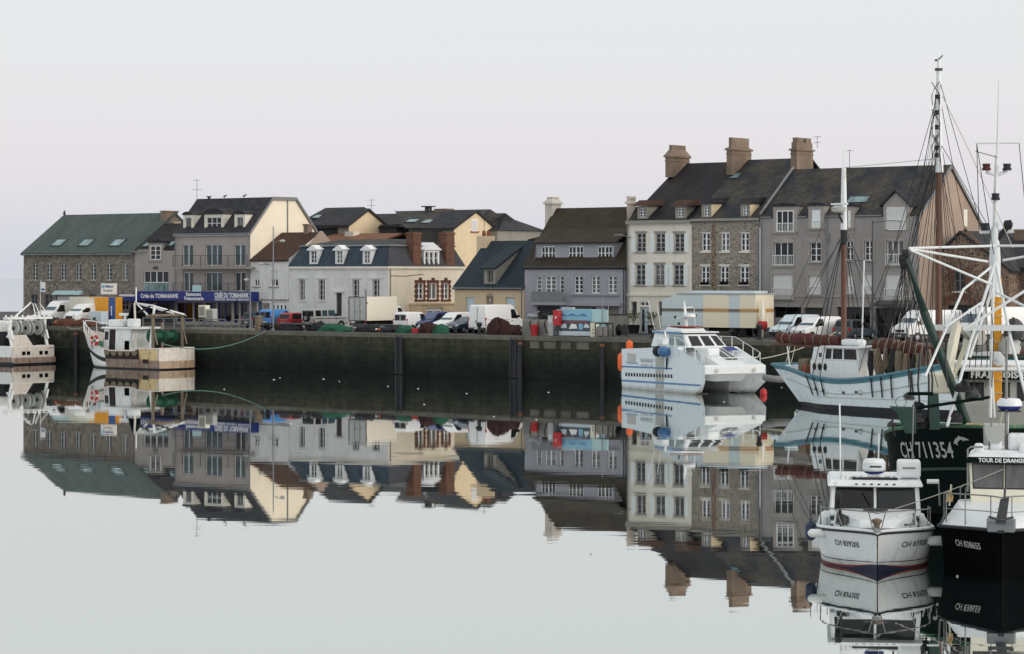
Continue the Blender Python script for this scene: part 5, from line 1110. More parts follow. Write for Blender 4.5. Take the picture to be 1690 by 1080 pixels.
def market_trailer():
    u0, u1 = U(1092, -5.5), U(1247, -5.5); T = row_thing('market_trailer', 'long white and cream market trailer with a brown stripe parked behind the catamaran', 'trailer', u0, -5.5)
    T.off = (u0, -5.5, QZ); v0, v1 = -5.5, -2.6; z0, z1 = QZ + .75, QZ + 3.55
    k = [U(1161, v0), U(1203, v0), U(1221, v0)]
    mb = MB(); a = u0 + 1.6
    mb.mat('trailer_skin'); mb.prism_v([(u0, z0), (u1, z0), (u1, z1), (a, z1), (u0, z1 - .55)], v0, v1); T.add('body', mb, None, bevel=.03)
    for x0, x1 in ((k[0], k[1]), (k[2], u1 - .02)):
        p = MB(); p.box(x0, x1, v0 - .035, v0 - .003, z0 + .02, z1 - .03); T.add('side_panel', p, 'trailer_cream')
    e = MB(); e.box(u1 + .003, u1 + .03, v0 + .03, v1 - .03, z0 + .03, z1 - .05); T.add('end_panel', e, 'trailer_cream')
    d = MB(); d.box(u1 + .033, u1 + .05, v0 + .5, v0 + 1.5, z0 + .2, z1 - .5); T.add('door', d, 'boat_cream')
    cp = MB(); cp.box(a - .1, u1 + .08, v0 - .08, v1 + .08, z1 + .003, z1 + .1); T.add('roof_trim', cp, 'light_grey')
    rb = MB(); rb.box(u0 + 2.6, u1 - .4, v0 + .5, v1 - .3, z1 + .103, z1 + .3); rb.box(u0 + 2.2, u1 - 1.2, v0 + .3, v0 + .45, z1 + .103, z1 + .2); T.add('roof_awning', rb, 'paint_ice', bevel=.03)
    for uu in (u1 - 2.2, u1 - 1.35):
        for vv in (v0 + .1, v1 - .3): w = MB(); w.lathe([(.2, 0), (.36, .0), (.36, .22), (.2, .22)], (uu, vv, QZ + .36), 16, 'y'); T.add('wheel', w, 'tyre')
    st = MB()
    for i in range(3): st.box(k[1] + .4 - i * .25, k[1] + .66 - i * .25, v0 - .8, v0 - .04, QZ + .02 + .22 * (2 - i) , QZ + .1 + .22 * (2 - i))
    st.tube([(k[1] + .7, v0 - .4, z0), (k[1] - .3, v0 - .4, QZ + .05)], .05, 6); T.add('steps', st, 'dark_grey')
    for uu in (k[0] + .1, k[1] + .2, u1 - .3, u0 + .6): l = MB(); l.tube([(uu, v0 + .12, QZ), (uu, v0 + .12, z0)], .06, 6); T.add('jack_leg', l, 'dark_grey')
    sk = MB(); sk.box(u0 + .05, u0 + 4, v0 + .05, v0 + .1, QZ + .06, z0 - .003); T.add('skirt', sk, 'paint_ice')
    un = MB(); un.box(u0 + 4.2, u1 - .2, v0 + .9, v1 - .9, QZ + .45, z0 - .003); T.add('chassis', un, 'black')
    um = row_thing('market_umbrella', 'folded cream parasol with red foot leaning at the market trailer end', 'parasol', u1 + .5, v0 + .3); q = MB(); q.lathe([(.05, QZ), (.08, QZ + .5), (.28, QZ + 1.2), (.16, QZ + 2.4), (.04, QZ + 3.3)], (u1 + .5, v0 + .3, 0), 10); um.add('canopy', q, 'paint_cream', smooth=True); q = MB(); q.lathe([(.34, QZ + .7), (.42, QZ + .95), (.36, QZ + 1.3), (.3, QZ + 1.35)], (u1 + .5, v0 + .3, 0), 10); um.add('tie_cover', q, 'red', smooth=True)
def vehicles():
    out = -90; inn = 90
    W = lambda px, v: U(px, v)
    # left end
    hatch('white hatchback parked leftmost beside the stone warehouse', W(44, -8), -5.5, out - 8, 'paint_white')
    high_van('tall white panel van parked by the stone warehouse garage', W(92, -6.5), -5.2, out - 6, H=2.45)
    c = high_van('white box van with cream body and lit headlamp beside the yellow container', W(129, -8), -6.5, out - 6, H=2.2, L_=5.0)
    # centre left
    hatch('dark blue car half hidden behind the lamp post at the shop front', W(420, -6), -5.0, inn - 3, 'paint_dkblue', H=1.62)
    hatch('navy car parked between the dark blue car and the bright blue van', W(436, -6), -4.2, inn, 'paint_dkblue', H=1.6)
    small_van('bright blue van seen from behind below the street lamp', W(452, -6), -5.2, inn, 'paint_blue', None, H=1.85)
    hatch('dark red hatchback parked left of the silver off-roader', W(481, -6), -5.2, inn, 'paint_red', H=1.55)
    jeep('silver off-road car with spare wheel on its rear door', W(521, -6.2), -5.0, inn - 2)
    box_truck('white box truck with grey rear doors before the white mansard house', W(608, -8), -6.2, inn)
    small_van('small white van with two dark rear windows beside the box truck', W(668, -9), -7.6, inn)
    small_van('dark blue people carrier facing the water between two white vans', W(712, -7), -6.4, out - 6, 'paint_navy', None, glazed=True, cat='car', name='people_carrier', trim='paint_navy', L_=4.3)
    small_van('small white van facing the water with dark bonnet shadow beside the blue people carrier', W(742, -8), -7.3, out - 8)
    hatch('dark blue car wedged behind the large white van', W(770, -8), -8.0, out - 6, 'paint_dkblue', H=1.45)
    high_van('large white panel van seen from behind before the sand cottage', W(806, -9), -7.8, inn, L_=5.6, H=2.55)
    # right
    market_trailer()
    small_van('silver white van with dark bumper right of the market trailer', W(1302, -7), -6.0, out - 10, 'paint_ice', glazed=False, trim='black', H=1.95, L_=4.6)
    small_van('white delivery van parked beside the silver white van', W(1333, -9), -7.6, out - 12, H=1.85, L_=4.5)
    hatch('dark grey estate car seen from behind left of the main mast', W(1411, -6), -6.0, inn, 'paint_steel', H=1.65, L_=4.4)
    high_van('white van with orange side lamps behind the tall brown mast', W(1525, -8), -7.4, out - 22, H=2.45, L_=5.6)
    high_van('white van parked furthest right behind the trawler', W(1625, -6), -4.6, out - 30, H=2.7, L_=6.2)
vehicles()
# ================================================================ quay furniture
def lump(mb, c, rx, ry, h, seed, n=22, m=9, rough=.25):
    rows = []
    for j in range(m + 1):
        t = j / m; row = []
        for i in range(n + 1):
            a = 2 * math.pi * (i % n) / n; r = math.cos(t * math.pi / 2) ** .7; z = math.sin(t * math.pi / 2)
            k = 1 + rough * (noise.noise(Vector((math.cos(a) * 2.2 + seed, math.sin(a) * 2.2, z * 2.5))) + .6 * noise.noise(Vector((math.cos(a) * 6 + seed, math.sin(a) * 6, z * 7))))
            row.append((c[0] + rx * r * math.cos(a) * k, c[1] + ry * r * math.sin(a) * k, c[2] + h * z * k))
        rows.append(row)
    mb.grid(rows)
def heap(name, label, cat, px0, px1, py, v, mat, group=None, h=None, bits=(), depth=1.0):
    u0, u1 = U(px0, v), U(px1, v); hh = h or max(.2, Z((px0 + px1) / 2, py, v) - QZ); T = row_thing(name, label, cat, (u0 + u1) / 2, v, group)
    mb = MB(); s = random.uniform(0, 50); w = (u1 - u0) / 2
    lump(mb, ((u0 + u1) / 2, v, QZ), w, depth, hh, s)
    for i in range(3): lump(mb, ((u0 + u1) / 2 + random.uniform(-.5, .5) * w, v - depth * .3, QZ), w * .45, depth * .7, hh * random.uniform(.7, 1.1), s + i * 7 + 3)
    T.add('netting', mb, mat, smooth=True)
    for b in bits:
        fl = MB()
        for i in range(1): x = (u0 + u1) / 2 + random.uniform(-.7, .7) * w; fl.lathe([(.03, -.12), (.11, -.07), (.13, 0), (.11, .07), (.03, .12)], (x, v - depth * .75, QZ + hh * .55), 10, 'x')
        T.add('float', fl, b, smooth=True)
    return T
def lamp_post(label, px, v, py_top, arms, mat='zinc', base=.09):
    u = U(px, v); z = Z(px, py_top, v); T = row_thing('street_lamp', label, 'street lamp', u, v, 'street lamps on the quay')
    m = MB(); m.tube([(u, v, QZ), (u, v, QZ + 1.2), (u, v, z)], [base, base * .9, base * .5], 10); T.add('pole', m, mat)
    b = MB(); b.lathe([(base * 1.9, QZ), (base * 1.8, QZ + .12), (base * 1.2, QZ + .25)], (u, v, 0), 10); T.add('base_plate', b, mat)
    for (dx, py) in arms:
        za = Z(px, py, v); a = MB(); a.tube([(u, v, za - .15), (u + dx * .6, v, za), (u + dx, v, za + .02)], .03, 6); ao = T.add('arm', a, mat)
        h = MB(); s = 1 if dx > 0 else -1; h.lathe([(.03, -.32), (.12, -.2), (.13, .15), (.05, .3)], (u + dx + s * .25, v, za), 10, 'x'); T.add('lamp_head', h, 'light_grey', ao, smooth=True)
def rail(label, px0, px1, v, n, py=None, mat='galv'):
    u0, u1 = U(px0, v), U(px1, v); T = row_thing('quay_railing', label, 'railing', u0, v, 'low railings on the quay'); h = .95
    for i in range(n + 1):
        p = MB(); c = u0 + (u1 - u0) * i / n; p.box(c - .05, c + .05, v - .05, v + .05, QZ, QZ + h - .045); T.add('post', p, mat)
    r = MB(); r.tube([(u0, v, QZ + h), (u1, v, QZ + h)], .045, 6); T.add('top_rail', r, mat); r = MB(); r.tube([(u0, v, QZ + .45), (u1, v, QZ + .45)], .03, 6); T.add('mid_rail', r, mat)
def bollard(label, px, v, h=.9):
    u = U(px, v); T = row_thing('bollard', label, 'bollard', u, v, 'bollards along the quay edge'); m = MB(); k = h / .9
    m.lathe([(.3, QZ), (.3, QZ + .06), (.17, QZ + .12), (.14, QZ + .55 * k), (.24, QZ + .66 * k), (.27, QZ + .78 * k), (.16, QZ + .9 * k)], (u, v, 0), 14); T.add('body', m, 'boot_black', smooth=True)
def furniture():
    e = VQ + 1.6
    lamp_post('tall double armed street lamp before the white cottage', 451, e + .3, 374, ((.9, 398), (-1.3, 436)))
    lamp_post('shorter grey lamp post at the right end of the blue fascia', 413, e + 1.5, 456, ((-.25, 462),))
    lamp_post('slim lamp pole before the mauve house', 994, e + .2, 466, (), base=.06)
    lamp_post('tall lamp with two arms before the apartment house', 1440, -4.0, 364, ((2.2, 365), (-2.2, 430)), 'dark_grey')
    rail('low grey railing before the shop windows', 328, 372, e + .4, 4); rail('low grey railing left of the lamp post', 382, 416, e + .4, 3); rail('low railing behind the rusty trawler', 236, 322, e + 1.2, 5)
    # long stone kerb bench by the shop
    u0, u1 = U(322, e), U(425, e); T = row_thing('stone_kerb', 'pale stone kerb along the quay edge below the shop', 'kerb', u0, e); m = MB(); m.box(u0, u1, e - .6, e - .25, QZ + .03, QZ + .2); T.add('kerb', m, 'concrete')
    for lab, px, py, w, mat in (('beige service cabinet on a post before the shop', 337, 504, .95, 'boat_cream'), ('pale grey electric cabinet before the shop', 349, 510, 1.0, 'light_grey')):
        v = e + .9; u = U(px, v); zt = Z(px, py, v); T = row_thing('service_cabinet', lab, 'cabinet', u, v, 'cabinets before the shop'); b = MB(); b.box(u - w / 2, u + w / 2, v - .3, v + .3, zt - 1.15, zt); co_ = T.add('cabinet', b, mat, bevel=.03)
        l = MB(); l.box(u - .12, u + .12, v - .12, v + .12, QZ, zt - 1.153); T.add('leg', l, 'mid_grey'); d = MB(); d.box(u - w * .38, u + w * .38, v - .32, v - .303, zt - 1.0, zt - .15); T.add('door', d, 'concrete', co_)
    v = e; u = U(427, v); T = row_thing('timber_post', 'stout weathered timber post left of the street lamp', 'post', u, v); m = MB(); m.box(u - .28, u + .28, v - .28, v + .28, QZ, Z(427, 523, v)); T.add('post', m, 'canvas_tan', bevel=.04); m = MB(); z = Z(427, 523, v); m.box(u - .32, u + .32, v - .32, v + .32, z + .002, z + .08); T.add('cap', m, 'concrete', bevel=.02)
    # container, banners and bins at the left
    v = -6.5; u0, u1 = U(146, v), U(176, v); T = row_thing('storage_container', 'yellow and cream storage container beside the white box van', 'container', u0, v); zt = Z(160, 491, v); m = MB(); m.box(u0, u1, v, v + 2.2, QZ + .1, zt); T.add('body', m, 'amber', bevel=.03); m = MB(); m.box(u0, u0 + .9, v - .04, v - .003, QZ + .3, zt - .1); T.add('end_panel', m, 'boat_cream'); m = MB(); m.box(u0 + 1.1, u1 - .05, v - .05, v - .003, QZ + .1, QZ + 1.1); T.add('lower_panel', m, 'plaster_bone'); m = MB(); m.box(u0 - 3.0, u0 - .02, v + .1, v + 2.0, QZ + 1.0, zt + .02); T.add('cargo_box', m, 'boat_cream')
    v = -7.5; u0, u1 = U(154, v), U(174, v); T = row_thing('pallet_bin', 'pale pallet bin with green mark before the yellow container', 'bin', u0, v); zt = Z(164, 514, v); m = MB(); m.box(u0, u1, v - .6, v + .4, QZ + .12, zt); o_ = T.add('bin', m, 'paint_ice', bevel=.03); m = MB(); c = (u0 + u1) / 2; m.box(c - .28, c + .1, v - .62, v - .603, QZ + .35, QZ + .85); T.add('mark', m, 'green_net', o_)
    for s in (0, 1): m = MB(); x = u0 if s == 0 else u1 - .3; m.box(x, x + .3, v - .55, v + .35, QZ, QZ + .117); T.add('foot', m, 'dark_grey')
    v = -6.8; u0, u1 = U(179, v), U(189, v); T = row_thing('blue_banner', 'upright blue advertising board right of the yellow container', 'advertising board', u0, v); zt = Z(184, 491, v); m = MB(); m.box(u0, u1, v, v + .12, QZ + .5, zt); o_ = T.add('board', m, 'royal'); m = MB(); c = (u0 + u1) / 2; m.box(c - .07, c + .07, v - .02, v - .003, QZ + 1.0, QZ + 1.7); m.box(c - .1, c + .1, v - .02, v - .003, QZ + 1.78, QZ + 1.95); T.add('symbol', m, 'white_paint', o_)
    for x in (u0 + .1, u1 - .1): m = MB(); m.box(x - .05, x + .05, v + .02, v + .1, QZ, QZ + .497); T.add('leg', m, 'dark_grey')
    v = -4.0; r = R(166.5, 192, 468, 486, v); T = row_thing('billboard', 'white billboard with blue print before the stone warehouse', 'billboard', r[0], v); m = MB(); m.box(r[0], r[1], v, v + .1, r[2], r[3]); o_ = T.add('board', m, 'white_paint'); w_ = r[1] - r[0]; h = r[3] - r[2]
    T.add('print', text_mb('Maison', .5, lambda x, y: (r[0] + w_ * .3 + x, v - .01, r[2] + h * .62 + y * .8), w_ * .5), 'royal', o_); T.add('print', text_mb('Les parcs', .4, lambda x, y: (r[0] + w_ * .15 + x, v - .01, r[2] + h * .25 + y), w_ * .6), 'mid_grey', o_); m = MB(); m.box(r[0] + .1, r[0] + w_ * .25, v - .02, v - .003, r[2] + h * .55, r[3] - .15); T.add('emblem', m, 'sky_paint', o_)
    for x in (r[0] + .4, r[1] - .4): m = MB(); m.box(x - .07, x + .07, v + .02, v + .09, QZ, r[2] - .002); T.add('leg', m, 'mid_grey')
    v = -9.5; r = R(68, 74.5, 466, 482, v); T = row_thing('hanging_banner', 'small white and blue banner on a pole before the warehouse', 'banner', r[0], v); m = MB(); m.tube([(r[0] - .12, v, QZ), (r[0] - .12, v, r[3] + .2)], .05, 8); T.add('pole', m, 'light_grey'); m = MB(); m.box(r[0] - .06, r[1], v - .015, v + .015, r[2], r[3]); o_ = T.add('banner', m, 'white_paint'); m = MB(); m.box(r[0] + .05, r[1] - .05, v - .03, v - .017, r[2] + .15, r[2] + .35); T.add('print', m, 'royal', o_)
    # gear on the quay
    G = 'heaps of fishing nets on the quay'
    heap('net_heap', 'wide rusty orange heap of nets behind the rope reels at left', 'net heap', 88, 128, 527, e + .8, 'orange_net', G, bits=('orange',)); heap('net_heap', 'reddish brown heap of nets below the yellow container', 'net heap', 128, 158, 528, e + 1, 'orange_net', G); heap('net_heap', 'dark net heap under the tall white van', 'net heap', 72, 98, 524, e + 1.6, 'dark_net', G)
    heap('net_heap', 'long green net spread in front of the silver off-roader', 'net heap', 528, 578, 539, e + .6, 'green_net', G, h=.62); heap('net_heap', 'dark net heap at the left end of the green net', 'net heap', 518, 540, 536, e + .9, 'dark_net', G, h=.75)
    heap('net_heap', 'bright green net pile beside the red floats', 'net heap', 659, 682, 541, e + .6, 'green_net', G, h=.6); heap('net_heap', 'brown net heap right of the red floats', 'net heap', 696, 724, 539, e + .5, 'red_net', G, h=.9); heap('net_heap', 'green net heap below the white van bonnet', 'net heap', 716, 738, 541, e + .9, 'green_net', G, h=.7)
    heap('net_heap', 'tallest dark red net heap beside the large white panel van', 'net heap', 808, 838, 532, e + .5, 'red_net', G, h=1.35); heap('net_heap', 'low dark red net heap below the large van wheel', 'net heap', 828, 858, 541, e + .4, 'red_net', G, h=.75)
    heap('rope_heap', 'tangle of dark ropes under the box truck', 'rope heap', 590, 625, 540, e + .7, 'dark_net', 'heaps of rope on the quay', h=.65); heap('rope_heap', 'low dark rope tangle between box truck and small white van', 'rope heap', 620, 660, 542, e + .6, 'dark_net', 'heaps of rope on the quay', h=.5, bits=('fender_white', 'orange'))
    v = e + .4; u = U(689, v); T = row_thing('red_crate', 'red fish crate with white float beside the bright green net', 'crate', u, v); m = MB(); m.box(u - .45, u + .35, v - .3, v + .3, QZ, QZ + .45); T.add('crate', m, 'red', bevel=.03); m = MB(); m.lathe([(.04, -.2), (.18, -.1), (.2, 0), (.18, .1), (.04, .2)], (u + .3, v, QZ + .6), 12, 'y'); T.add('float', m, 'fender_white', smooth=True)
    # flat trailers with gear
    for lab, a, b, vv in (('low dark flat trailer loaded with net bundles before the red car', 436, 524, e + 1.0), ('low dark flat trailer under the box truck', 592, 656, e + 1.5)):
        u0, u1 = U(a, vv), U(b, vv); T = row_thing('flat_trailer', lab, 'trailer', u0, vv, 'flat trailers at the quay edge'); m = MB(); m.box(u0, u1, vv - .5, vv + .7, QZ + .55, QZ + .7); T.add('deck', m, 'dark_grey')
        for x in (u0 + .8, u1 - .8):
            w = MB(); w.lathe([(.1, 0), (.26, 0), (.26, .18), (.1, .18)], (x, vv - .45, QZ + .26), 14, 'y'); T.add('wheel', w, 'tyre')
        l = MB(); lump(l, ((u0 + u1) / 2, vv - .35, QZ), (u1 - u0) * .3, .35, .5, a); T.add('net_bundle', l, 'dark_net', smooth=True)
        d = MB(); d.tube([(u0, vv, QZ + .6), (u0 - 1.2, vv, QZ + .35)], .05, 6); T.add('drawbar', d, 'dark_grey')
    # fuel station
    v = VQ + 2.2
    for lab, a, b, y, mat in (('grey fuel cabinet under silver machinery beside the large van', 862, 886, 528, 'concrete'), ('grey fuel cabinet with black hose right of the red bin', 890, 906, 528, 'concrete')):
        u0, u1 = U(a, v), U(b, v); z = Z((a + b) / 2, y, v); T = row_thing('fuel_cabinet', lab, 'cabinet', u0, v, 'fuel station cabinets'); m = MB(); m.box(u0, u1, v, v + 1.0, QZ, z); co_ = T.add('cabinet', m, mat, bevel=.02)
        c = (u0 + u1) / 2; q = MB(); q.lathe([(.08, -.5), (.22, -.45), (.22, .3), (.1, .5)], (c, v + .5, z + .3), 10, 'x'); q.box(c - .15, c + .15, v + .3, v + .7, z + .002, z + .15); q.tube([(c + .3, v + .4, z + .5), (c + .75, v + .3, z + .7)], .06, 6); T.add('pump', q, 'steel' if a < 880 else 'black', smooth=True)
        h = MB(); h.tube([(c + .2, v + .1, z + .2), (c + .1, v - .1, z - .3), (c + .3, v - .15, z - 1.0), (c + .6, v - .1, z - 1.25)], .05, 6); T.add('hose', h, 'black'); d = MB(); d.box(u0 + .1, c - .02, v - .02, v - .003, QZ + .15, z - .15); T.add('door', d, 'mid_grey', co_)
    u = U(882, v - .5); T = row_thing('red_bin', 'red litter bin standing between the two fuel cabinets', 'bin', u, v - .5); m = MB(); m.lathe([(.28, QZ), (.34, QZ + .85), (.36, QZ + .9), (.3, QZ + .92)], (u, v - .5, 0), 14); T.add('bin', m, 'red', smooth=True); m = MB(); m.lathe([(.24, QZ + .921), (.2, QZ + .99)], (u, v - .5, 0), 14); T.add('lid', m, 'tail_lamp', smooth=True)
    u = U(910.5, v); T = row_thing('white_pillar', 'white upright service pillar left of the mural kiosk', 'pillar', u, v); z = Z(911, 521, v); m = MB(); m.box(u - .28, u + .28, v - .2, v + .2, QZ, z); T.add('pillar', m, 'light_grey', bevel=.04); m = MB(); m.box(u - .18, u + .18, v - .22, v - .203, z - .6, z - .2); T.add('panel', m, 'paint_ice')
    v = VQ + 1.9; u0, u1 = U(918.5, v), U(975, v); zt, zm = Z(945, 511, v), Z(945, 529, v); T = row_thing('mural_kiosk', 'kiosk painted with a harbour mural of blue sky and boats', 'kiosk', u0, v); m = MB(); m.box(u0, u1, v, v + 2, QZ + .08, zt); T.add('body', m, 'sky_paint', bevel=.02)
    m = MB(); m.box(u0 + .05, u1 - .05, v - .02, v - .003, QZ + .45, zm); mo = T.add('mural', m, 'paint_steel')
    k = (u1 - u0); random.seed(5)
    for (nm, mt, pl) in (('painted_boat', 'paint_ice', [(.1, .25), (.16, .62), (.27, .72), (.3, .3)]), ('painted_boat', 'paint_white', [(.36, .2), (.44, .7), (.58, .62), (.62, .25)]), ('painted_boat', 'sky_paint', [(.66, .15), (.66, .7), (.78, .7), (.78, .15)]), ('painted_boat', 'paint_ice', [(.8, .35), (.86, .75), (.97, .55), (.97, .3)]), ('painted_quay', 'red', [(.05, .82), (.05, .9), (.95, .9), (.95, .82)]), ('painted_boat', 'paint_dkblue', [(.3, .1), (.38, .75), (.41, .75), (.35, .1)])):
        q = MB(); H_ = zm - QZ - .45; q.poly([(u0 + .05 + x * (k - .1), v - .024, QZ + .45 + z * H_) for x, z in pl]); T.add(nm, q, mt, mo)
    q = MB(); n = 10; q.poly([(u0 + .3, v - .012, zm + .35)] + [(u0 + .3 + (k - .6) * i / n, v - .012, zm + .5 + .12 * math.sin(i * 1.7)) for i in range(n + 1)] + [(u1 - .3, v - .012, zm + .35)]); T.add('painted_coast', q, 'stripe_blue')
    m = MB(); m.box(u0, u1, v - .06, v - .003, QZ + .08, QZ + .44); T.add('plinth', m, 'paint_ice'); m = MB(); m.box(u0 + .3, u0 + 1.5, v + .3, v + .6, zt + .002, zt + .18); T.add('roof_lamp', m, 'light_grey')
    a = U(975, v + .1); b = U(1003, v + .1); m = MB(); m.box(a + .01, b, v + .1, v + .2, zm - .1, zt); T.add('screen_panel', m, 'aqua_paint'); m = MB(); m.box(a + .02, b, v - .05, v + .09, zm - .25, zm - .11); T.add('counter', m, 'concrete')
    u = U(921, v - .2); T = row_thing('red_fire_box', 'red fire hose box at the left of the mural kiosk', 'fire box', u, v - .3); m = MB(); m.box(u - .32, u + .32, v - .5, v - .1, QZ + .9, QZ + 2.2); o_ = T.add('box', m, 'red', bevel=.03); m = MB(); m.box(u - .07, u + .07, v - .35, v - .2, QZ, QZ + .897); T.add('post', m, 'dark_grey'); m = MB(); m.box(u - .06, u + .06, v - .53, v - .503, QZ + 1.5, QZ + 1.7); T.add('handle', m, 'white_paint', o_)
    v = VQ + 1.5; u = U(981, v); T = row_thing('cream_meter_box', 'slim cream meter box right of the mural kiosk', 'cabinet', u, v); z = Z(981, 534, v); m = MB(); m.box(u - .3, u + .3, v - .2, v + .2, QZ, z); o_ = T.add('box', m, 'boat_cream', bevel=.03)
    for zz in (.3, .55): m = MB(); m.box(u - .05, u + .05, v - .22, v - .203, QZ + zz, QZ + zz + .1); T.add('dial', m, 'dark_grey', o_)
    u0, u1 = U(986, v), U(1007, v); T = row_thing('cage_trolley', 'dark tubular cage holding grey boxes by the lamp pole', 'cage', u0, v); z = Z(996, 534, v); m = MB()
    for x in (u0, u1):
        for vv in (v - .3, v + .4): m.tube([(x, vv, QZ), (x, vv, z)], .05, 6)
    for vv in (v - .3, v + .4): m.tube([(u0, vv, z), (u1, vv, z)], .05, 6)
    T.add('frame', m, 'black'); 
    for x in (u0 + .1, (u0 + u1) / 2 + .05): m = MB(); m.box(x, x + (u1 - u0) / 2 - .15, v - .15, v + .3, QZ + .1, z - .25); T.add('box', m, 'concrete', bevel=.02)
    v = -5.0; u0, u1 = U(1003, v), U(1022, v); T = row_thing('grey_service_hut', 'low grey service hut before the mauve house porch', 'hut', u0, v); m = MB(); m.box(u0, u1, v, v + 1.2, QZ, QZ + 1.7); T.add('body', m, 'concrete', bevel=.02); m = MB(); m.box(u0 - .1, u1 + .1, v - .1, v + 1.3, QZ + 1.703, QZ + 1.8); T.add('roof', m, 'dark_grey')
    v = VQ + 1.8; u = U(1026, v); T = row_thing('cable_reel', 'black cable reel in a tubular stand before the shuttered house', 'reel', u, v); m = MB(); m.lathe([(.12, -.3), (.5, -.3), (.5, -.26), (.28, -.25), (.28, .25), (.5, .26), (.5, .3), (.12, .3)], (u, v, QZ + .62), 16, 'x'); T.add('reel', m, 'black')
    for s in (-.38, .38): m = MB(); m.tube([(u + s, v - .4, QZ), (u + s, v, QZ + .64), (u + s, v + .4, QZ)], .035, 6); T.add('stand', m, 'dark_grey')
    for i, px in enumerate((1046, 1075)):
        v = -1.0; u = U(px, v); T = row_thing('potted_shrub', ('wide planter with a pale shrub left of the white front door', 'dark pot with a small shrub right of the white front door')[i], 'potted plant', u, v, 'plants beside the white front door'); w = .55 if i == 0 else .35; m = MB(); m.lathe([(w * .8, QZ), (w, QZ + .7), (w * 1.06, QZ + .75), (w * .9, QZ + .76)], (u, v, 0), 14); T.add('pot', m, 'black', smooth=True)
        s = MB()
        for k in range(5): a = k * 1.26; s.tube([(u, v, QZ + .7), (u + .12 * math.cos(a), v + .12 * math.sin(a), QZ + 1.2), (u + .3 * math.cos(a), v + .3 * math.sin(a), QZ + 1.75)], .018, 5)
        T.add('stem', s, 'twig'); l = MB()
        for k in range(150):
            c = Vector((u, v, QZ + 1.55)) + Vector((random.gauss(0, .28), random.gauss(0, .28), random.gauss(0, .22))); d = Vector((random.uniform(-1, 1), random.uniform(-1, 1), random.uniform(-1, 1))).normalized() * .09; e2 = d.orthogonal().normalized() * .05
            l.poly([tuple(c - d), tuple(c + e2), tuple(c + d), tuple(c - e2)])
        T.add('leaves', l, 'leaf')
    bollard('squat black bollard behind the catamaran radar', 1077, VQ + .55, .85); bollard('black bollard before the market trailer end', 1253, VQ + 1.6, 1.3); bollard('small bollard beside the timber post', 433, VQ + .6, .6); bollard('grey bollard below the large white panel van', 791, VQ + .9, 1.1)
furniture()
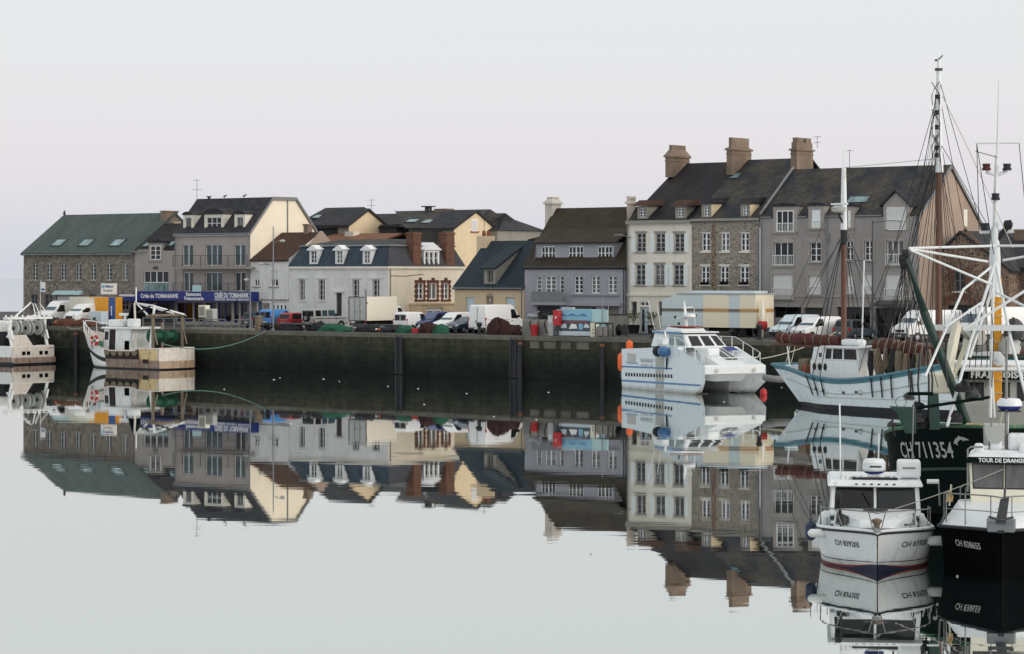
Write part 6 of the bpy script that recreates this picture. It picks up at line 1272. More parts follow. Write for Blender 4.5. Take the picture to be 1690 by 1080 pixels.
# ================================================================ boats (local frame: x towards the bow, y to port, z up from the water)
def at(px, Y): return (px - CX) / F * Y
def zz(py, Y): return CAMZ - (py - HY) * Y / F
class Boat:
    def __init__(s, name, label, cat, X, Y, head, group=None):
        """head: heading angle in degrees, anticlockwise from +X"""
        s.T = Thing(name, label, cat, (X, Y, 0), math.radians(head), group); s.c = Vector((X, Y)); s.h = Vector((math.cos(math.radians(head)), math.sin(math.radians(head))))
    def loc(s, X, Y):
        d = Vector((X, Y)) - s.c; return d.dot(s.h), -d.x * s.h.y + d.y * s.h.x
    def px(s, px, py, Y):
        """local point seen at a pixel, Y metres from the camera"""
        x, y = s.loc(at(px, Y), Y); return (x, y, zz(py, Y))
    def hull(s, x0, x1, B, S, R, rows, rake_b=.8, rake_s=.2, flare=1.3, n=26, name='hull', tmat=None, deck='deck_green', deck_d=.5, smooth=True):
        """B(t) half beam at the rail, S(t) rail height, R(t) waterline share of the beam; rows: list of (height fn or number, material) from the bottom up"""
        s.x0, s.x1, s.B, s.S, s.R = x0, x1, B, S, R; s.rb, s.rs, s.fl = rake_b, rake_s, flare
        ts = [i / n for i in range(n + 1)]
        mb = MB()
        zs = [(-.45, rows[0][1])] + rows
        lev = []
        for k, (zf, m) in enumerate(rows):
            lo = -.45 if k == 0 else rows[k - 1][0]; sub = 3 if k == len(rows) - 1 else 1
            for q in range(sub): lev.append((lo, zf, q / sub, (q + 1) / sub, m))
        ev = lambda f, t: (f(t) if callable(f) else f)
        for lo, hi, a, b, m in lev:
            mb.mat(m)
            for sg in (1, -1):
                r0 = [s.pt(t, ev(lo, t) + (ev(hi, t) - ev(lo, t)) * a, sg) for t in ts]; r1 = [s.pt(t, ev(lo, t) + (ev(hi, t) - ev(lo, t)) * b, sg) for t in ts]
                mb.grid([r0, r1])
            z0 = ev(lo, 0) + (ev(hi, 0) - ev(lo, 0)) * a; z1 = ev(lo, 0) + (ev(hi, 0) - ev(lo, 0)) * b
            if tmat: mb.mat(tmat)
            mb.poly([s.pt(0, z0, 1), s.pt(0, z0, -1), s.pt(0, z1, -1), s.pt(0, z1, 1)])
        s.hobj = s.T.add(name, mb, None, smooth=smooth)
        d = MB(); d.grid([[s.pt(t, S(t) - deck_d, 1, -.03) for t in ts], [s.pt(t, S(t) - deck_d, -1, -.03) for t in ts]]); s.T.add('deck', d, deck)
        i_ = MB()
        for sg in (1, -1): i_.grid([[s.pt(t, S(t) - deck_d, sg, -.05) for t in ts], [s.pt(t, S(t) - .01, sg, -.05) for t in ts]])
        s.T.add('bulwark', i_, rows[-1][1])
        return s.hobj
    def pt(s, t, z, sg, out=0.0):
        Sx = s.S(t); q = max(0, min(1.15, (z + .45) / (Sx + .45))); r = s.R(t)
        hb = s.B(t) * (r + (1 - r) * q ** s.fl)
        x = s.x0 + (s.x1 - s.x0) * t - (1 - q) * s.rb * t ** 5 + (1 - q) * s.rs * (1 - t) ** 5
        return (x, sg * max(.012, hb + out), z)
    def rail(s, mat, r=.06, t0=0.0, t1=1.0, dz=0.0, sides=(1, -1), name='cap_rail', n=26, out=.0, closed=True):
        for sg in sides:
            m = MB(); m.tube([s.pt(t0 + (t1 - t0) * i / n, s.S(t0 + (t1 - t0) * i / n) + dz, sg, out) for i in range(n + 1)], r, 6); s.T.add(name, m, mat, smooth=True)
        if closed and t0 == 0.0: m = MB(); m.tube([s.pt(0, s.S(0) + dz, 1, out), s.pt(0, s.S(0) + dz, -1, out)], r, 6); s.T.add('stern_rail', m, mat)
    def line(s, mat, zf, t0, t1, sides, r=.03, name='rubbing_strake', n=24, out=.02):
        for sg in sides:
            m = MB(); m.tube([s.pt(t0 + (t1 - t0) * i / n, zf(t0 + (t1 - t0) * i / n), sg, out) for i in range(n + 1)], r, 6); s.T.add(name, m, mat, smooth=True)
    def hull_text(s, txt, size, t_at, z_at, sg, mat, length=None, out=.03, slope=0.0):
        """lettering laid on the hull side; reads left to right for somebody looking at that side"""
        Ls = s.x1 - s.x0; dirn = -1 if sg > 0 else 1
        if sg > 0: dirn = -1
        def f(x, y):
            t = t_at + dirn * x / Ls; return s.pt(t, z_at + y + slope * x, sg, out)
        s.T.add('registration_number', text_mb(txt, size, f, length, .012), mat, s.hobj)
    def tube(s, name, mat, pts, r, n=8, parent=None, smooth=True): m = MB(); m.tube(pts, r, n); return s.T.add(name, m, mat, parent, smooth=smooth)
    def box(s, name, mat, *a, parent=None, bevel=0.0): m = MB(); m.box(*a); return s.T.add(name, m, mat, parent, bevel=bevel)
def panel(mb, pts): mb.poly(pts)
def house_quad(T, name, mat, base, top, bevel=.04, parent=None):
    """deckhouse from a base outline and a top outline"""
    m = MB(); m.prism(base, top); return T.add(name, m, mat, parent, bevel=bevel)
def quad_on(T, name, mat, a, b, c, d, k0, k1, h0, h1, off, parent=None):
    """panel inside the quad a b c d (a-b bottom, d-c top) between shares k0..k1, h0..h1"""
    a, b, c, d = map(Vector, (a, b, c, d)); n = (b - a).cross(d - a).normalized() * off
    P = lambda k, h: tuple((a + (b - a) * k) * (1 - h) + (d + (c - d) * k) * h + n)
    m = MB(); m.poly([P(k0, h0), P(k1, h0), P(k1, h1), P(k0, h1)]); return T.add(name, m, mat, parent)
def fender(label, X, Y, z, l, r, mat, axis, group=None, tilt=.0):
    T = Thing('fender', label, 'fender', (X, Y, z - l / 2), 0, group); m = MB()
    pr = [(.02, 0), (r * .6, .05 * l), (r, .18 * l), (r, .82 * l), (r * .6, .95 * l), (.04, l), (.04, l + .08)]
    if axis == 'z': m.lathe(pr, (0, 0, 0), 14)
    else: m.lathe([(a, b - l / 2) for a, b in pr], (0, 0, l / 2), 14, axis)
    T.add('body', m, mat, smooth=True); q = MB(); e = {'z': (0, 0, l), 'x': (l / 2, 0, l / 2), 'y': (0, -l / 2, l / 2)}[axis]
    q.tube([e, (e[0], e[1], e[2] + .5)], .012, 5); T.add('lanyard', q, 'rope_dark'); return T
def mooring(label, a, b, sag=.4, mat='rope', r=.03, group='mooring ropes'):
    a, b = Vector(a), Vector(b); T = Thing('mooring_rope', label, 'rope', a, 0, group); m = MB(); n = 14
    m.tube([tuple((b - a) * (i / n) - Vector((0, 0, sag * 4 * (i / n) * (1 - i / n)))) for i in range(n + 1)], r, 5); T.add('rope', m, mat)
SS = lambda a, b, x: (lambda t: t * t * (3 - 2 * t))(max(0, min(1, (x - a) / (b - a))))
ROWH = math.degrees(-PHI)
def boat_rusty():     # small trawler moored along the quay, bow to the left
    u, v = U(236, VQ - 3.4), VQ - 3.4; p = rw(u, v, 0); b = Boat('rusty_trawler', 'small white and rust streaked trawler moored at the quay below the blue shop', 'fishing boat', p.x, p.y, ROWH + 180)
    x1 = (u - U(139, v)); x0 = -(U(288, v) - u) - .2; Lh = x1 - x0; T = b.T
    B = lambda t: 2.55 * (.93 + .07 * SS(0, .07, t)) * (1 - max(0, (t - .5) / .5) ** 2.2 * .99); S = lambda t: 1.72 + .1 * (1 - t) + 1.65 * SS(.5, 1.0, t) + (.12 if t < .2 else 0) - .1 * SS(.2, .24, t) * (1 - SS(.5, .56, t))
    R_ = lambda t: .9 - .4 * SS(.5, 1, t)
    b.hull(x0, x1, B, S, R_, [(.12, 'boot_black'), (lambda t: .9 if t < .5 else .12 + .4, 'boat_rust_heavy'), (lambda t: S(t), 'boat_rusty')], 1.6, -.25, 1.2, n=40, deck='deck_green', deck_d=.8)
    # white bow with a black stripe, dark middle, yellow panel on the side towards the water (port is +y; water side)
    sg = 1
    def patch(name, mat, t0, t1, z0, z1, out=.02, n=10):
        m = MB(); m.grid([[b.pt(t0 + (t1 - t0) * i / n, z0(t0 + (t1 - t0) * i / n) + (z1(t0 + (t1 - t0) * i / n) - z0(t0 + (t1 - t0) * i / n)) * j / 4, sg, out) for i in range(n + 1)] for j in range(5)]); T.add(name, m, mat, b.hobj)
    patch('bow_panel', 'boat_white', .56, .995, lambda t: .15, lambda t: S(t) - .02); patch('bow_stripe', 'boot_black', .56, .99, lambda t: .55 + .9 * SS(.5, 1, t), lambda t: .95 + .95 * SS(.5, 1, t), .035)
    patch('dark_side', 'boat_dark', .19, .558, lambda t: .9, lambda t: S(t) - .02); patch('lower_side', 'boat_rust_heavy', .16, .558, lambda t: .14, lambda t: .897, .015); patch('yellow_panel', 'boat_yellow', .01, .188, lambda t: .85, lambda t: S(t) - .02)
    patch('rust_door', 'boat_dark', .1, .16, lambda t: .55, lambda t: .95, .03)
    for i in range(5):
        t = .225 + i * .074; q = MB(); c = b.pt(t, S(t) - .12, sg, .12); q.lathe([(.02, -.03), (.36, -.03), (.36, .03), (.02, .03)], c, 12, 'y'); q.v = [(x, y, z if z < c[2] + .05 else c[2] + .05) for x, y, z in q.v]; T.add('scupper_flap', q, 'canvas_tan', b.hobj)
    b.hull_text('CH 731', .5, .80, 1.75, sg, 'dark_grey', .95, .04)
    b.rail('boat_rusty', .07)
    for nm, z0, z1, mt, o_ in (('transom_band', .12, .8, 'boat_rust_tan', .03), ('transom', .8, 1.9, 'boat_rusty', 0)):
        tr = MB(); tr.grid([[(x0 - .12 - o_ - .62 * max(0, math.cos(y / 2.34 * math.pi / 2)) ** .6 * (1 - .12 * (1.9 - z)), y, z) for y in [-2.34 + 4.68 * k / 16 for k in range(17)]] for z in [z0 + (z1 - z0) * j / 4 for j in range(5)]]); T.add(nm, tr, mt, b.hobj, smooth=True)
    tr = MB(); tr.poly([(x0 + .1, -2.34, 1.9)] + [(x0 - .12 - .62 * max(0, math.cos(y / 2.34 * math.pi / 2)) ** .6, y, 1.9) for y in [-2.34 + 4.68 * k / 16 for k in range(17)]] + [(x0 + .1, 2.34, 1.9)]); T.add('stern_cap', tr, 'boat_rusty', b.hobj)
    # wheelhouse: forward half of the boat
    wx0, wx1 = x0 + Lh * .37, x0 + Lh * .66; zb, zt = .9, 3.7
    base = [(wx0, -1.5, zb), (wx1, -1.45, zb), (wx1 + .1, 1.45, zb), (wx0, 1.5, zb)]; top = [(wx0, -1.45, zt), (wx1 - .1, -1.35, zt), (wx1, 1.35, zt), (wx0, 1.45, zt)]
    wh = house_quad(T, 'wheelhouse', 'boat_white', base, top)
    A, Bq, C, D = base[2], base[3], top[3], top[2]   # water-side wall from bow to stern
    quad_on(T, 'window', 'glass_black', A, Bq, C, D, .04, .18, .62, .9, .02, wh); quad_on(T, 'dark_door', 'boat_dark', A, Bq, C, D, .22, .45, .05, .97, .02, wh)
    quad_on(T, 'deck_opening', 'boat_black', A, Bq, C, D, .8, .98, .3, .6, .02, wh)
    rf = MB(); rf.prism([(wx0 - 1.2, -1.7, zt + .003), (wx1 + .25, -1.6, zt + .003), (wx1 + .25, 1.6, zt + .003), (wx0 - 1.2, 1.7, zt + .003)], [(wx0 - 1.2, -1.7, zt + .16), (wx1 + .1, -1.5, zt + .16), (wx1 + .1, 1.5, zt + .16), (wx0 - 1.2, 1.7, zt + .16)]); T.add('roof', rf, 'boat_white', wh)
    b.box('upper_cabin', 'boat_white', wx1 - 2.1, wx1 - .2, -1.1, 1.1, zt + .163, zt + .85, parent=wh, bevel=.15)
    b.box('life_raft_box', 'boat_white', wx0 - .3, wx0 + .7, .3, 1.2, zt + .163, zt + .95, parent=wh, bevel=.12)
    # funnel mast
    m = MB(); mx = wx0 + 1.2; m.prism([(mx - .9, -.35, zt + .163), (mx + .7, -.35, zt + .163), (mx + .7, .35, zt + .163), (mx - .9, .35, zt + .163)], [(mx - .7, -.2, zt + 2.45), (mx - .25, -.2, zt + 2.45), (mx - .25, .2, zt + 2.45), (mx - .7, .2, zt + 2.45)]); mo = T.add('mast_housing', m, 'boat_black')
    b.tube('mast', 'boat_white', [(mx - .5, 0, zt + 2.4), (mx - .5, 0, zt + 3.9)], .06); b.box('radar', 'boat_white', mx + .5, mx + 1.7, -.15, .15, zt + 1.2, zt + 1.45, bevel=.05); b.tube('radar_post', 'boat_white', [(mx + 1.0, 0, zt + .8), (mx + 1.0, 0, zt + 1.2)], .12)
    b.tube('stay', 'boat_white', [(mx + .6, 0, zt + .3), (mx - .45, 0, zt + 2.6)], .08)
    b.tube('stay', 'boat_rusty', [(mx - .6, .3, zt + 2.4), (wx0 - 1.1, 1.7, 1.5)], .1)
    # boom frame to the stern gantry
    gx = x0 + 1.1; gz = 4.75
    for y in (-1.9, 1.9):
        b.tube('gantry_post', 'canvas_tan', [(gx, y, 1.2), (gx, y, gz + .2)], .15)
        b.tube('gantry_brace', 'canvas_tan', [(gx - .6, y, 2.3), (gx, y, gz - .6)], .07)
        b.tube('gantry_beam', 'canvas_tan', [(gx - .5, y, gz + .2), (gx + .9, y, gz + .2)], .1)
    b.tube('gantry_beam', 'canvas_tan', [(gx, -2.2, gz + .25), (gx, 2.2, gz + .25)], .13)
    b.tube('derrick_post', 'boat_white', [(gx + 1.0, 1.4, 1.4), (gx + .5, 1.2, gz + 1.2)], .11)
    top_ = (mx - .5, 0, zt + 2.4)
    for q in ((gx + .5, 1.2, gz + 1.15), (gx - .2, -.6, gz + .4), (gx + 1.0, 1.6, gz + .3)): b.tube('boom', 'boat_white', [top_, q], .075)
    b.tube('boom', 'boat_white', [(gx + .5, 1.2, gz + 1.1), (gx - .4, -1.8, gz + .3)], .08); b.tube('boom', 'boat_dark', [(gx + 2.5, 1.4, gz + .5), (gx + .9, .6, gz + 1.4)], .08); b.tube('boom', 'boat_dark', [(gx - .9, .6, gz + .8), (gx + .5, 1.2, gz + .35)], .08)
    for y in (-1.05, .5):
        dr = MB(); dr.lathe([(.12, -.7), (.62, -.7), (.62, -.62), (.3, -.6), (.3, .6), (.62, .62), (.62, .7), (.12, .7)], (gx + 1.0, y, 3.05), 18, 'y'); T.add('net_drum', dr, 'green_net')
    for y in (-.27,): b.tube('drum_stand', 'boat_rust_heavy', [(gx + 1.0, y, 1.6), (gx + 1.0, y, 4.3)], .13)
    # bow rail, life buoy
    for i in range(6): t = .66 + i * .066; q = b.pt(t, S(t), 1); q2 = b.pt(t, S(t), -1); b.tube('rail_post', 'boat_white', [q, (q[0] + .1, q[1], q[2] + 1.0)], .035, 6); b.tube('rail_post', 'boat_white', [q2, (q2[0] + .1, q2[1], q2[2] + 1.0)], .035, 6)
    for sg2 in (1, -1): b.tube('bow_rail', 'boat_white', [(lambda q: (q[0] + .1, q[1], q[2] + 1.0))(b.pt(.66 + i * .033, S(.66 + i * .033), sg2)) for i in range(11)], .04, 6)
    T2 = Thing('life_buoy', 'red and white life buoy on the rusty trawler bow', 'life buoy', (0, 0, 0)); q = b.pt(.66, 2.6, 1, .14); M_ = Matrix.Translation((b.c.x, b.c.y, 0)) @ Matrix.Rotation(math.radians(ROWH + 180), 4, 'Z'); c = M_ @ Vector(q); T2.o.location = c; T2.o.rotation_euler = (0, 0, math.radians(ROWH + 180))
    ring = MB(); ring.tube([(.42 * math.cos(2 * math.pi * i / 20), 0, .42 * math.sin(2 * math.pi * i / 20)) for i in range(21)], .13, 8, cap=False); T2.add('ring', ring, 'red', smooth=True)
    for a in range(4): k = MB(); k.tube([(.42 * math.cos(a * math.pi / 2 + d), 0, .42 * math.sin(a * math.pi / 2 + d)) for d in (-.2, 0, .2)], .14, 8); T2.add('band', k, 'fender_white', smooth=True)
    sternp = M_ @ Vector((x0 + .2, 1.6, 2.4)); bowp = M_ @ Vector((x1 - .4, 0, 4.0))
    mid = sternp.lerp(rw(U(441, VQ), VQ - .1, QZ), .6) 
    mooring('pale rope sagging from the rusty trawler stern to the quay', sternp, rw(U(441, VQ), VQ - .15, QZ), 1.0, 'rope_teal', .045); mooring('rope from the rusty trawler bow to the quay', bowp, rw(U(112, VQ), VQ - .1, QZ), .3, 'rope', .03)
def boat_reels():      # trawler cut by the left edge of the picture
    v = VQ - 3.6; u = U(48, v); p = rw(u, v, 0); b = Boat('reel_trawler', 'pale trawler with net drums on its stern gantry at the far left', 'fishing boat', p.x, p.y, ROWH + 180); T = b.T
    x0, x1 = -(U(52, v) - u) - .1, 13.0; B = lambda t: 2.75 * (1 - SS(.6, 1, t) ** 1.6 * .98); S = lambda t: 1.85 + 1.6 * SS(.55, 1, t); R_ = lambda t: .92 - .5 * SS(.55, 1, t)
    b.hull(x0, x1, B, S, R_, [(.25, 'boot_black'), (.75, 'boat_rust_heavy'), (lambda t: S(t), 'boat_white')], 1.5, -.2, 1.2, tmat=None, deck_d=.9)
    m = MB(); m.box(x0 - .3, x0 - .02, -2.65, 2.65, .3, 1.82); T.add('transom', m, 'boat_rusty', b.hobj, bevel=.1); m = MB(); m.box(x0 - .36, x0 - .303, -2.7, 2.7, .15, .7); T.add('transom_band', m, 'boat_rust_heavy', b.hobj, bevel=.02)
    for y in (-1.55, -.85, .75, 1.35): q = MB(); q.box(x0 - .34, x0 - .303, y - .2, y + .2, .95, 1.3); T.add('scupper', q, 'boat_black', b.hobj)
    pn = MB(); pn.prism([(x0 + .1, -.2, 1.85), (x0 + .1, 2.3, 1.85), (x0 + .2, 2.3, 2.9), (x0 + .2, .6, 2.9)], [(x0 + .25, -.2, 1.85), (x0 + .25, 2.3, 1.85), (x0 + .35, 2.3, 2.9), (x0 + .35, .6, 2.9)]); T.add('stern_ramp', pn, 'boat_rusty')
    gz = 4.42
    for y in (-2.2, 2.3):
        b.tube('gantry_post', 'boat_white', [(x0 + .3, y, 1.8), (x0 + .7, y, 3.2), (x0 + .6, y * .98, gz)], .17); q = MB(); q.prism([(x0 + .1, y - .1, 2.5), (x0 + 1.1, y - .1, 2.7), (x0 + .4, y - .1, 3.4)], [(x0 + .1, y + .1, 2.5), (x0 + 1.1, y + .1, 2.7), (x0 + .4, y + .1, 3.4)]); T.add('gusset', q, 'boat_white')
    m = MB(); m.box(x0 + .4, x0 + .8, -3.0, 3.0, gz, gz + .22); T.add('gantry_beam', m, 'boat_white')
    for i in range(9): y = -2.8 + i * .7; q = MB(); q.lathe([(.05, gz + .22), (.12, gz + .3), (.05, gz + .42)], (x0 + .6, y, 0), 8); T.add('roller', q, 'boat_white')
    for i, y in enumerate((-1.6, -.1, 1.4)):
        for dy in (-.22, .22):
            q = MB(); q.lathe([(.1, -.09), (.68, -.07), (.74, 0), (.68, .07), (.1, .07)], (x0 + .75, y + dy, 3.55), 22, 'y'); T.add('net_drum', q, 'boat_grey', smooth=True); h = MB(); h.lathe([(.2, -.09), (.2, .09)], (x0 + .75, y + dy, 3.55), 12, 'y'); T.add('drum_hub', h, 'black')
    b.tube('mast', 'galv', [(x0 + 3.5, -2.0, 1.5), (x0 + 3.5, -2.0, 9.4)], .05); b.tube('stay', 'galv', [(x0 + 1.0, -1.6, 4.5), (x0 + 3.4, -1.9, 8.4)], .025)
    for y in (-2.8, -1.6, -1.0): b.tube('frame_leg', 'boat_white', [(x0 + .6, y, gz + .2), (x0 + 1.6, y * .5 - 1.0, gz + 1.5)], .05)
    b.tube('boom', 'boat_white', [(x0 + .3, 3.0, 4.0), (x0 + 2.0, -1.6, 6.0)], .08)
    m = MB(); m.box(3.0, 7.5, -1.8, 1.8, 1.5, 4.2); T.add('wheelhouse', m, 'boat_white', bevel=.1)
    m = MB(); m.box(x0 + 1.6, x0 + 3.2, -2.0, 2.2, 1.2, 3.2); T.add('winch_house', m, 'dark_net', bevel=.1)
    mooring('thin rope from the left trawler to the quay', rw(u + 1.5, v + 1, 1.6), rw(U(160, VQ), VQ, 2.4), .2, 'rope_dark', .03)
def catamaran():
    h = Vector((.44, -.898)); X, Y = 13.74, 184.2; b = Boat('catamaran', 'white and pale blue catamaran workboat moored in the middle of the basin', 'catamaran', X, Y, math.degrees(math.atan2(h.y, h.x))); T = b.T
    W = 2.62; xs, xb = -6.4, 6.2
    side = [(xs, .0), (xs - .12, 1.4), (xs - .05, 3.05), (-1.2, 3.3), (2.1, 3.4), (6.2, 2.1), (6.25, .95), (4.6, .0)]
    for sg in (-1, 1):   # each hull: flat outside, inner face drawn back from the stem
        o = sg * W; i_ = sg * 1.2
        outer = [(x, o, z) for x, z in side]; 
        inner = [(x if x < 3 else (3.4 if x > 5 else min(x, 3.2)), i_, z if z > 0 else -.3) for x, z in side]
        m = MB(); n = len(side); m.mat('boat_blue'); m.poly(outer)
        m.mat('boat_pale'); m.faces(outer + inner, [(k, (k + 1) % n, n + (k + 1) % n, n + k) for k in range(n)]); m.poly(inner)
        m.mat('boot_black').box(xs, 4.4, min(o, i_) + .02, max(o, i_) - .02, -.4, .06); ho = T.add('hull', m, None)
        for z0, z1, xa, xe in ((1.62, 1.74, xs + .0, 1.4), (.52, .66, xs, 5.6)):
            q = MB(); y0, y1 = sorted((o + sg * .002, o + sg * .03)); q.prism([(xa, y0, z0), (xe, y0, z0 + .12), (xe, y0, z1 + .1), (xa, y0, z1)], [(xa, y1, z0), (xe, y1, z0 + .12), (xe, y1, z1 + .1), (xa, y1, z1)]); T.add('stripe', q, 'stripe_blue', ho)
        if sg < 0:
            for k in range(17): x = xs + .55 + k * .44; q = MB(); q.box(x, x + .26, o - .012, o - .002, .95 + k * .008, 1.22 + k * .008); T.add('porthole', q, 'black', ho)
            q = MB(); q.box(xs + .9, xs + 2.2, o - .03, o - .002, 2.1, 2.75); T.add('vent', q, 'light_grey', ho); q = MB(); q.box(xs + .7, xs + 2.5, o - .05, o - .002, 1.98, 2.04); T.add('vent_ledge', q, 'stripe_blue', ho)
            T.add('name', text_mb('RAGNAROK', .42, lambda x, y: (xs + 3.0 + x, o - .012, 2.12 + y), 1.9, .0), 'mid_grey', ho); T.add('registration_number', text_mb('CH 815 350', .42, lambda x, y: (xs + 3.0 + x, o - .012, 1.72 + y * .9), 1.9, .0), 'mid_grey', ho)
            q = MB(); q.box(.2 - 1.3, .2, o - .012, o - .002, .2, 2.6); T.add('scuff_panel', q, 'boat_grey', ho)
    # bridge deck between hulls and sloping fore deck
    m = MB(); m.mat('boat_pale'); m.prism_v([(xs + .1, 1.0), (5.2, .95), (6.0, 1.55), (6.15, 2.1), (2.1, 3.4), (-1.2, 3.3), (xs + .1, 3.05)], -1.195, 1.195); T.add('bridge_deck', m, None, bevel=.03)
    q = MB(); q.prism([(6.16, -2.6, 1.52), (6.22, -2.6, 2.12), (6.22, 2.6, 2.12), (6.16, 2.6, 1.52)], [(5.9, -2.6, 1.52), (5.9, -2.6, 2.22), (5.9, 2.6, 2.22), (5.9, 2.6, 1.52)]); T.add('bow_beam', q, 'boat_pale', bevel=.04)
    for y in (-1.6, 1.6): e = MB(); e.lathe([(.16, 6.2), (.16, 6.26)], (0, y, 1.78), 12, 'x'); T.add('hawse_hole', e, 'light_grey')
    # upper cabin
    base = [(-3.4, -1.75, 3.32), (2.3, -1.7, 3.36), (2.3, 1.7, 3.36), (-3.4, 1.75, 3.32)]; top = [(-3.2, -1.5, 4.42), (1.1, -1.42, 4.34), (1.1, 1.42, 4.34), (-3.2, 1.5, 4.42)]
    cb = house_quad(T, 'cabin', 'boat_pale', base, top, .06)
    A, Bq, C, D = base[1], base[2], top[2], top[1]
    for k0, k1 in ((.1, .38), (.45, .7), (.77, .95)): quad_on(T, 'window', 'glass_black', A, Bq, C, D, k0, k1, .12, .85, .02, cb)
    A, Bq, C, D = base[0], base[1], top[1], top[0]
    for k0, k1 in ((.5, .66), (.7, .93)): quad_on(T, 'window', 'glass_sheet', A, Bq, C, D, k0, k1, .15, .85, .02, cb)
    q = MB(); q.box(-3.5, 1.25, -1.6, 1.6, 4.43, 4.52); T.add('roof', q, 'boat_pale', cb, bevel=.04); q = MB(); q.box(-3.2, 1.0, -1.63, -1.605, 4.36, 4.5); T.add('roof_stripe', q, 'stripe_blue', cb)
    fb = MB(); fb.prism([(-2.4, -1.1, 4.525), (.2, -1.1, 4.525), (.2, 1.1, 4.525), (-2.4, 1.1, 4.525)], [(-2.2, -1.0, 4.82), (-.1, -1.0, 4.76), (-.1, 1.0, 4.76), (-2.2, 1.0, 4.82)]); T.add('fly_bridge', fb, 'boat_pale', bevel=.05)
    q = MB(); q.box(-2.0, .0, -.9, .9, 4.83, 4.9); T.add('fly_bridge_trim', q, 'antifoul_red')
    b.tube('mast', 'boat_pale', [(-1.0, 0, 4.8), (-1.2, 0, 6.3), (-1.35, 0, 6.8)], [.16, .1, .04]); q = MB(); q.lathe([(.3, 5.55), (.5, 5.6), (.5, 5.8), (.3, 5.88)], (-.7, .1, 0), 16); T.add('radar', q, 'boat_pale', smooth=True); b.tube('spreader', 'boat_pale', [(-1.1, -.9, 5.5), (-1.1, .9, 5.6)], .04); b.tube('spreader', 'boat_pale', [(-1.2, -.2, 6.3), (-1.2, .7, 6.35)], .035)
    for x, y, z in ((-1.1, -.9, 5.5), (-.9, -.7, 5.0), (-1.1, .9, 5.6)): q = MB(); q.lathe([(.09, z), (.09, z + .2)], (x, y, 0), 8); T.add('lamp', q, 'black')
    for x, y, zt, lean in ((-3.2, -1.5, 6.9, -.5), (-2.6, -1.3, 6.4, -.2), (-2.0, 1.4, 6.2, 0)): b.tube('whip_aerial', 'boat_pale', [(x, y, 4.6), (x - .2, y + lean, zt)], .025, 5)
    b.tube('davit', 'boat_pale', [(.2, -2.4, 3.3), (.1, -2.5, 4.3), (.4, -2.65, 4.5), (.6, -2.7, 4.0)], .07)
    q = MB(); q.lathe([(.12, -.5), (.36, -.4), (.4, -.1), (.4, .1), (.36, .4), (.12, .5)], (.75, -2.95, 3.05), 18, 'x'); T.add('net_hauler', q, 'hauler_blue', smooth=True); q = MB(); q.lathe([(.1, -.3), (.38, -.24), (.43, 0), (.38, .24), (.1, .3)], (-.1, -2.95, 3.05), 18, 'x'); T.add('hauler_wheel', q, 'black', smooth=True)
    b.box('hauler_motor', 'boat_pale', -.5, .4, -2.9, -2.3, 3.5, 4.05, bevel=.1); b.tube('bracket', 'black', [(.6, -2.65, 1.7), (.8, -2.72, 2.6)], .06)
    # fore deck: door, hatches, rails
    sl = lambda x: 3.4 + (2.1 - 3.4) * (x - 2.1) / 4.1
    def on(x, y, dz=.02): return (x, y, sl(x) + dz)
    q = MB(); q.box(2.2, 4.2, -1.2, -.1, 2.75, 3.38); T.add('companion_hatch', q, 'boat_pale', bevel=.15)
    for ya, yb, xa, xe, mt in ((.05, 1.0, 2.6, 4.9, 'glass_black'), (-2.2, -1.4, 2.4, 3.1, 'glass_black'), (1.3, 2.2, 2.3, 3.0, 'navy')):
        q = MB(); q.prism([on(xa, ya), on(xe, ya), on(xe, yb), on(xa, yb)], [on(xa, ya, .06), on(xe, ya, .06), on(xe, yb, .06), on(xa, yb, .06)]); T.add('deck_hatch', q, mt)
    q = MB(); q.prism([on(2.6, .48, .065), on(4.9, .48, .065), on(4.9, .58, .065), on(2.6, .58, .065)], [on(2.6, .48, .1), on(4.9, .48, .1), on(4.9, .58, .1), on(2.6, .58, .1)]); T.add('hatch_bar', q, 'boat_pale')
    for sg in (-1, 1):
        pts = [(x, sg * 2.5, (sl(x) if x > 2.1 else 3.38) + .75) for x in (-1, 1, 2.1, 4, 5.6)] + [(6.1, sg * 2.0, sl(6) + .55)]; b.tube('guard_rail', 'boat_pale', pts, .024, 6)
        for x in (0, 1.6, 3.2, 4.6, 5.6): z = sl(x) if x > 2.1 else 3.36; b.tube('rail_post', 'boat_pale', [(x, sg * 2.5, z), (x, sg * 2.5, z + .75)], .03, 6)
    b.tube('guard_rail', 'boat_pale', [(6.1, -2.0, sl(6) + .55), (6.1, 2.0, sl(6) + .55)], .03, 6)
    b.box('stern_box', 'boat_pale', -6.2, -4.5, 1.2, 2.4, 3.1, 3.7, bevel=.08)
    M_ = Matrix.Translation((X, Y, 0)) @ Matrix.Rotation(math.atan2(h.y, h.x), 4, 'Z')
    for i, (x, y, z, l, r, mt, lab) in enumerate(((xs - .3, -2.5, 2.0, 1.5, .3, 'orange', 'long orange fender hanging at the catamaran stern corner'), (xs - .1, -1.9, 3.2, 1.0, .26, 'orange', 'short orange fender on top of the catamaran stern'), (xs - .35, -2.3, .95, .5, .32, 'boot_black', 'round black fender low on the catamaran stern'))): p = M_ @ Vector((x, y, z)); fender(lab, p.x, p.y, p.z, l, r, mt, 'z')
    for px, Y2 in ((1260, 178),): T2 = Thing('mooring_buoy', 'red mooring buoy floating off the catamaran bow', 'buoy', (at(px, Y2), Y2, 0)); q = MB(); q.lathe([(.05, -.2), (.2, -.1), (.27, .1), (.26, .3), (.15, .45), (.05, .5)], (0, 0, 0), 14); T2.add('float', q, 'red', smooth=True); q = MB(); q.tube([(0, 0, .5), (.05, 0, .6)], .03, 6); T2.add('eye', q, 'dark_grey')
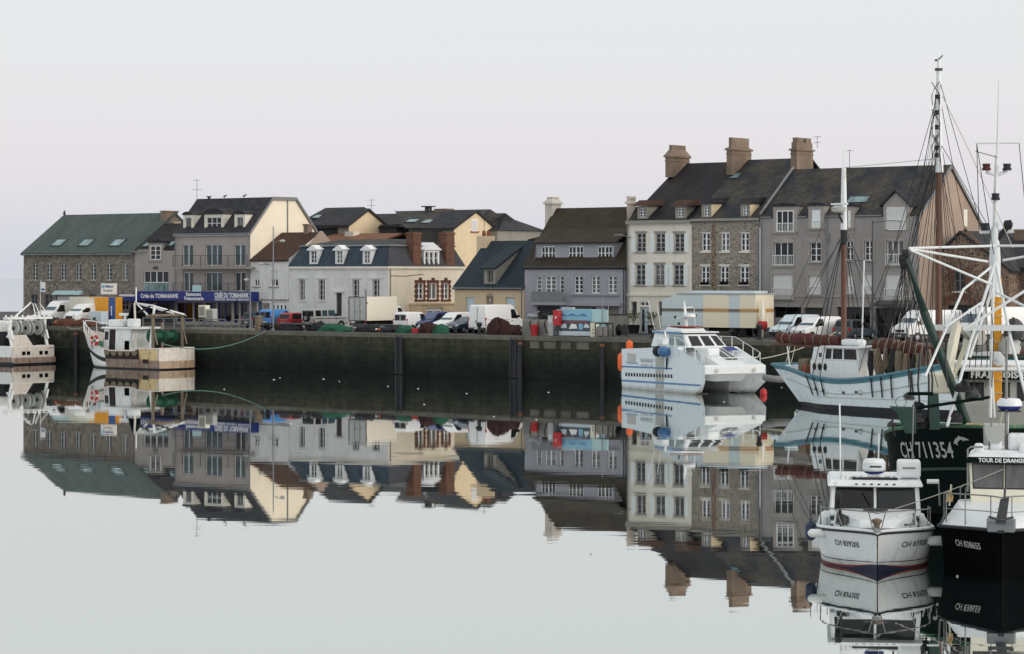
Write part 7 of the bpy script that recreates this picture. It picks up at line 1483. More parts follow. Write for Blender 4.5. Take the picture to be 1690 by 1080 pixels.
    p = M_ @ Vector((5.9, 2.4, 2.6)); mooring('double rope from the catamaran bow towards the sailing ship', p, (at(1380, 188), 188, 4.4), .3, 'rope', .035)
def rope_bundle(b, name, mat, pts, r=.02): return b.tube(name, mat, pts, r, 5, smooth=False)
def ship():
    mz = Vector((22.0, 160.7)); mm = Vector((27.15, 154.2)); d = (mm - mz); D = d.length; h = d / D
    b = Boat('sailing_ketch', 'white and teal two masted sailing ketch with furled brown sails', 'sailing ship', mz.x, mz.y, math.degrees(math.atan2(h.y, h.x))); T = b.T
    x0, x1 = -5.8, 14.5
    B = lambda t: 2.55 * (math.sin(math.pi * min(1, max(0, .16 + .62 * t))) ** .7) * (1 - SS(.72, 1, t) ** 1.5 * .985) * (.62 + .38 * SS(0, .25, t)); S = lambda t: 2.02 + .75 * (1 - SS(0, .38, t)) ** 1.2 + 1.7 * SS(.35, 1.05, t); R_ = lambda t: .8 - .5 * SS(.6, 1, t) - .62 * (1 - SS(0, .3, t))
    b.hull(x0, x1, B, S, R_, [(lambda t: .3 + .1 * t, 'boot_black'), (lambda t: S(t), 'boat_blue')], 1.2, 2.6, 1.0, n=44, deck='canvas_tan', deck_d=.55)
    b.rail('teal', .1, dz=.0, out=.02)
    for sg in (1, -1):
        m = MB(); n = 30; rows = [[b.pt(i / n, S(i / n) - dz, sg, .025) for i in range(n + 1)] for dz in (.02, .3)]; m.grid(rows); T.add('teal_strake', m, 'teal', b.hobj)
    b.line('boat_grey', lambda t: S(t) - .95, .03, .97, (1, -1), .035); b.line('light_grey', lambda t: .75 + .25 * t, .2, .97, (1, -1), .02)
    ws = -1     # side towards the camera is starboard
    for t in (.25, .29, .39, .45): c = b.pt(t, S(t) - .86, ws, .03); q = MB(); q.box(c[0] - .1, c[0] + .1, c[1] - .03, c[1] + .02, c[2] - .07, c[2] + .09); T.add('scupper', q, 'dark_grey', b.hobj)
    q = MB(); c = b.pt(.47, 1.25, ws, .035); q.tube([(c[0] + .16 * math.cos(i * .5236), c[1], c[2] + .16 * math.sin(i * .5236)) for i in range(13)], .02, 5, cap=False); T.add('load_line_mark', q, 'mid_grey', b.hobj)
    m = MB(); m.tube([b.pt(t, S(t) - .62, ws, .1) for t in (.83, .86, .90, .93)], .14, 8); T.add('fender_board', m, 'sail_brown', smooth=True)
    # wheelhouse
    base = [(-1.9, -1.25, 1.4), (2.5, -1.3, 1.4), (2.5, 1.3, 1.4), (-1.9, 1.25, 1.4)]; top = [(-1.9, -1.2, 3.2), (2.5, -1.25, 3.2), (2.5, 1.25, 3.2), (-1.9, 1.2, 3.2)]
    lo = house_quad(T, 'deckhouse', 'boat_pale', base, top, .03)
    ub = [(-1.8, -1.2, 3.203), (2.5, -1.24, 3.203), (2.6, 1.24, 3.203), (-1.8, 1.2, 3.203)]; ut = [(-1.6, -1.2, 4.05), (2.4, -1.24, 4.05), (2.5, 1.24, 4.05), (-1.6, 1.2, 4.05)]; up = house_quad(T, 'wheelhouse', 'boat_pale', ub, ut, .03)
    q = MB(); q.box(-.75, 2.75, -1.45, 1.45, 4.053, 4.15); T.add('roof', q, 'boat_pale', up)
    A, Bq, C, D_ = ub[0], ub[1], ut[1], ut[0]
    for k0, k1 in ((.3, .42), (.46, .66), (.7, .97)): quad_on(T, 'window', 'glass_black', A, Bq, C, D_, k0, k1, .12, .9, .02, up)
    A, Bq, C, D_ = ub[3], ub[0], ut[0], ut[3]; quad_on(T, 'window', 'glass_dark', A, Bq, C, D_, .1, .9, .15, .85, .02, up)
    for x in (-1.5, -1.0, -.5): q = MB(); q.lathe([(.15, -.02), (.15, .02)], (x, -1.25, 2.75), 12, 'y'); q.v = [(a, y, 2.75 + (z - 2.75) * 1.6) for a, y, z in q.v]; T.add('porthole', q, 'black', lo)
    q = MB(); q.box(-1.1, -.85, -1.235, -1.203, 3.4, 3.68); T.add('emblem', q, 'dark_grey', lo)
    b.box('life_raft', 'boat_pale', .1, 1.7, -.45, .45, 4.153, 4.6, bevel=.18)
    b.tube('white_pole', 'boat_pale', [(2.2, -.6, 4.15), (2.4, -.6, zz(430, 158))], .05); q = MB(); q.lathe([(.2, 4.153), (.06, 4.5)], (2.2, -.6, 0), 10); T.add('pole_foot', q, 'boat_pale')
    # masts
    Zm = lambda py, Y: zz(py, Y)
    zt, zs = Zm(277, 160.7), Zm(392, 160.7); b.tube('mizzen_mast', 'mast_wood', [(-.0, 0, 1.5), (0, 0, Zm(455, 160.7)), (0, 0, zs)], [.2, .2, .19], 12); b.tube('mizzen_topmast', 'boat_pale', [(0, 0, zs - .003), (0, 0, Zm(330, 160.7)), (0, 0, zt)], [.22, .2, .15], 12); b.tube('mast_band', 'boot_black', [(0, 0, zs - .5), (0, 0, zs + .5)], .225, 12)
    b.tube('aerial', 'boat_pale', [(0, 0, zt), (0, 0, Zm(247, 160.7))], .03, 6); q = MB(); q.lathe([(.1, zs + 1.6), (.45, zs + 1.7), (.5, zs + 1.95), (.2, zs + 2.1)], (.2, -.7, 0), 16); T.add('radar_dome', q, 'boat_grey', smooth=True); q = MB(); q.box(-.4, 1.1, -.85, -.7, zs + 2.12, zs + 2.25); T.add('radar_scanner', q, 'boat_pale', bevel=.04); b.tube('radar_bracket', 'black', [(0, -.1, zs + .9), (.2, -.7, zs + 1.6)], .07); b.tube('radar_bracket', 'black', [(0, -.1, zs + 1.5), (.2, -.7, zs + 1.6)], .05)
    Mt, Ms = Zm(100, 154.2), Zm(285, 154.2); b.tube('main_mast', 'mast_wood', [(D, 0, 1.5), (D, 0, Zm(440, 154.2)), (D, 0, Ms)], [.22, .21, .19], 14); b.tube('main_topmast', 'boat_pale', [(D, 0, Ms - .003), (D, 0, Zm(200, 154.2)), (D, 0, Zm(112, 154.2))], [.3, .22, .14], 14); b.tube('mast_cap', 'dark_grey', [(D, 0, Zm(117, 154.2)), (D, 0, Zm(113, 154.2))], .25, 10); b.tube('pole', 'boat_pale', [(D, 0, Zm(112, 154.2)), (D, 0, Zm(96, 154.2))], .1, 8); b.tube('wind_vane', 'dark_grey', [(D - .1, 0, Zm(100, 154.2)), (D + .5, -.2, Zm(93, 154.2))], .04, 5); q = MB(); q.box(D - .25, D - .05, -.1, .1, Zm(101, 154.2), Zm(98, 154.2)); T.add('masthead_light', q, 'dark_grey')
    # crossed black lashings on the white topmast
    for k, yy in enumerate((145, 190, 228, 232)):
        z0 = Zm(yy, 154.2)
        for s in (1, -1): b.tube('lashing', 'rope_dark', [(D - s * .34, -.28, z0 + .35), (D, -.36, z0), (D + s * .34, -.28, z0 - .5), (D + s * .3, -.25, z0 - 1.1)], .028, 5)
    for yy in (160, 186, 210, 244, 256): q = MB(); z0 = Zm(yy, 154.2); q.box(D + .05, D + .25, -.42, -.28, z0 - .16, z0 + .12); T.add('block', q, 'black')
    # furled sails on their booms
    def sail(name, a, c, r, seed):
        n = 26; m = MB(); pts = []; rs = []
        for i in range(n + 1):
            t = i / n; p = Vector(a).lerp(Vector(c), t); rs.append(r * (.72 + .4 * noise.noise(Vector((t * 7, seed, 0))) + .22 * math.sin(math.pi * t))); pts.append(p + Vector((0, 0, .1 * noise.noise(Vector((t * 9, seed + 4, 0))))))
        m.tube(pts, rs, 12); T.add(name, m, 'sail_brown', smooth=True)
        for i in range(1, 8): p = Vector(a).lerp(Vector(c), i / 8); g = MB(); g.tube([p + Vector((-.03, 0, 0)), p + Vector((.03, 0, 0))], r * 1.02, 10); T.add('sail_tie', g, 'canvas_tan')
    sail('mizzen_sail', (-6.2, 0, 4.55), (-.3, 0, 4.45), .4, 1); b.tube('mizzen_boom', 'mast_wood', [(-6.6, 0, 4.15), (-.2, 0, 4.02)], .13)
    sail('main_sail', (2.9, 0, 4.25), (D - .4, 0, 3.85), .55, 2); b.tube('main_boom', 'mast_wood', [(2.8, 0, 3.9), (D - .25, 0, 3.35)], .16)
    # hanging canvas and gear round the main sail
    for i in range(9):
        x = 3.2 + i * .62; q = MB(); k = random.uniform(.25, .5); z1 = random.uniform(3.7, 4.2); q.tube([(x, -.5 - k, z1), (x + .1, -.9, 3.0), (x + random.uniform(-.1, .3), -1.1, 2.3)], [k * .5, k * .8, k * .4], 8); T.add('hanging_canvas', q, 'canvas_tan' if i % 3 else 'dark_net', smooth=True)
    # shrouds and stays
    wire = lambda p, q, r=.022, mat='rope_dark': b.tube('shroud', mat, [p, q], r, 5, smooth=False)
    for i in range(6):
        x = D - 3.4 + i * .85
        for sg in (1, -1):
            t = (x - x0) / (x1 - x0); p = b.pt(t, S(t) + .15, sg, .05); wire(p, (D, sg * .1, Ms + 1.2 + .7 * (i % 3)), .022)
            q = MB(); p0 = b.pt(t, S(t) - .05, sg, .1); p1 = b.pt(t - .003, 1.0, sg, .1); 
            if i in (0, 1, 2, 4): q.tube([p0, p1], .05, 6); T.add('chain_plate', q, 'boot_black', b.hobj)
    for i in range(3):
        x = -1.3 + i * .75
        for sg in (1, -1):
            t = (x - x0) / (x1 - x0); p = b.pt(t, S(t) + .1, sg, .05); wire(p, (0, sg * .08, zs + .2), .028); q = MB(); q.tube([b.pt(t, S(t), sg, .1), b.pt(t - .003, .9, sg, .1)], .045, 6); T.add('chain_plate', q, 'boot_black', b.hobj)
    tops = [(D, 0, Zm(150, 154.2)), (D, 0, Zm(128, 154.2)), (D, 0, Zm(232, 154.2)), (D, 0, Zm(262, 154.2))]
    for k, (x, y, z) in enumerate(((3.0, -1.7, 2.6), (3.8, 1.7, 2.6), (4.6, -1.9, 2.6), (2.4, 1.2, 4.4), (5.4, -2.0, 2.7), (6.2, -2.1, 2.7), (1.9, -.8, 4.6), (4.0, -.4, 4.6), (5.8, 2.0, 2.9), (6.8, -2.2, 2.9))): wire((x, y, z), tops[k % 4], .014 if k % 2 else .022)
    for k, (x, y, z) in enumerate(((10.5, -2.1, 3.2), (11.5, -1.6, 3.4), (12.6, -1.0, 3.7), (10.8, 2.0, 3.3), (14.6, 0, 4.1), (17.5, 0, 4.9))): wire((x, y, z), tops[(k + 1) % 4], .022)
    for k, x in enumerate((-5.6, -4.6, 3.4, 4.6)): wire((x, 0.1 * (-1) ** k, 4.9 if x < 0 else 4.4), (0, 0, zs + .2 + k * .2), .022)
    wire((-6.3, 0, 4.9), (0, 0, zt - .6), .015); wire((-.0, 0, zt), (D, 0, Zm(262, 154.2)), .014)
    for i in range(7): x = 4.2 + i * .55; wire((x, -.75, 3.6), (D - 1.2 + i * .2, -.2, Ms - 3), .016, 'rope')
    b.tube('bowsprit', 'mast_wood', [(12.5, 0, 3.6), (19, 0, 4.9)], [.2, .1], 10)
    b.tube('tiller_post', 'boat_pale', [(-5.2, .2, 2.4), (-5.6, .2, 4.6)], .05); b.box('deck_gear', 'canvas_tan', -3.6, -2.8, -.7, .3, 2.0, 3.2, bevel=.1); b.box('deck_gear', 'terracotta', -3.0, -2.5, -.95, -.5, 2.0, 2.8, bevel=.08)
    M_ = Matrix.Translation((mz.x, mz.y, 0)) @ Matrix.Rotation(math.atan2(h.y, h.x), 4, 'Z')
    for px, sg in ((1300, 0), (1312, 1)): p = M_ @ Vector((-5.4, .5 * sg, 2.9)); mooring('thin rope from the ketch stern to the quay %s' % ('left strand', 'right strand')[sg], p, (at(1308 + 8 * sg, 190), 190, 4.4), .2, 'rope', .025)
    # dinghy at the stern
    T2 = Boat('dinghy', 'grey inflatable dinghy with white outboard hanging at the ketch stern', 'dinghy', at(1287, 170), 170, 200); q = MB(); n = 16
    zc = zz(626, 170); q.tube([(-1.1, .5, zc), (.4, .55, zc), (1.0, .35, zc + .1), (1.2, 0, zc + .15), (1.0, -.35, zc + .1), (.4, -.55, zc), (-1.1, -.5, zc)], [.2, .22, .22, .2, .22, .22, .2], 10); T2.T.add('tube', q, 'mid_grey', smooth=True); q = MB(); q.box(-1.0, .9, -.4, .4, zc - .15, zc - .08); T2.T.add('floor', q, 'dark_grey'); q = MB(); q.box(-1.35, -.95, -.2, .2, zc + .15, zc + .6); o_ = T2.T.add('outboard', q, 'boat_pale', bevel=.08); q = MB(); q.tube([(-1.15, 0, zc + .15), (-1.2, 0, zc - .7), (-1.35, 0, zc - .85)], .07, 8); T2.T.add('outboard_leg', q, 'boat_pale', o_)
    T2.tube('davit', 'galv', [(-.6, 0, zc + .2), (-.9, -.9, 2.7)], .03, 6)
def trawler():
    Y0 = 82.0; X0 = at(1640, Y0); ray = Vector((X0, Y0)).normalized(); ang = math.degrees(math.atan2(-ray.y, -ray.x)) + 1.5
    b = Boat('green_trawler', 'large dark green trawler with white mast frame and painted dolphin on its bow', 'fishing boat', X0, Y0, ang); T = b.T
    x0, x1 = -20.0, 0.6
    zr = zz(705, Y0)
    B = lambda t: 3.7 * (1 - SS(.66, 1.0, t) ** 2.1 * .985); S = lambda t: 2.6 + (zr - 2.6) * SS(.45, .98, t); R_ = lambda t: .93 - .52 * SS(.72, 1, t)
    b.hull(x0, x1, B, S, R_, [(.5, 'boat_black'), (lambda t: S(t), 'boat_dgreen')], 1.8, 0, 1.5, n=46, deck='deck_green', deck_d=.75)
    b.rail('deck_green', .07, out=.03); b.line('boat_green', lambda t: S(t) - 1.5, .5, .99, (1, -1), .07)
    sg = -1
    b.hull_text('CH 711354', .8, .80, 2.42, -1, 'boat_grey', 2.05, .05, .08)
    # dolphin on the bow
    dol = [(0, .05), (.06, .2), (.15, .34), (.3, .44), (.36, .55), (.42, .47), (.62, .47), (.78, .4), (.95, .32), (.8, .3), (.66, .3), (.56, .22), (.53, .32), (.4, .3), (.28, .2), (.2, .1), (.24, -.02), (.14, .0), (.1, .06)]
    vs = [b.pt(.903 + x * .62 / (x1 - x0), zr - .72 + z * .62, sg, .05) for x, z in dol]; q = MB(); q.poly(vs); T.add('dolphin', q, 'boat_grey', b.hobj)
    # stem plate with anchor
    q = MB(); q.prism([(x1 - .5, -.32, zr - 1.5), (x1 + .1, -.28, zr - 1.45), (x1 + .1, .28, zr - 1.45), (x1 - .5, .32, zr - 1.5)], [(x1 - .5, -.36, zr + .14), (x1 + .2, -.34, zr + .14), (x1 + .2, .34, zr + .14), (x1 - .5, .36, zr + .14)]); T.add('stem_plate', q, 'boat_grey', bevel=.03); q = MB(); q.lathe([(.05, 0), (.32, .05), (.36, .2), (.1, .3)], (x1 + .12, 0, zr - .55), 14, 'x'); T.add('anchor', q, 'steel', smooth=True)
    for i, (a, c) in enumerate(((.955, .985), (.93, .95))): m = MB(); m.tube([b.pt(a + (c - a) * k / 4, S(a) + .06, -1, .03) for k in range(5)], .05, 6); T.add('chafe_plate', m, 'boat_yellow')
    # wheelhouse
    Yw = 88.5; dx = Yw - Y0; wx = -dx
    zb, zt_ = 2.9, zz(607, Yw); yl = b.px(1583, 640, Yw)[1]; yr = yl + 3.7
    base = [(wx - 4.5, yl, zb), (wx + .3, yl, zb), (wx + .3, yr, zb), (wx - 4.5, yr, zb)]; top = [(wx - 4.5, yl, zt_), (wx, yl, zt_), (wx, yr, zt_), (wx - 4.5, yr, zt_)]; wh = house_quad(T, 'wheelhouse', 'boat_grey', base, top, .05)
    A, Bq, C, D = base[1], base[2], top[2], top[1]
    h = lambda py: (zz(py, Yw) - zb) / (zt_ - zb)
    for k0, k1 in ((.06, .24), (.31, .49), (.56, .76)):
        quad_on(T, 'window', 'glass_black', A, Bq, C, D, k0, k1, h(661), h(631), .02, wh)
    q = MB(); q.box(wx - .2, wx + .35, yl - .05, yr + .05, zz(626, Yw), zz(611, Yw)); nb = T.add('name_board', q, 'boat_dgreen', wh); T.add('lettering', text_mb('FRANCOIS-ELIE', .34, lambda x, y: (wx + .365, yl + .42 + x, zz(623, Yw) + y), 2.4), 'boat_pale', nb)
    q = MB(); q.box(wx - 4.4, wx + .45, yl - .1, yr + .1, zt_ + .003, zt_ + .12); T.add('roof', q, 'boat_white', wh)
    lw = MB(); lw.box(wx + .32, wx + .6, yl + .05, yr - .6, zb, zz(668, Yw)); T.add('fore_locker', lw, 'boat_grey')
    # white mast frame
    P = lambda px, py, Y: b.px(px, py, Y)
    wt = 'mast_white'
    apex = P(1643, 432, 86); b.tube('mast_leg', wt, [P(1563, 704, 83), P(1600, 570, 85), apex], .056, 10); b.tube('mast_leg', wt, [apex, P(1668, 560, 85), P(1695, 660, 83)], .056, 10); b.tube('mast_leg', wt, [P(1634, 690, 85), P(1640, 430, 86.3)], .06, 8); b.tube('mast_leg', wt, [P(1641, 690, 85.2), P(1634, 560, 85.6)], .045, 8)
    b.tube('mast', wt, [P(1642, 470, 86.5), P(1643, 330, 86.5), P(1645, 255, 86.5)], [.12, .085, .06], 12); b.tube('whip_aerial', wt, [P(1646, 256, 86.5), P(1648.5, 133, 86.5)], [.05, .02], 6); b.tube('yard', wt, [P(1610, 236.5, 86.5), P(1684, 236, 86.5)], .035, 6)
    cone = MB(); c = P(1642, 430, 86.4); cone.lathe([(.2, c[2] - 1.3), (.2, c[2] + .1), (.12, c[2] + 1.2)], (c[0], c[1], 0), 12); T.add('mast_foot', cone, wt, smooth=True)
    b.tube('lamp_arm', wt, [P(1627, 284, 86.5), P(1645, 290, 86.5), P(1662, 282, 86.5)], .06, 6)
    for px, py in ((1628, 276), (1662, 276), (1626, 374), (1643, 325), (1663, 372)):
        c = P(px, py, 86.4); q = MB(); q.lathe([(.16, c[2] - .12), (.17, c[2] - .05), (.13, c[2] - .02), (.15, c[2] + .12)], (c[0], c[1], 0), 10); T.add('mast_lamp', q, 'sail_brown' if py < 300 and px < 1640 else 'boot_black')
    b.tube('platform', wt, [P(1617, 383, 86.5), P(1672, 382, 86.5)], .07, 6); c = P(1663, 378, 86.3); b.tube('searchlight_arm', 'black', [P(1643, 400, 86.4), P(1660, 378, 86.3), P(1667, 368, 86.3)], .1, 8); q = MB(); q.lathe([(.05, -.15), (.16, -.1), (.18, .12), (.05, .18)], (c[0], c[1], c[2] + .15), 10, 'y'); T.add('searchlight', q, 'black')
    # outriggers
    tip = P(1500, 410, 84); b.tube('outrigger', wt, [tip, P(1643, 406, 86)], .045, 8); b.tube('outrigger', wt, [P(1500, 411, 84), P(1630, 432, 86)], .045, 8); b.tube('outrigger', wt, [P(1502, 413, 84), P(1637, 470, 85.5)], .045, 8)
    b.tube('outrigger', wt, [P(1645, 406, 86), P(1760, 406, 85)], .045, 8); b.tube('outrigger', wt, [P(1655, 430, 86), P(1760, 412, 85)], .045, 8); b.tube('outrigger', wt, [P(1643, 482, 85.5), P(1720, 520, 84)], .05, 8); b.tube('outrigger', wt, [P(1590, 545, 84), P(1700, 475, 84)], .05, 8)
    b.tube('derrick', 'boat_green', [P(1493, 414, 84), P(1525, 515, 84), P(1597, 702, 84)], [.13, .15, .16], 10); b.tube('derrick', wt, [P(1527, 622, 83), P(1590, 478, 85), P(1637, 440, 86)], .045, 8); b.tube('derrick', wt, [P(1560, 540, 84), P(1620, 500, 84.5)], .045, 8); b.tube('derrick', wt, [P(1600, 590, 85), P(1640, 470, 86)], .055, 8)
    for i, (px, py) in enumerate(((1489, 428), (1494, 420), (1491, 436))): c = P(px, py, 84); q = MB(); q.lathe([(.05, -.12), (.18, -.1), (.18, .1), (.05, .12)], c, 10, 'y'); T.add('pulley', q, 'black')
    for (a, c) in (((1490, 436), (1485, 560)), ((1492, 436), (1500, 640)), ((1494, 436), (1548, 640)), ((1489, 436), (1470, 590)), ((1646, 260), (1610, 250)), ((1612, 238), (1616, 380)), ((1682, 238), (1700, 420)), ((1612, 238), (1640, 420)), ((1496, 430), (1520, 560)), ((1491, 430), (1512, 600))): b.tube('cable', 'rope_dark', [P(*a, 84.2), P(*c, 84.0)], .014, 5)
    b.tube('long_stay', 'rope', [P(1555, 158, 86), P(1600, 250, 86), P(1672, 410, 86)], .014, 5)
    # orange crane column
    o0, o1 = P(1645, 664, 86.8), P(1645, 460, 86.8); q = MB(); q.box(o0[0] - .17, o0[0] + .17, o0[1] - .17, o0[1] + .17, o0[2], o1[2]); oc = T.add('crane_column', q, 'amber', bevel=.02)
    for i in range(9): z = o0[2] + .3 + i * .46; q = MB(); q.box(o0[0] - .2, o0[0] + .2, o0[1] - .2, o0[1] + .2, z, z + .05); T.add('crane_rib', q, 'boat_yellow', oc)
    q = MB(); c = P(1648, 594, 86.0); q.lathe([(.06, -.1), (.22, -.08), (.24, .0), (.22, .08), (.06, .1)], c, 16, 'x'); q.lathe([(.05, -.12), (.07, .14)], c, 10, 'x'); T.add('crane_winch', q, wt, smooth=True); b.box('floodlight', wt, *(lambda c: (c[0] - .2, c[0] + .2, c[1] - .55, c[1] + .55, c[2] - .14, c[2] + .14))(P(1626, 587, 86.2)), bevel=.05)
    b.tube('cross_tube', 'boat_green', [P(1565, 590, 86), P(1690, 590, 86)], .05, 8); b.tube('front_rail', wt, [P(1590, 610, 85), P(1700, 610, 85)], .07, 8)
    b.box('boom_rest', wt, *(lambda a, c: (a[0] - .12, a[0] + .12, min(a[1], c[1]), max(a[1], c[1]), a[2] - .1, a[2] + .1))(P(1540, 541, 85.5), P(1700, 541, 85.5)))
    # pale knuckle crane and gallows left of the wheelhouse
    b.tube('knuckle_crane', 'boat_cream', [P(1557, 640, 85), P(1566, 600, 85), P(1580, 535, 85)], [.22, .2, .16], 8); b.tube('knuckle_crane', 'boat_cream', [P(1580, 535, 85), P(1598, 560, 85.5), P(1570, 630, 85.6)], [.12, .1, .1], 8); b.box('winch', 'boat_cream', *(lambda c: (c[0] - .5, c[0] + .5, c[1] - .45, c[1] + .45, c[2] - .4, c[2] + .3))(P(1555, 630, 85)), bevel=.06)
    a = P(1470, 672, 82.5); c = P(1507, 722, 82.5); q = MB(); g0, g1, g2, g3 = P(1467, 671, 82.5), P(1512, 673, 82.5), P(1512, 716, 82.5), P(1494, 716, 82.5)
    q.prism([g0, g1, g2, g3, P(1480, 682, 82.5)], [(p[0] - .4, p[1], p[2]) for p in (g0, g1, g2, g3, P(1480, 682, 82.5))]); T.add('gallows', q, 'boat_green', bevel=.02)
    q = MB(); g0, g1, g2, g3 = P(1532, 650, 83), P(1549, 650, 83), P(1552, 710, 83), P(1534, 710, 83); q.prism([g0, g1, g2, g3], [(p[0] - .3, p[1], p[2]) for p in (g0, g1, g2, g3)]); T.add('gallows', q, 'boat_green', bevel=.02); b.tube('gallows_bar', 'boat_dgreen', [P(1498, 650, 83), P(1540, 650, 83)], .06, 8); b.tube('gallows_bar', 'boat_dgreen', [P(1505, 675, 83), P(1580, 664, 83), P(1632, 656, 84)], .055, 8)
    b.tube('hoop', 'galv', [P(1478 + 9 + 9 * math.cos(t * .55), 664 - 9 * math.sin(t * .55), 82.6) for t in range(13)], .02, 5)
    for i, (px, py, s) in enumerate(((1515, 690, .3), (1522, 700, .28), (1500, 655, .2), (1516, 670, .22), (1472, 701, .16), (1590, 640, .3), (1606, 650, .25), (1572, 690, .3))): c = P(px, py, 83.4); q = MB(); lump(q, (c[0], c[1], c[2] - s * .5), s, s, s * 1.1, i * 3.1, 10, 6, .5); T.add('deck_gear', q, 'dark_net' if i % 2 else 'dark_grey', smooth=True)
    for i, (px, y0, y1) in enumerate(((1530, 560, 700), (1475, 680, 720), (1500, 610, 660), (1518, 580, 690), (1536, 600, 655), (1563, 560, 640))): b.tube('chain', 'boot_black', [P(px, y0, 83.5), P(px + 3 * (-1) ** i, (y0 + y1) / 2, 83.5), P(px + 2, y1, 83.5)], .035, 5)
    for i in range(5): b.tube('hanging_wire', 'rope_dark', [P(1600 + i * 9, 480 + 7 * i, 85.6), P(1604 + i * 9, 560, 85.4), P(1597 + i * 10, 640, 85.2)], .016, 5)
    for i, (px, py) in enumerate(((1610, 575), (1665, 570), (1675, 545), (1608, 555))): c = P(px, py, 86.6); q = MB(); lump(q, (c[0], c[1], c[2] - .3), .5, .4, .7, i * 9.1, 12, 6, .4); T.add('stacked_gear', q, ('mid_grey', 'light_grey', 'dark_grey', 'boat_grey')[i], smooth=True)
def rounded_block(T, name, mat, c, sx, sy, sz, bevel, parent=None): m = MB(); m.box(c[0] - sx / 2, c[0] + sx / 2, c[1] - sy / 2, c[1] + sy / 2, c[2] - sz / 2, c[2] + sz / 2); return T.add(name, m, mat, parent, bevel=bevel)
def boat_small():
    Y0 = 72.3; X0 = at(1448, Y0); ray = Vector((X0, Y0)).normalized(); ang = math.degrees(math.atan2(-ray.y, -ray.x)) + 1.5
    b = Boat('cabin_boat', 'small white cabin motorboat with open black foredeck letters and red waterline stripe', 'motorboat', X0, Y0, ang); T = b.T; b.T.o['label'] = 'small white cabin motorboat with bow rail and red waterline stripe in the foreground'
    x0, x1 = -7.6, .15
    B = lambda t: 1.9 * (1 - .12 * (1 - t)) * (1 - SS(.58, 1.0, t) ** 1.9 * .99); S = lambda t: 1.0 + .2 * SS(.2, 1, t); R_ = lambda t: .9 - .36 * SS(.5, 1, t)
    b.hull(x0, x1, B, S, R_, [(lambda t: .03 + .22 * SS(.78, 1, t), 'antifoul_blue'), (lambda t: .09 + .163 * SS(.78, 1, t), 'antifoul_red'), (lambda t: .22 + .08 * SS(.78, 1, t), 'boat_pale'), (lambda t: .25 + .07 * SS(.78, 1, t), 'boot_black'), (lambda t: S(t), 'boat_pale')], .55, 0, 1.35, n=40, deck='boat_pale', deck_d=.06)
    b.line('boot_black', lambda t: S(t) - .02, 0, 1, (1, -1), .035, 'rubbing_strake', 40); b.line('boat_pale', lambda t: S(t) + .05, .0, 1, (1, -1), .05, 'toe_rail', 40, out=-.06)
    b.hull_text('CH 839205', .24, .79, S(.9) - .5, -1, 'boot_black', .76, .02); b.hull_text('CH 839205', .24, .857, S(.9) - .5, 1, 'boot_black', 1.0, .02)
    # raised foredeck (trunk) and cabin
    P = lambda px, py, Y: b.px(px, py, Y)
    zd = 1.3
    base = [(-2.6, -1.32, 1.1), (-.75, -.5, 1.28), (-.75, .5, 1.28), (-2.6, 1.32, 1.1)]; top = [(-2.6, -1.25, 1.72), (-1.2, -.42, 1.5), (-1.2, .42, 1.5), (-2.6, 1.25, 1.72)]; tr = house_quad(T, 'coach_roof', 'boat_pale', base, top, .08)
    A, Bq, C, D = base[3], base[2], top[2], top[3]; quad_on(T, 'side_window', 'glass_black', A, Bq, C, D, .12, .55, .2, .85, -.015, tr); A, Bq, C, D = base[0], base[1], top[1], top[0]; quad_on(T, 'side_window', 'glass_black', A, Bq, C, D, .12, .55, .2, .85, .015, tr)
    cw = 1.4; base = [(-5.6, -cw, 1.0), (-2.45, -cw, 1.5), (-2.45, cw, 1.5), (-5.6, cw, 1.0)]; zt = zz(803, 75); top = [(-5.6, -cw + .06, zt), (-2.75, -cw + .06, zt), (-2.75, cw - .06, zt), (-5.6, cw - .06, zt)]; cb = house_quad(T, 'cabin', 'boat_pale', base, top, .05)
    A, Bq, C, D = base[1], base[2], top[2], top[1]
    for k0, k1 in ((.06, .48), (.53, .94)): quad_on(T, 'windscreen', 'glass_black' if k0 < .1 else 'glass_dark', A, Bq, C, D, k0, k1, .2, .93, .015, cb)
    for k0 in (.05, .515): q = quad_on(T, 'window_gasket', 'black', A, Bq, C, D, k0, k0 + .435, .17, .96, .008, cb)
    for i in (0,):
        A, Bq, C, D = base[2], base[3], top[3], top[2]; quad_on(T, 'side_window', 'glass_black', A, Bq, C, D, .08, .4, .35, .9, .015, cb); A, Bq, C, D = base[0], base[1], top[1], top[0]; quad_on(T, 'side_window', 'glass_black', A, Bq, C, D, .6, .92, .35, .9, .015, cb)
    wp = MB(); wp.tube([(-2.5, .2 - .6, zt - .1), (-2.45, .1 - .25, zt - .55)], .02, 5); T.add('wiper', wp, 'black', cb)
    rf = MB(); rf.prism([(-5.9, -cw - .08, zt + .003), (-2.5, -cw - .08, zt + .003), (-2.4, 0, zt + .003), (-2.5, cw + .08, zt + .003), (-5.9, cw + .08, zt + .003)], [(-5.9, -cw + .0, zt + .2), (-2.7, -cw + .0, zt + .2), (-2.6, 0, zt + .2), (-2.7, cw, zt + .2), (-5.9, cw, zt + .2)]); ro = T.add('roof', rf, 'boat_pale', cb, bevel=.06)
    for i in range(6): q = MB(); y = -.62 + i * .23; q.box(-2.44, -2.425, y, y + .09, zt + .07, zt + .11); T.add('roof_mark', q, 'black', ro)
    q = MB(); q.box(-2.9, -2.7, -.7, .7, zt + .2, zt + .27); T.add('roof_grille', q, 'boot_black', ro)
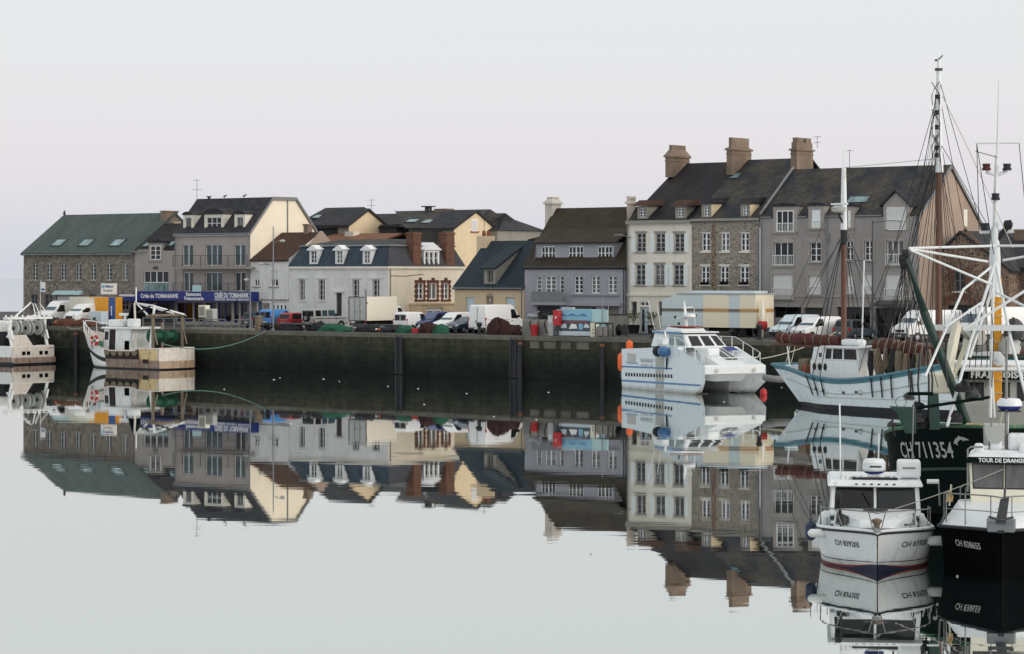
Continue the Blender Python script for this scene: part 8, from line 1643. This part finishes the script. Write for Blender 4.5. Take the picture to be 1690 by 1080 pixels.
    zr_ = zt + .22; m = MB(); m.lathe([(.3, zr_ + .22), (.36, zr_ + .27), (.36, zr_ + .5), (.28, zr_ + .6), (.1, zr_ + .62)], (-3.1, -.02 + .0, 0), 18); ra = T.add('radar', m, 'boat_pale', smooth=True); m = MB(); m.lathe([(.28, zr_ + .16), (.31, zr_ + .218)], (-3.1, -.02, 0), 16); T.add('radar_base', m, 'navy', ra); rounded_block(T, 'radar_plinth', 'boat_pale', (-3.1, -.02, zr_ + .07), .4, .4, .16, .03, ra); q = MB(); q.box(-2.75, -2.735, -.16, .2, zr_ + .36, zr_ + .41); T.add('lettering', q, 'boot_black', ra)
    lc = rounded_block(T, 'life_raft_case', 'boat_pale', (-3.3, 1.05, zr_ + .3), .6, .72, .55, .08); q = MB(); q.box(-2.99, -2.975, .85, 1.25, zr_ + .32, zr_ + .35); T.add('case_strap', q, 'boot_black', lc)
    b.tube('whip_aerial', 'boat_pale', [(-3.3, -1.05, zr_), (-3.4, -1.08, zr_ + 2.3)], .025, 5); b.tube('whip_aerial', 'boat_pale', [(-2.9, .1, zr_), (-2.85, .12, zr_ + 1.4)], .02, 5); b.tube('whip_aerial', 'galv', [(-3.2, 1.15, zr_ + .5), (-3.25, 1.2, zr_ + 2.3)], .02, 5)
    for y in (-1.0, -.85, -.55, .5, .66): q = MB(); q.lathe([(.07, zr_ - .02), (.06, zr_ + .1), (.02, zr_ + .12)], (-2.85, y, 0), 8); T.add('roof_fitting', q, 'boat_pale', ro)
    rounded_block(T, 'roof_bar', 'boat_pale', (-3.0, .55, zr_ + .05), .15, .5, .1, .02, ro); rounded_block(T, 'roof_bar', 'boat_pale', (-3.0, -.62, zr_ + .05), .15, .5, .1, .02, ro)
    # bow rail
    hh = .62
    rp = lambda t, sg, up: (lambda p: (p[0] - .05, p[1] * .93, p[2] + up))(b.pt(t, S(t), sg))
    for sg in (1, -1):
        b.tube('bow_rail', 'galv', [rp(.5 + .49 * i / 14, sg, hh) for i in range(15)] + ([] if sg < 0 else []), .02, 6)
        for t in (.5, .66, .8, .93): a = rp(t, sg, hh); c = rp(t + (.03 if t > .7 else 0), sg, .02); b.tube('rail_post', 'galv', [a, c], .018, 6)
    b.tube('bow_rail', 'galv', [rp(.99, 1, hh), rp(.99, -1, hh)], .02, 6)
    q = MB(); q.lathe([(.07, 1.25), (.1, 1.42), (.16, 1.5), (.16, 1.56), (.05, 1.6)], (-.65, 0, 0), 12); T.add('windlass', q, 'canvas_tan', smooth=True); rounded_block(T, 'bow_roller', 'steel', (-.1, 0, 1.28), .5, .22, .14, .03); q = MB(); q.tube([(-.2, -.09, 1.36), (.2, -.04, 1.36), (.3, 0, 1.28)], .035, 6); T.add('anchor', q, 'steel')
    rounded_block(T, 'solar_vent', 'dark_grey', (-2.2, 0, 1.72), .2, .75, .06, .02); b.tube('rope_coil', 'rope_teal', [rp(.8 + .02 * i, -1, .06 + .03 * math.sin(i)) for i in range(8)], .02, 5)
    q = MB(); c = P(1384, 823, 74); q.lathe([(.05, -.12), (.2, -.1), (.22, .05), (.1, .12)], c, 12, 'y'); T.add('line_hauler', q, 'black', smooth=True); b.tube('hauler_arm', 'black', [c, (c[0], c[1] + .1, 1.2)], .06, 6); b.box('side_bench', 'boat_pale', -5.0, -3.0, -1.6, -1.36, 1.05, 1.4, bevel=.05); b.box('side_bench', 'boat_pale', -5.0, -3.0, 1.36, 1.6, 1.05, 1.35, bevel=.05)
    b.tube('rod_holder', 'boat_pale', [P(1530, 795, 75), P(1549, 795, 75)], .07, 8); b.tube('rod_holder', 'galv', [P(1549, 792, 75), P(1551, 835, 75)], .03, 6)
    M_ = Matrix.Translation((X0, Y0, 0)) @ Matrix.Rotation(math.radians(ang), 4, 'Z')
    for (t, sg, z, l, r, mat, ax, lab) in ((.74, -1, 1.0, .6, .13, 'fender_white', 'x', 'white fender with black end lying at the cabin boat bow shoulder'), (.6, -1, .95, .6, .17, 'fender_navy', 'z', 'navy fender behind the white fender on the cabin boat'), (.70, 1, .78, .6, .15, 'fender_white', 'x', 'grey white fender squeezed between the two foreground boats')):
        p = M_ @ Vector(b.pt(t, z, sg, .2)); fender(lab, p.x, p.y, p.z, l, r, mat, ax, 'fenders of the foreground boats')
    p = M_ @ Vector((-.1, .1, 1.45)); mooring('rope from the cabin boat bow to the black hulled boat', M_ @ Vector((-2.2, .6, 1.75)), (at(1655, 73), 73, zz(775, 73)), .05, 'rope', .014)
def boat_right():
    Y0 = 70.3; X0 = at(1652, Y0); ray = Vector((X0, Y0)).normalized(); ang = math.degrees(math.atan2(-ray.y, -ray.x)) - 1
    b = Boat('black_hulled_boat', 'black hulled fishing boat with white deck and cream wheelhouse at the right edge', 'fishing boat', X0, Y0, ang); T = b.T; x0, x1 = -9.0, .1
    B = lambda t: 1.9 * (1 - SS(.62, 1.0, t) ** 1.9 * .99); S = lambda t: 1.15 + .33 * SS(.3, 1, t); R_ = lambda t: .92 - .36 * SS(.55, 1, t)
    b.hull(x0, x1, B, S, R_, [(.12, 'boat_black'), (lambda t: S(t), 'boat_black')], .35, 0, 1.3, n=40, deck='boat_pale', deck_d=.05)
    b.line('boot_black', lambda t: S(t), 0, 1, (1, -1), .05, 'rubbing_strake', 40)
    b.hull_text('CH 838655', .27, .80, .86, -1, 'boat_grey', .82, .025, -.03); b.hull_text('CH 838655', .27, .885, .86, 1, 'boat_grey', .85, .025)
    # whaleback foredeck
    ts = [.55 + .44 * i / 12 for i in range(13)]; q = MB(); zc = lambda t: S(t) + .15 + .62 * (1 - SS(.6, 1.0, t))
    q.grid([[b.pt(t, S(t) + .02, 1, -.08) for t in ts], [(b.pt(t, S(t), 1)[0] - .2, b.B(t) * .7, zc(t)) for t in ts], [(b.pt(t, S(t), 1)[0] - .25, 0, zc(t) + .06) for t in ts], [(b.pt(t, S(t), 1)[0] - .2, -b.B(t) * .7, zc(t)) for t in ts], [b.pt(t, S(t) + .02, -1, -.08) for t in ts]]); T.add('fore_deck', q, 'boat_pale', smooth=True)
    # wheelhouse
    Yw = 73.2; wx = -(Yw - Y0) + .0; zb = 1.9; z1 = zz(765, Yw); hw = .95
    base = [(wx - 2.4, -hw, zb), (wx, -hw, zb), (wx, hw, zb), (wx - 2.4, hw, zb)]; top = [(wx - 2.4, -hw - .06, z1), (wx - .25, -hw - .06, z1), (wx - .25, hw + .06, z1), (wx - 2.4, hw + .06, z1)]; wh = house_quad(T, 'wheelhouse', 'boat_cream', base, top, .04)
    h = lambda py: (zz(py, Yw) - zb) / (z1 - zb)
    A, Bq, C, D = base[1], base[2], top[2], top[1]
    for k0, k1 in ((.06, .5), (.545, .95)): quad_on(T, 'windscreen', 'glass_pale', A, Bq, C, D, k0, k1, h(806), h(768), .018, wh); quad_on(T, 'window_gasket', 'black', A, Bq, C, D, k0 - .015, k1 + .015, h(808), h(766.5), .009, wh)
    A, Bq, C, D = base[0], base[1], top[1], top[0]; quad_on(T, 'side_window', 'glass_black', A, Bq, C, D, .3, .9, h(806), h(768), .018, wh)
    q = MB(); q.prism([(wx - 2.6, -hw - .15, z1 + .003), (wx - .05, -hw - .15, z1 + .003), (wx + .05, 0, z1 + .003), (wx - .05, hw + .15, z1 + .003), (wx - 2.6, hw + .15, z1 + .003)], [(wx - 2.6, -hw - .1, z1 + .17), (wx - .1, -hw - .1, z1 + .17), (wx - .0, 0, z1 + .17), (wx - .1, hw + .1, z1 + .17), (wx - 2.6, hw + .1, z1 + .17)]); vo = T.add('visor_board', q, 'boat_dgreen', wh); 
    T.add('lettering', text_mb('TOUR DE DRANGUET', .17, lambda x, y: (wx - .05 + .12 * (1 - abs(x - .75) / .9) + .02, -.72 + x, z1 + .035 + y), 1.6), 'boat_pale', vo)
    q = MB(); q.prism([(wx - 2.6, -hw - .1, z1 + .175), (wx - .1, -hw - .1, z1 + .175), (wx - .1, hw + .1, z1 + .175), (wx - 2.6, hw + .1, z1 + .175)], [(wx - 2.5, -hw + .2, z1 + .36), (wx - .5, -hw + .25, z1 + .36), (wx - .5, hw - .25, z1 + .36), (wx - 2.5, hw - .2, z1 + .36)]); T.add('roof', q, 'boat_pale', wh, bevel=.04)
    zr = z1 + .36; P = lambda px, py, Y: b.px(px, py, Y)
    rounded_block(T, 'life_raft_case', 'boat_pale', (wx - 1.0, .7, zr + .24), .7, 1.1, .5, .08); rounded_block(T, 'roof_lamp', 'boat_pale', (wx - .6, -.72, zr + .05), .3, .28, .3, .08); rounded_block(T, 'roof_lamp', 'boat_pale', (wx - .8, -.2, zr + .16), .35, .35, .36, .08); rounded_block(T, 'roof_lamp', 'boat_pale', (wx - .5, .62, zr + .08), .28, .3, .3, .08)
    # tall mast with radar
    mp = P(1661, 745, 74.2); b.tube('mast', 'galv', [(mp[0], mp[1], zr), (mp[0], mp[1], zz(560, 74.2))], [.06, .035], 8); q = MB(); c = P(1666, 669, 74.4); q.lathe([(.25, c[2] - .15), (.34, c[2] - .1), (.38, c[2] - .02)], (c[0], c[1], 0), 18); ra = T.add('radar_base', q, 'navy', smooth=True); q = MB(); q.lathe([(.385, c[2] - .017), (.38, c[2] + .1), (.3, c[2] + .2), (.1, c[2] + .22)], (c[0], c[1], 0), 18); T.add('radar', q, 'boat_pale', ra, smooth=True); b.tube('radar_post', 'boat_pale', [P(1663, 680, 74.4), P(1662, 735, 74.4)], .04, 8); q = MB(); q.box(c[0] - .3, c[0] + .3, c[1] - .35, c[1] + .35, c[2] - .2, c[2] - .16); T.add('radar_shelf', q, 'dark_grey', ra)
    b.tube('mast_stay', 'galv', [P(1637, 690, 74), P(1632, 745, 74)], .03, 6); b.tube('mast_stay', 'rope', [P(1655, 680, 74), P(1640, 745, 74)], .025, 6)
    sp = P(1643, 717, 73.9); q = MB(); q.lathe([(.06, -.14), (.26, .1), (.28, .14), (.05, .16)], sp, 16, 'x'); T.add('loud_hailer', q, 'boat_grey', smooth=True); b.tube('arch_rail', 'galv', [P(1597, 812, 73.5), P(1597, 742, 73.5), P(1602, 738, 73.5), P(1622, 738, 73.5)], .03, 6)
    # rails and anchor
    rp = lambda t, sg, up: (lambda p: (p[0] - .1, p[1] * .93, p[2] + up))(b.pt(t, S(t), sg))
    for sg in (1, -1):
        b.tube('bow_rail', 'galv', [rp(.6 + .39 * i / 14, sg, .98) for i in range(15)], .022, 6); b.tube('mid_rail', 'galv', [rp(.6 + .39 * i / 14, sg, .52) for i in range(15)], .014, 6)
        for t in (.62, .74, .84, .93): b.tube('rail_post', 'galv', [rp(t, sg, .98), rp(t, sg, .03)], .02, 6)
    b.tube('bow_rail', 'galv', [rp(.99, 1, .98), rp(.99, -1, .98)], .022, 6)
    q = MB(); q.prism([(-.45, -.42, 1.5), (.02, -.38, 1.46), (.02, .38, 1.46), (-.45, .42, 1.5)], [(-.45, -.42, 1.82), (.0, -.4, 1.76), (.0, .4, 1.76), (-.45, .42, 1.82)]); pl = T.add('anchor_plate', q, 'zinc', bevel=.02)
    an = MB(); an.prism([(.06, -.16, 1.72), (.1, .14, 1.72), (.0, .24, 2.5), (-.06, -.02, 2.42)], [(.12, -.16, 1.72), (.16, .14, 1.72), (.06, .24, 2.5), (.0, -.02, 2.42)]); an.tube([(.12, -.36, 1.92), (.18, 0, 1.84), (.12, .36, 1.92)], .035, 6); an.tube([(.05, .1, 2.45), (.0, .12, 2.75)], .04, 6); T.add('anchor', an, 'dark_grey')
    M_ = Matrix.Translation((X0, Y0, 0)) @ Matrix.Rotation(math.radians(ang), 4, 'Z')
    b.tube('deck_post', 'boat_cream', [P(1570, 800, 74.5), P(1567, 835, 74.5)], .03, 6); q = MB(); c = P(1567, 828, 74); lump(q, (c[0], c[1], c[2]), .12, .12, .25, 3, 10, 6, .4); T.add('rope_coil', q, 'boat_yellow', smooth=True)
    for i, px in enumerate((1585, 1594, 1603)): b.tube('hoop', 'galv', [P(px, 822, 74), P(px, 806, 74), P(px + 6, 800, 74)], .025, 6)
boat_rusty(); boat_reels(); catamaran(); ship(); trawler(); boat_small(); boat_right()
# ================================================================ setting, light, camera
def setting():
    m = MB(); m.poly([(-1500, -60, 0), (1500, -60, 0), (2500, 3500, 0), (-2500, 3500, 0)]); o = make_obj('water', m, 'harbour_water'); tag(o, kind='structure')
    g = MB(); a, b, c, d = (-72, VQ + .5), (200, VQ + .5), (200, 260), (-72, 50)
    pts = [rw(-115, VQ + .55, QZ), rw(120, VQ + .55, QZ), rw(120, 140, QZ), rw(-30, 140, QZ), rw(-115, 34, QZ)]
    g.prism([tuple(p) for p in pts], [(p.x, p.y, -1) for p in pts]); o = make_obj('quay_pavement', g, 'asphalt'); tag(o, kind='structure')
    T = row_thing('quay_wall', 'dark tide stained stone quay wall below the row of houses', 'quay wall', 0, VQ, z=0)
    w = MB()
    w.box(-115, 120, VQ, VQ + .5, -1, QZ - .35); T.add('wall_face', w, 'quay_stone')
    c = MB(); c.box(-115, 120, VQ - .12, VQ + .9, QZ - .345, QZ + .03); T.add('coping', c, 'coping')
    for a, b in ((875, 890), (898, 917), (926, 942), (952, 972)):
        p = MB(); u0, u1 = U(a, VQ), U(b, VQ); p.box(u0, u1, VQ - .02, VQ - .003, QZ - 1.0, QZ - .42); T.add('painted_patch', p, 'coping')
    for px, tilt in ((660, 0), (850, -.6)):
        u = U(px, VQ)
        t = row_thing('quay_ladder', 'steel ladder down the quay wall below the %s' % ('white box truck' if px < 700 else 'large white panel van'), 'ladder', u, VQ, 'ladders on the quay wall', z=0)
        for s in (-.28, .28):
            r = MB(); r.tube([(u + s, VQ - .2, QZ - .1), (u + s + tilt * .3, VQ - .22, .2)], .04, 6); t.add('rail', r, 'dark_grey')
        rr = MB()
        for i in range(11): z = .3 + i * .3; k = tilt * .3 * (QZ - z) / QZ; rr.tube([(u - .28 + k, VQ - .21, z), (u + .28 + k, VQ - .21, z)], .025, 5)
        t.add('rungs', rr, 'boot_black')
        bk = MB(); bk.box(u - .5, u + .5, VQ - .12 - .02, VQ - .122, .05, QZ - .4); t.add('recess_shade', bk, 'boot_black')  # flat black sheet behind the rungs: shade of the ladder recess put in as colour
    for px in (120, 850, 985):
        u = U(px, VQ); t = row_thing('fender_pile', 'dark timber pile on the quay wall %s' % {120: 'beside the left moored trawler', 850: 'beside the second ladder', 985: 'left of the catamaran'}[px], 'timber pile', u + .8, VQ, 'timber piles on the quay wall', z=0)
        p = MB(); p.tube([(u + .8, VQ - .3, -.5), (u + .8, VQ - .32, QZ - .3)], [.2, .17], 8); t.add('pile', p, 'boot_black'); q = MB(); q.lathe([(.21, QZ - .7), (.21, QZ - .5)], (u + .8, VQ - .32, 0), 8); t.add('iron_band', q, 'rust')
    # sea wall at the far left
    v = 52; u0, u1 = -78, U(60, v); sw = row_thing('sea_wall', 'low stone sea wall beyond the warehouse at far left', 'wall', u0, v); z = Z(20, 508.5, v)
    m = MB(); m.box(-110, u1 + 30, v, v + 1.2, -1, z); m.box(-110, u1 + 30, v - .1, v + 1.3, z, z + .12); sw.add('wall', m, 'stone_grey')
def foam():
    m = MB()
    for px, py in ((462, 624), (452, 627), (534, 626), (560, 630), (770, 650), (815, 688), (885, 693), (640, 638), (370, 643), (975, 915), (1195, 664), (1290, 640), (690, 642), (1580, 952), (905, 648), (1120, 672), (700, 668), (480, 700)):
        Y = 36000 / (py - HY); X = (px - CX) / F * Y; s = random.uniform(.00025, .0006) * Y
        m.lathe([(s, .002), (s * .9, .03), (s * .3, .05)], (X, Y, 0), 7)
    o = make_obj('floating_scum', m, 'light_grey'); tag(o, 'small pale flecks drifting on the harbour water', 'flecks', kind='stuff')
def light():
    w = bpy.data.worlds.new('World'); sc.world = w; w.use_nodes = True; nt = w.node_tree; bg = nt.nodes['Background']
    sky = nt.nodes.new('ShaderNodeTexSky'); sky.sky_type = 'NISHITA'; sky.sun_disc = False
    az = math.radians(SUN_AZ); el = math.radians(SUN_EL)      # azimuth clockwise from +Y
    sky.sun_elevation = el; sky.sun_rotation = az; sky.air_density = 1.0; sky.dust_density = 3.0; sky.ozone_density = 1.5
    hs = nt.nodes.new('ShaderNodeHueSaturation'); hs.inputs['Saturation'].default_value = .25; nt.links.new(sky.outputs[0], hs.inputs['Color'])
    tc = nt.nodes.new('ShaderNodeTexCoord'); sp = nt.nodes.new('ShaderNodeSeparateXYZ'); nt.links.new(tc.outputs['Generated'], sp.inputs[0])
    rp = _ramp(nt, sp.outputs[2], [(0.0, SKY[0]), (.014, SKY[1]), (.035, SKY[2]), (.06, SKY[3]), (.10, SKY[4]), (.2, SKY[5]), (1.0, SKY[6])], True)
    # brighter, warmer sky on the sun's side of the dome, behind the camera
    dt = nt.nodes.new('ShaderNodeVectorMath'); dt.operation = 'DOT_PRODUCT'; nt.links.new(tc.outputs['Generated'], dt.inputs[0]); dt.inputs[1].default_value = (math.sin(az), math.cos(az), .15)
    glow = _ramp(nt, dt.outputs['Value'], [(.1, (0, 0, 0)), (1.0, (.5, .42, .34))])
    ad = _mix(nt, 1.0, rp, glow, 'ADD')
    sc10 = nt.nodes.new('ShaderNodeVectorMath'); sc10.operation = 'SCALE'; nt.links.new(ad, sc10.inputs[0]); sc10.inputs['Scale'].default_value = SKYK
    nt.links.new(_mix(nt, .12, sc10.outputs[0], hs.outputs[0]), bg.inputs[0]); bg.inputs[1].default_value = .1
    s = bpy.data.lights.new('sun', 'SUN'); s.energy = SUN_E; s.angle = math.radians(SUN_ANG); s.color = (1, .92, .83)
    so = bpy.data.objects.new('sun', s); COL.objects.link(so)
    d = Vector((math.sin(az) * math.cos(el), math.cos(az) * math.cos(el), math.sin(el))); so.rotation_euler = d.to_track_quat('Z', 'Y').to_euler(); so.location = (60, -60, 80)
SUN_AZ, SUN_EL, SUN_E, SUN_ANG = 118.0, 16.0, 1.1, 25.0
SKY = [L((209, 213, 222)), L((216, 218, 226)), L((227, 224, 229)), L((231, 227, 230)), L((228, 232, 233)), L((227, 233, 232)), L((224, 229, 231))]
SKYK = 11.1
EXPO = 0.0
setting(); foam(); light()
cam = bpy.data.cameras.new('camera'); co = bpy.data.objects.new('camera', cam); COL.objects.link(co); sc.camera = co
co.location = (0, 0, CAMZ); co.rotation_euler = (math.radians(90), 0, 0); cam.sensor_width = 36; cam.lens = 36 * F / 1690; cam.shift_y = -90 / 1690; cam.clip_end = 6000; cam.clip_start = .5
vs = sc.view_settings; vs.view_transform = 'Standard'; vs.look = 'None'; vs.exposure = EXPO; vs.gamma = 1
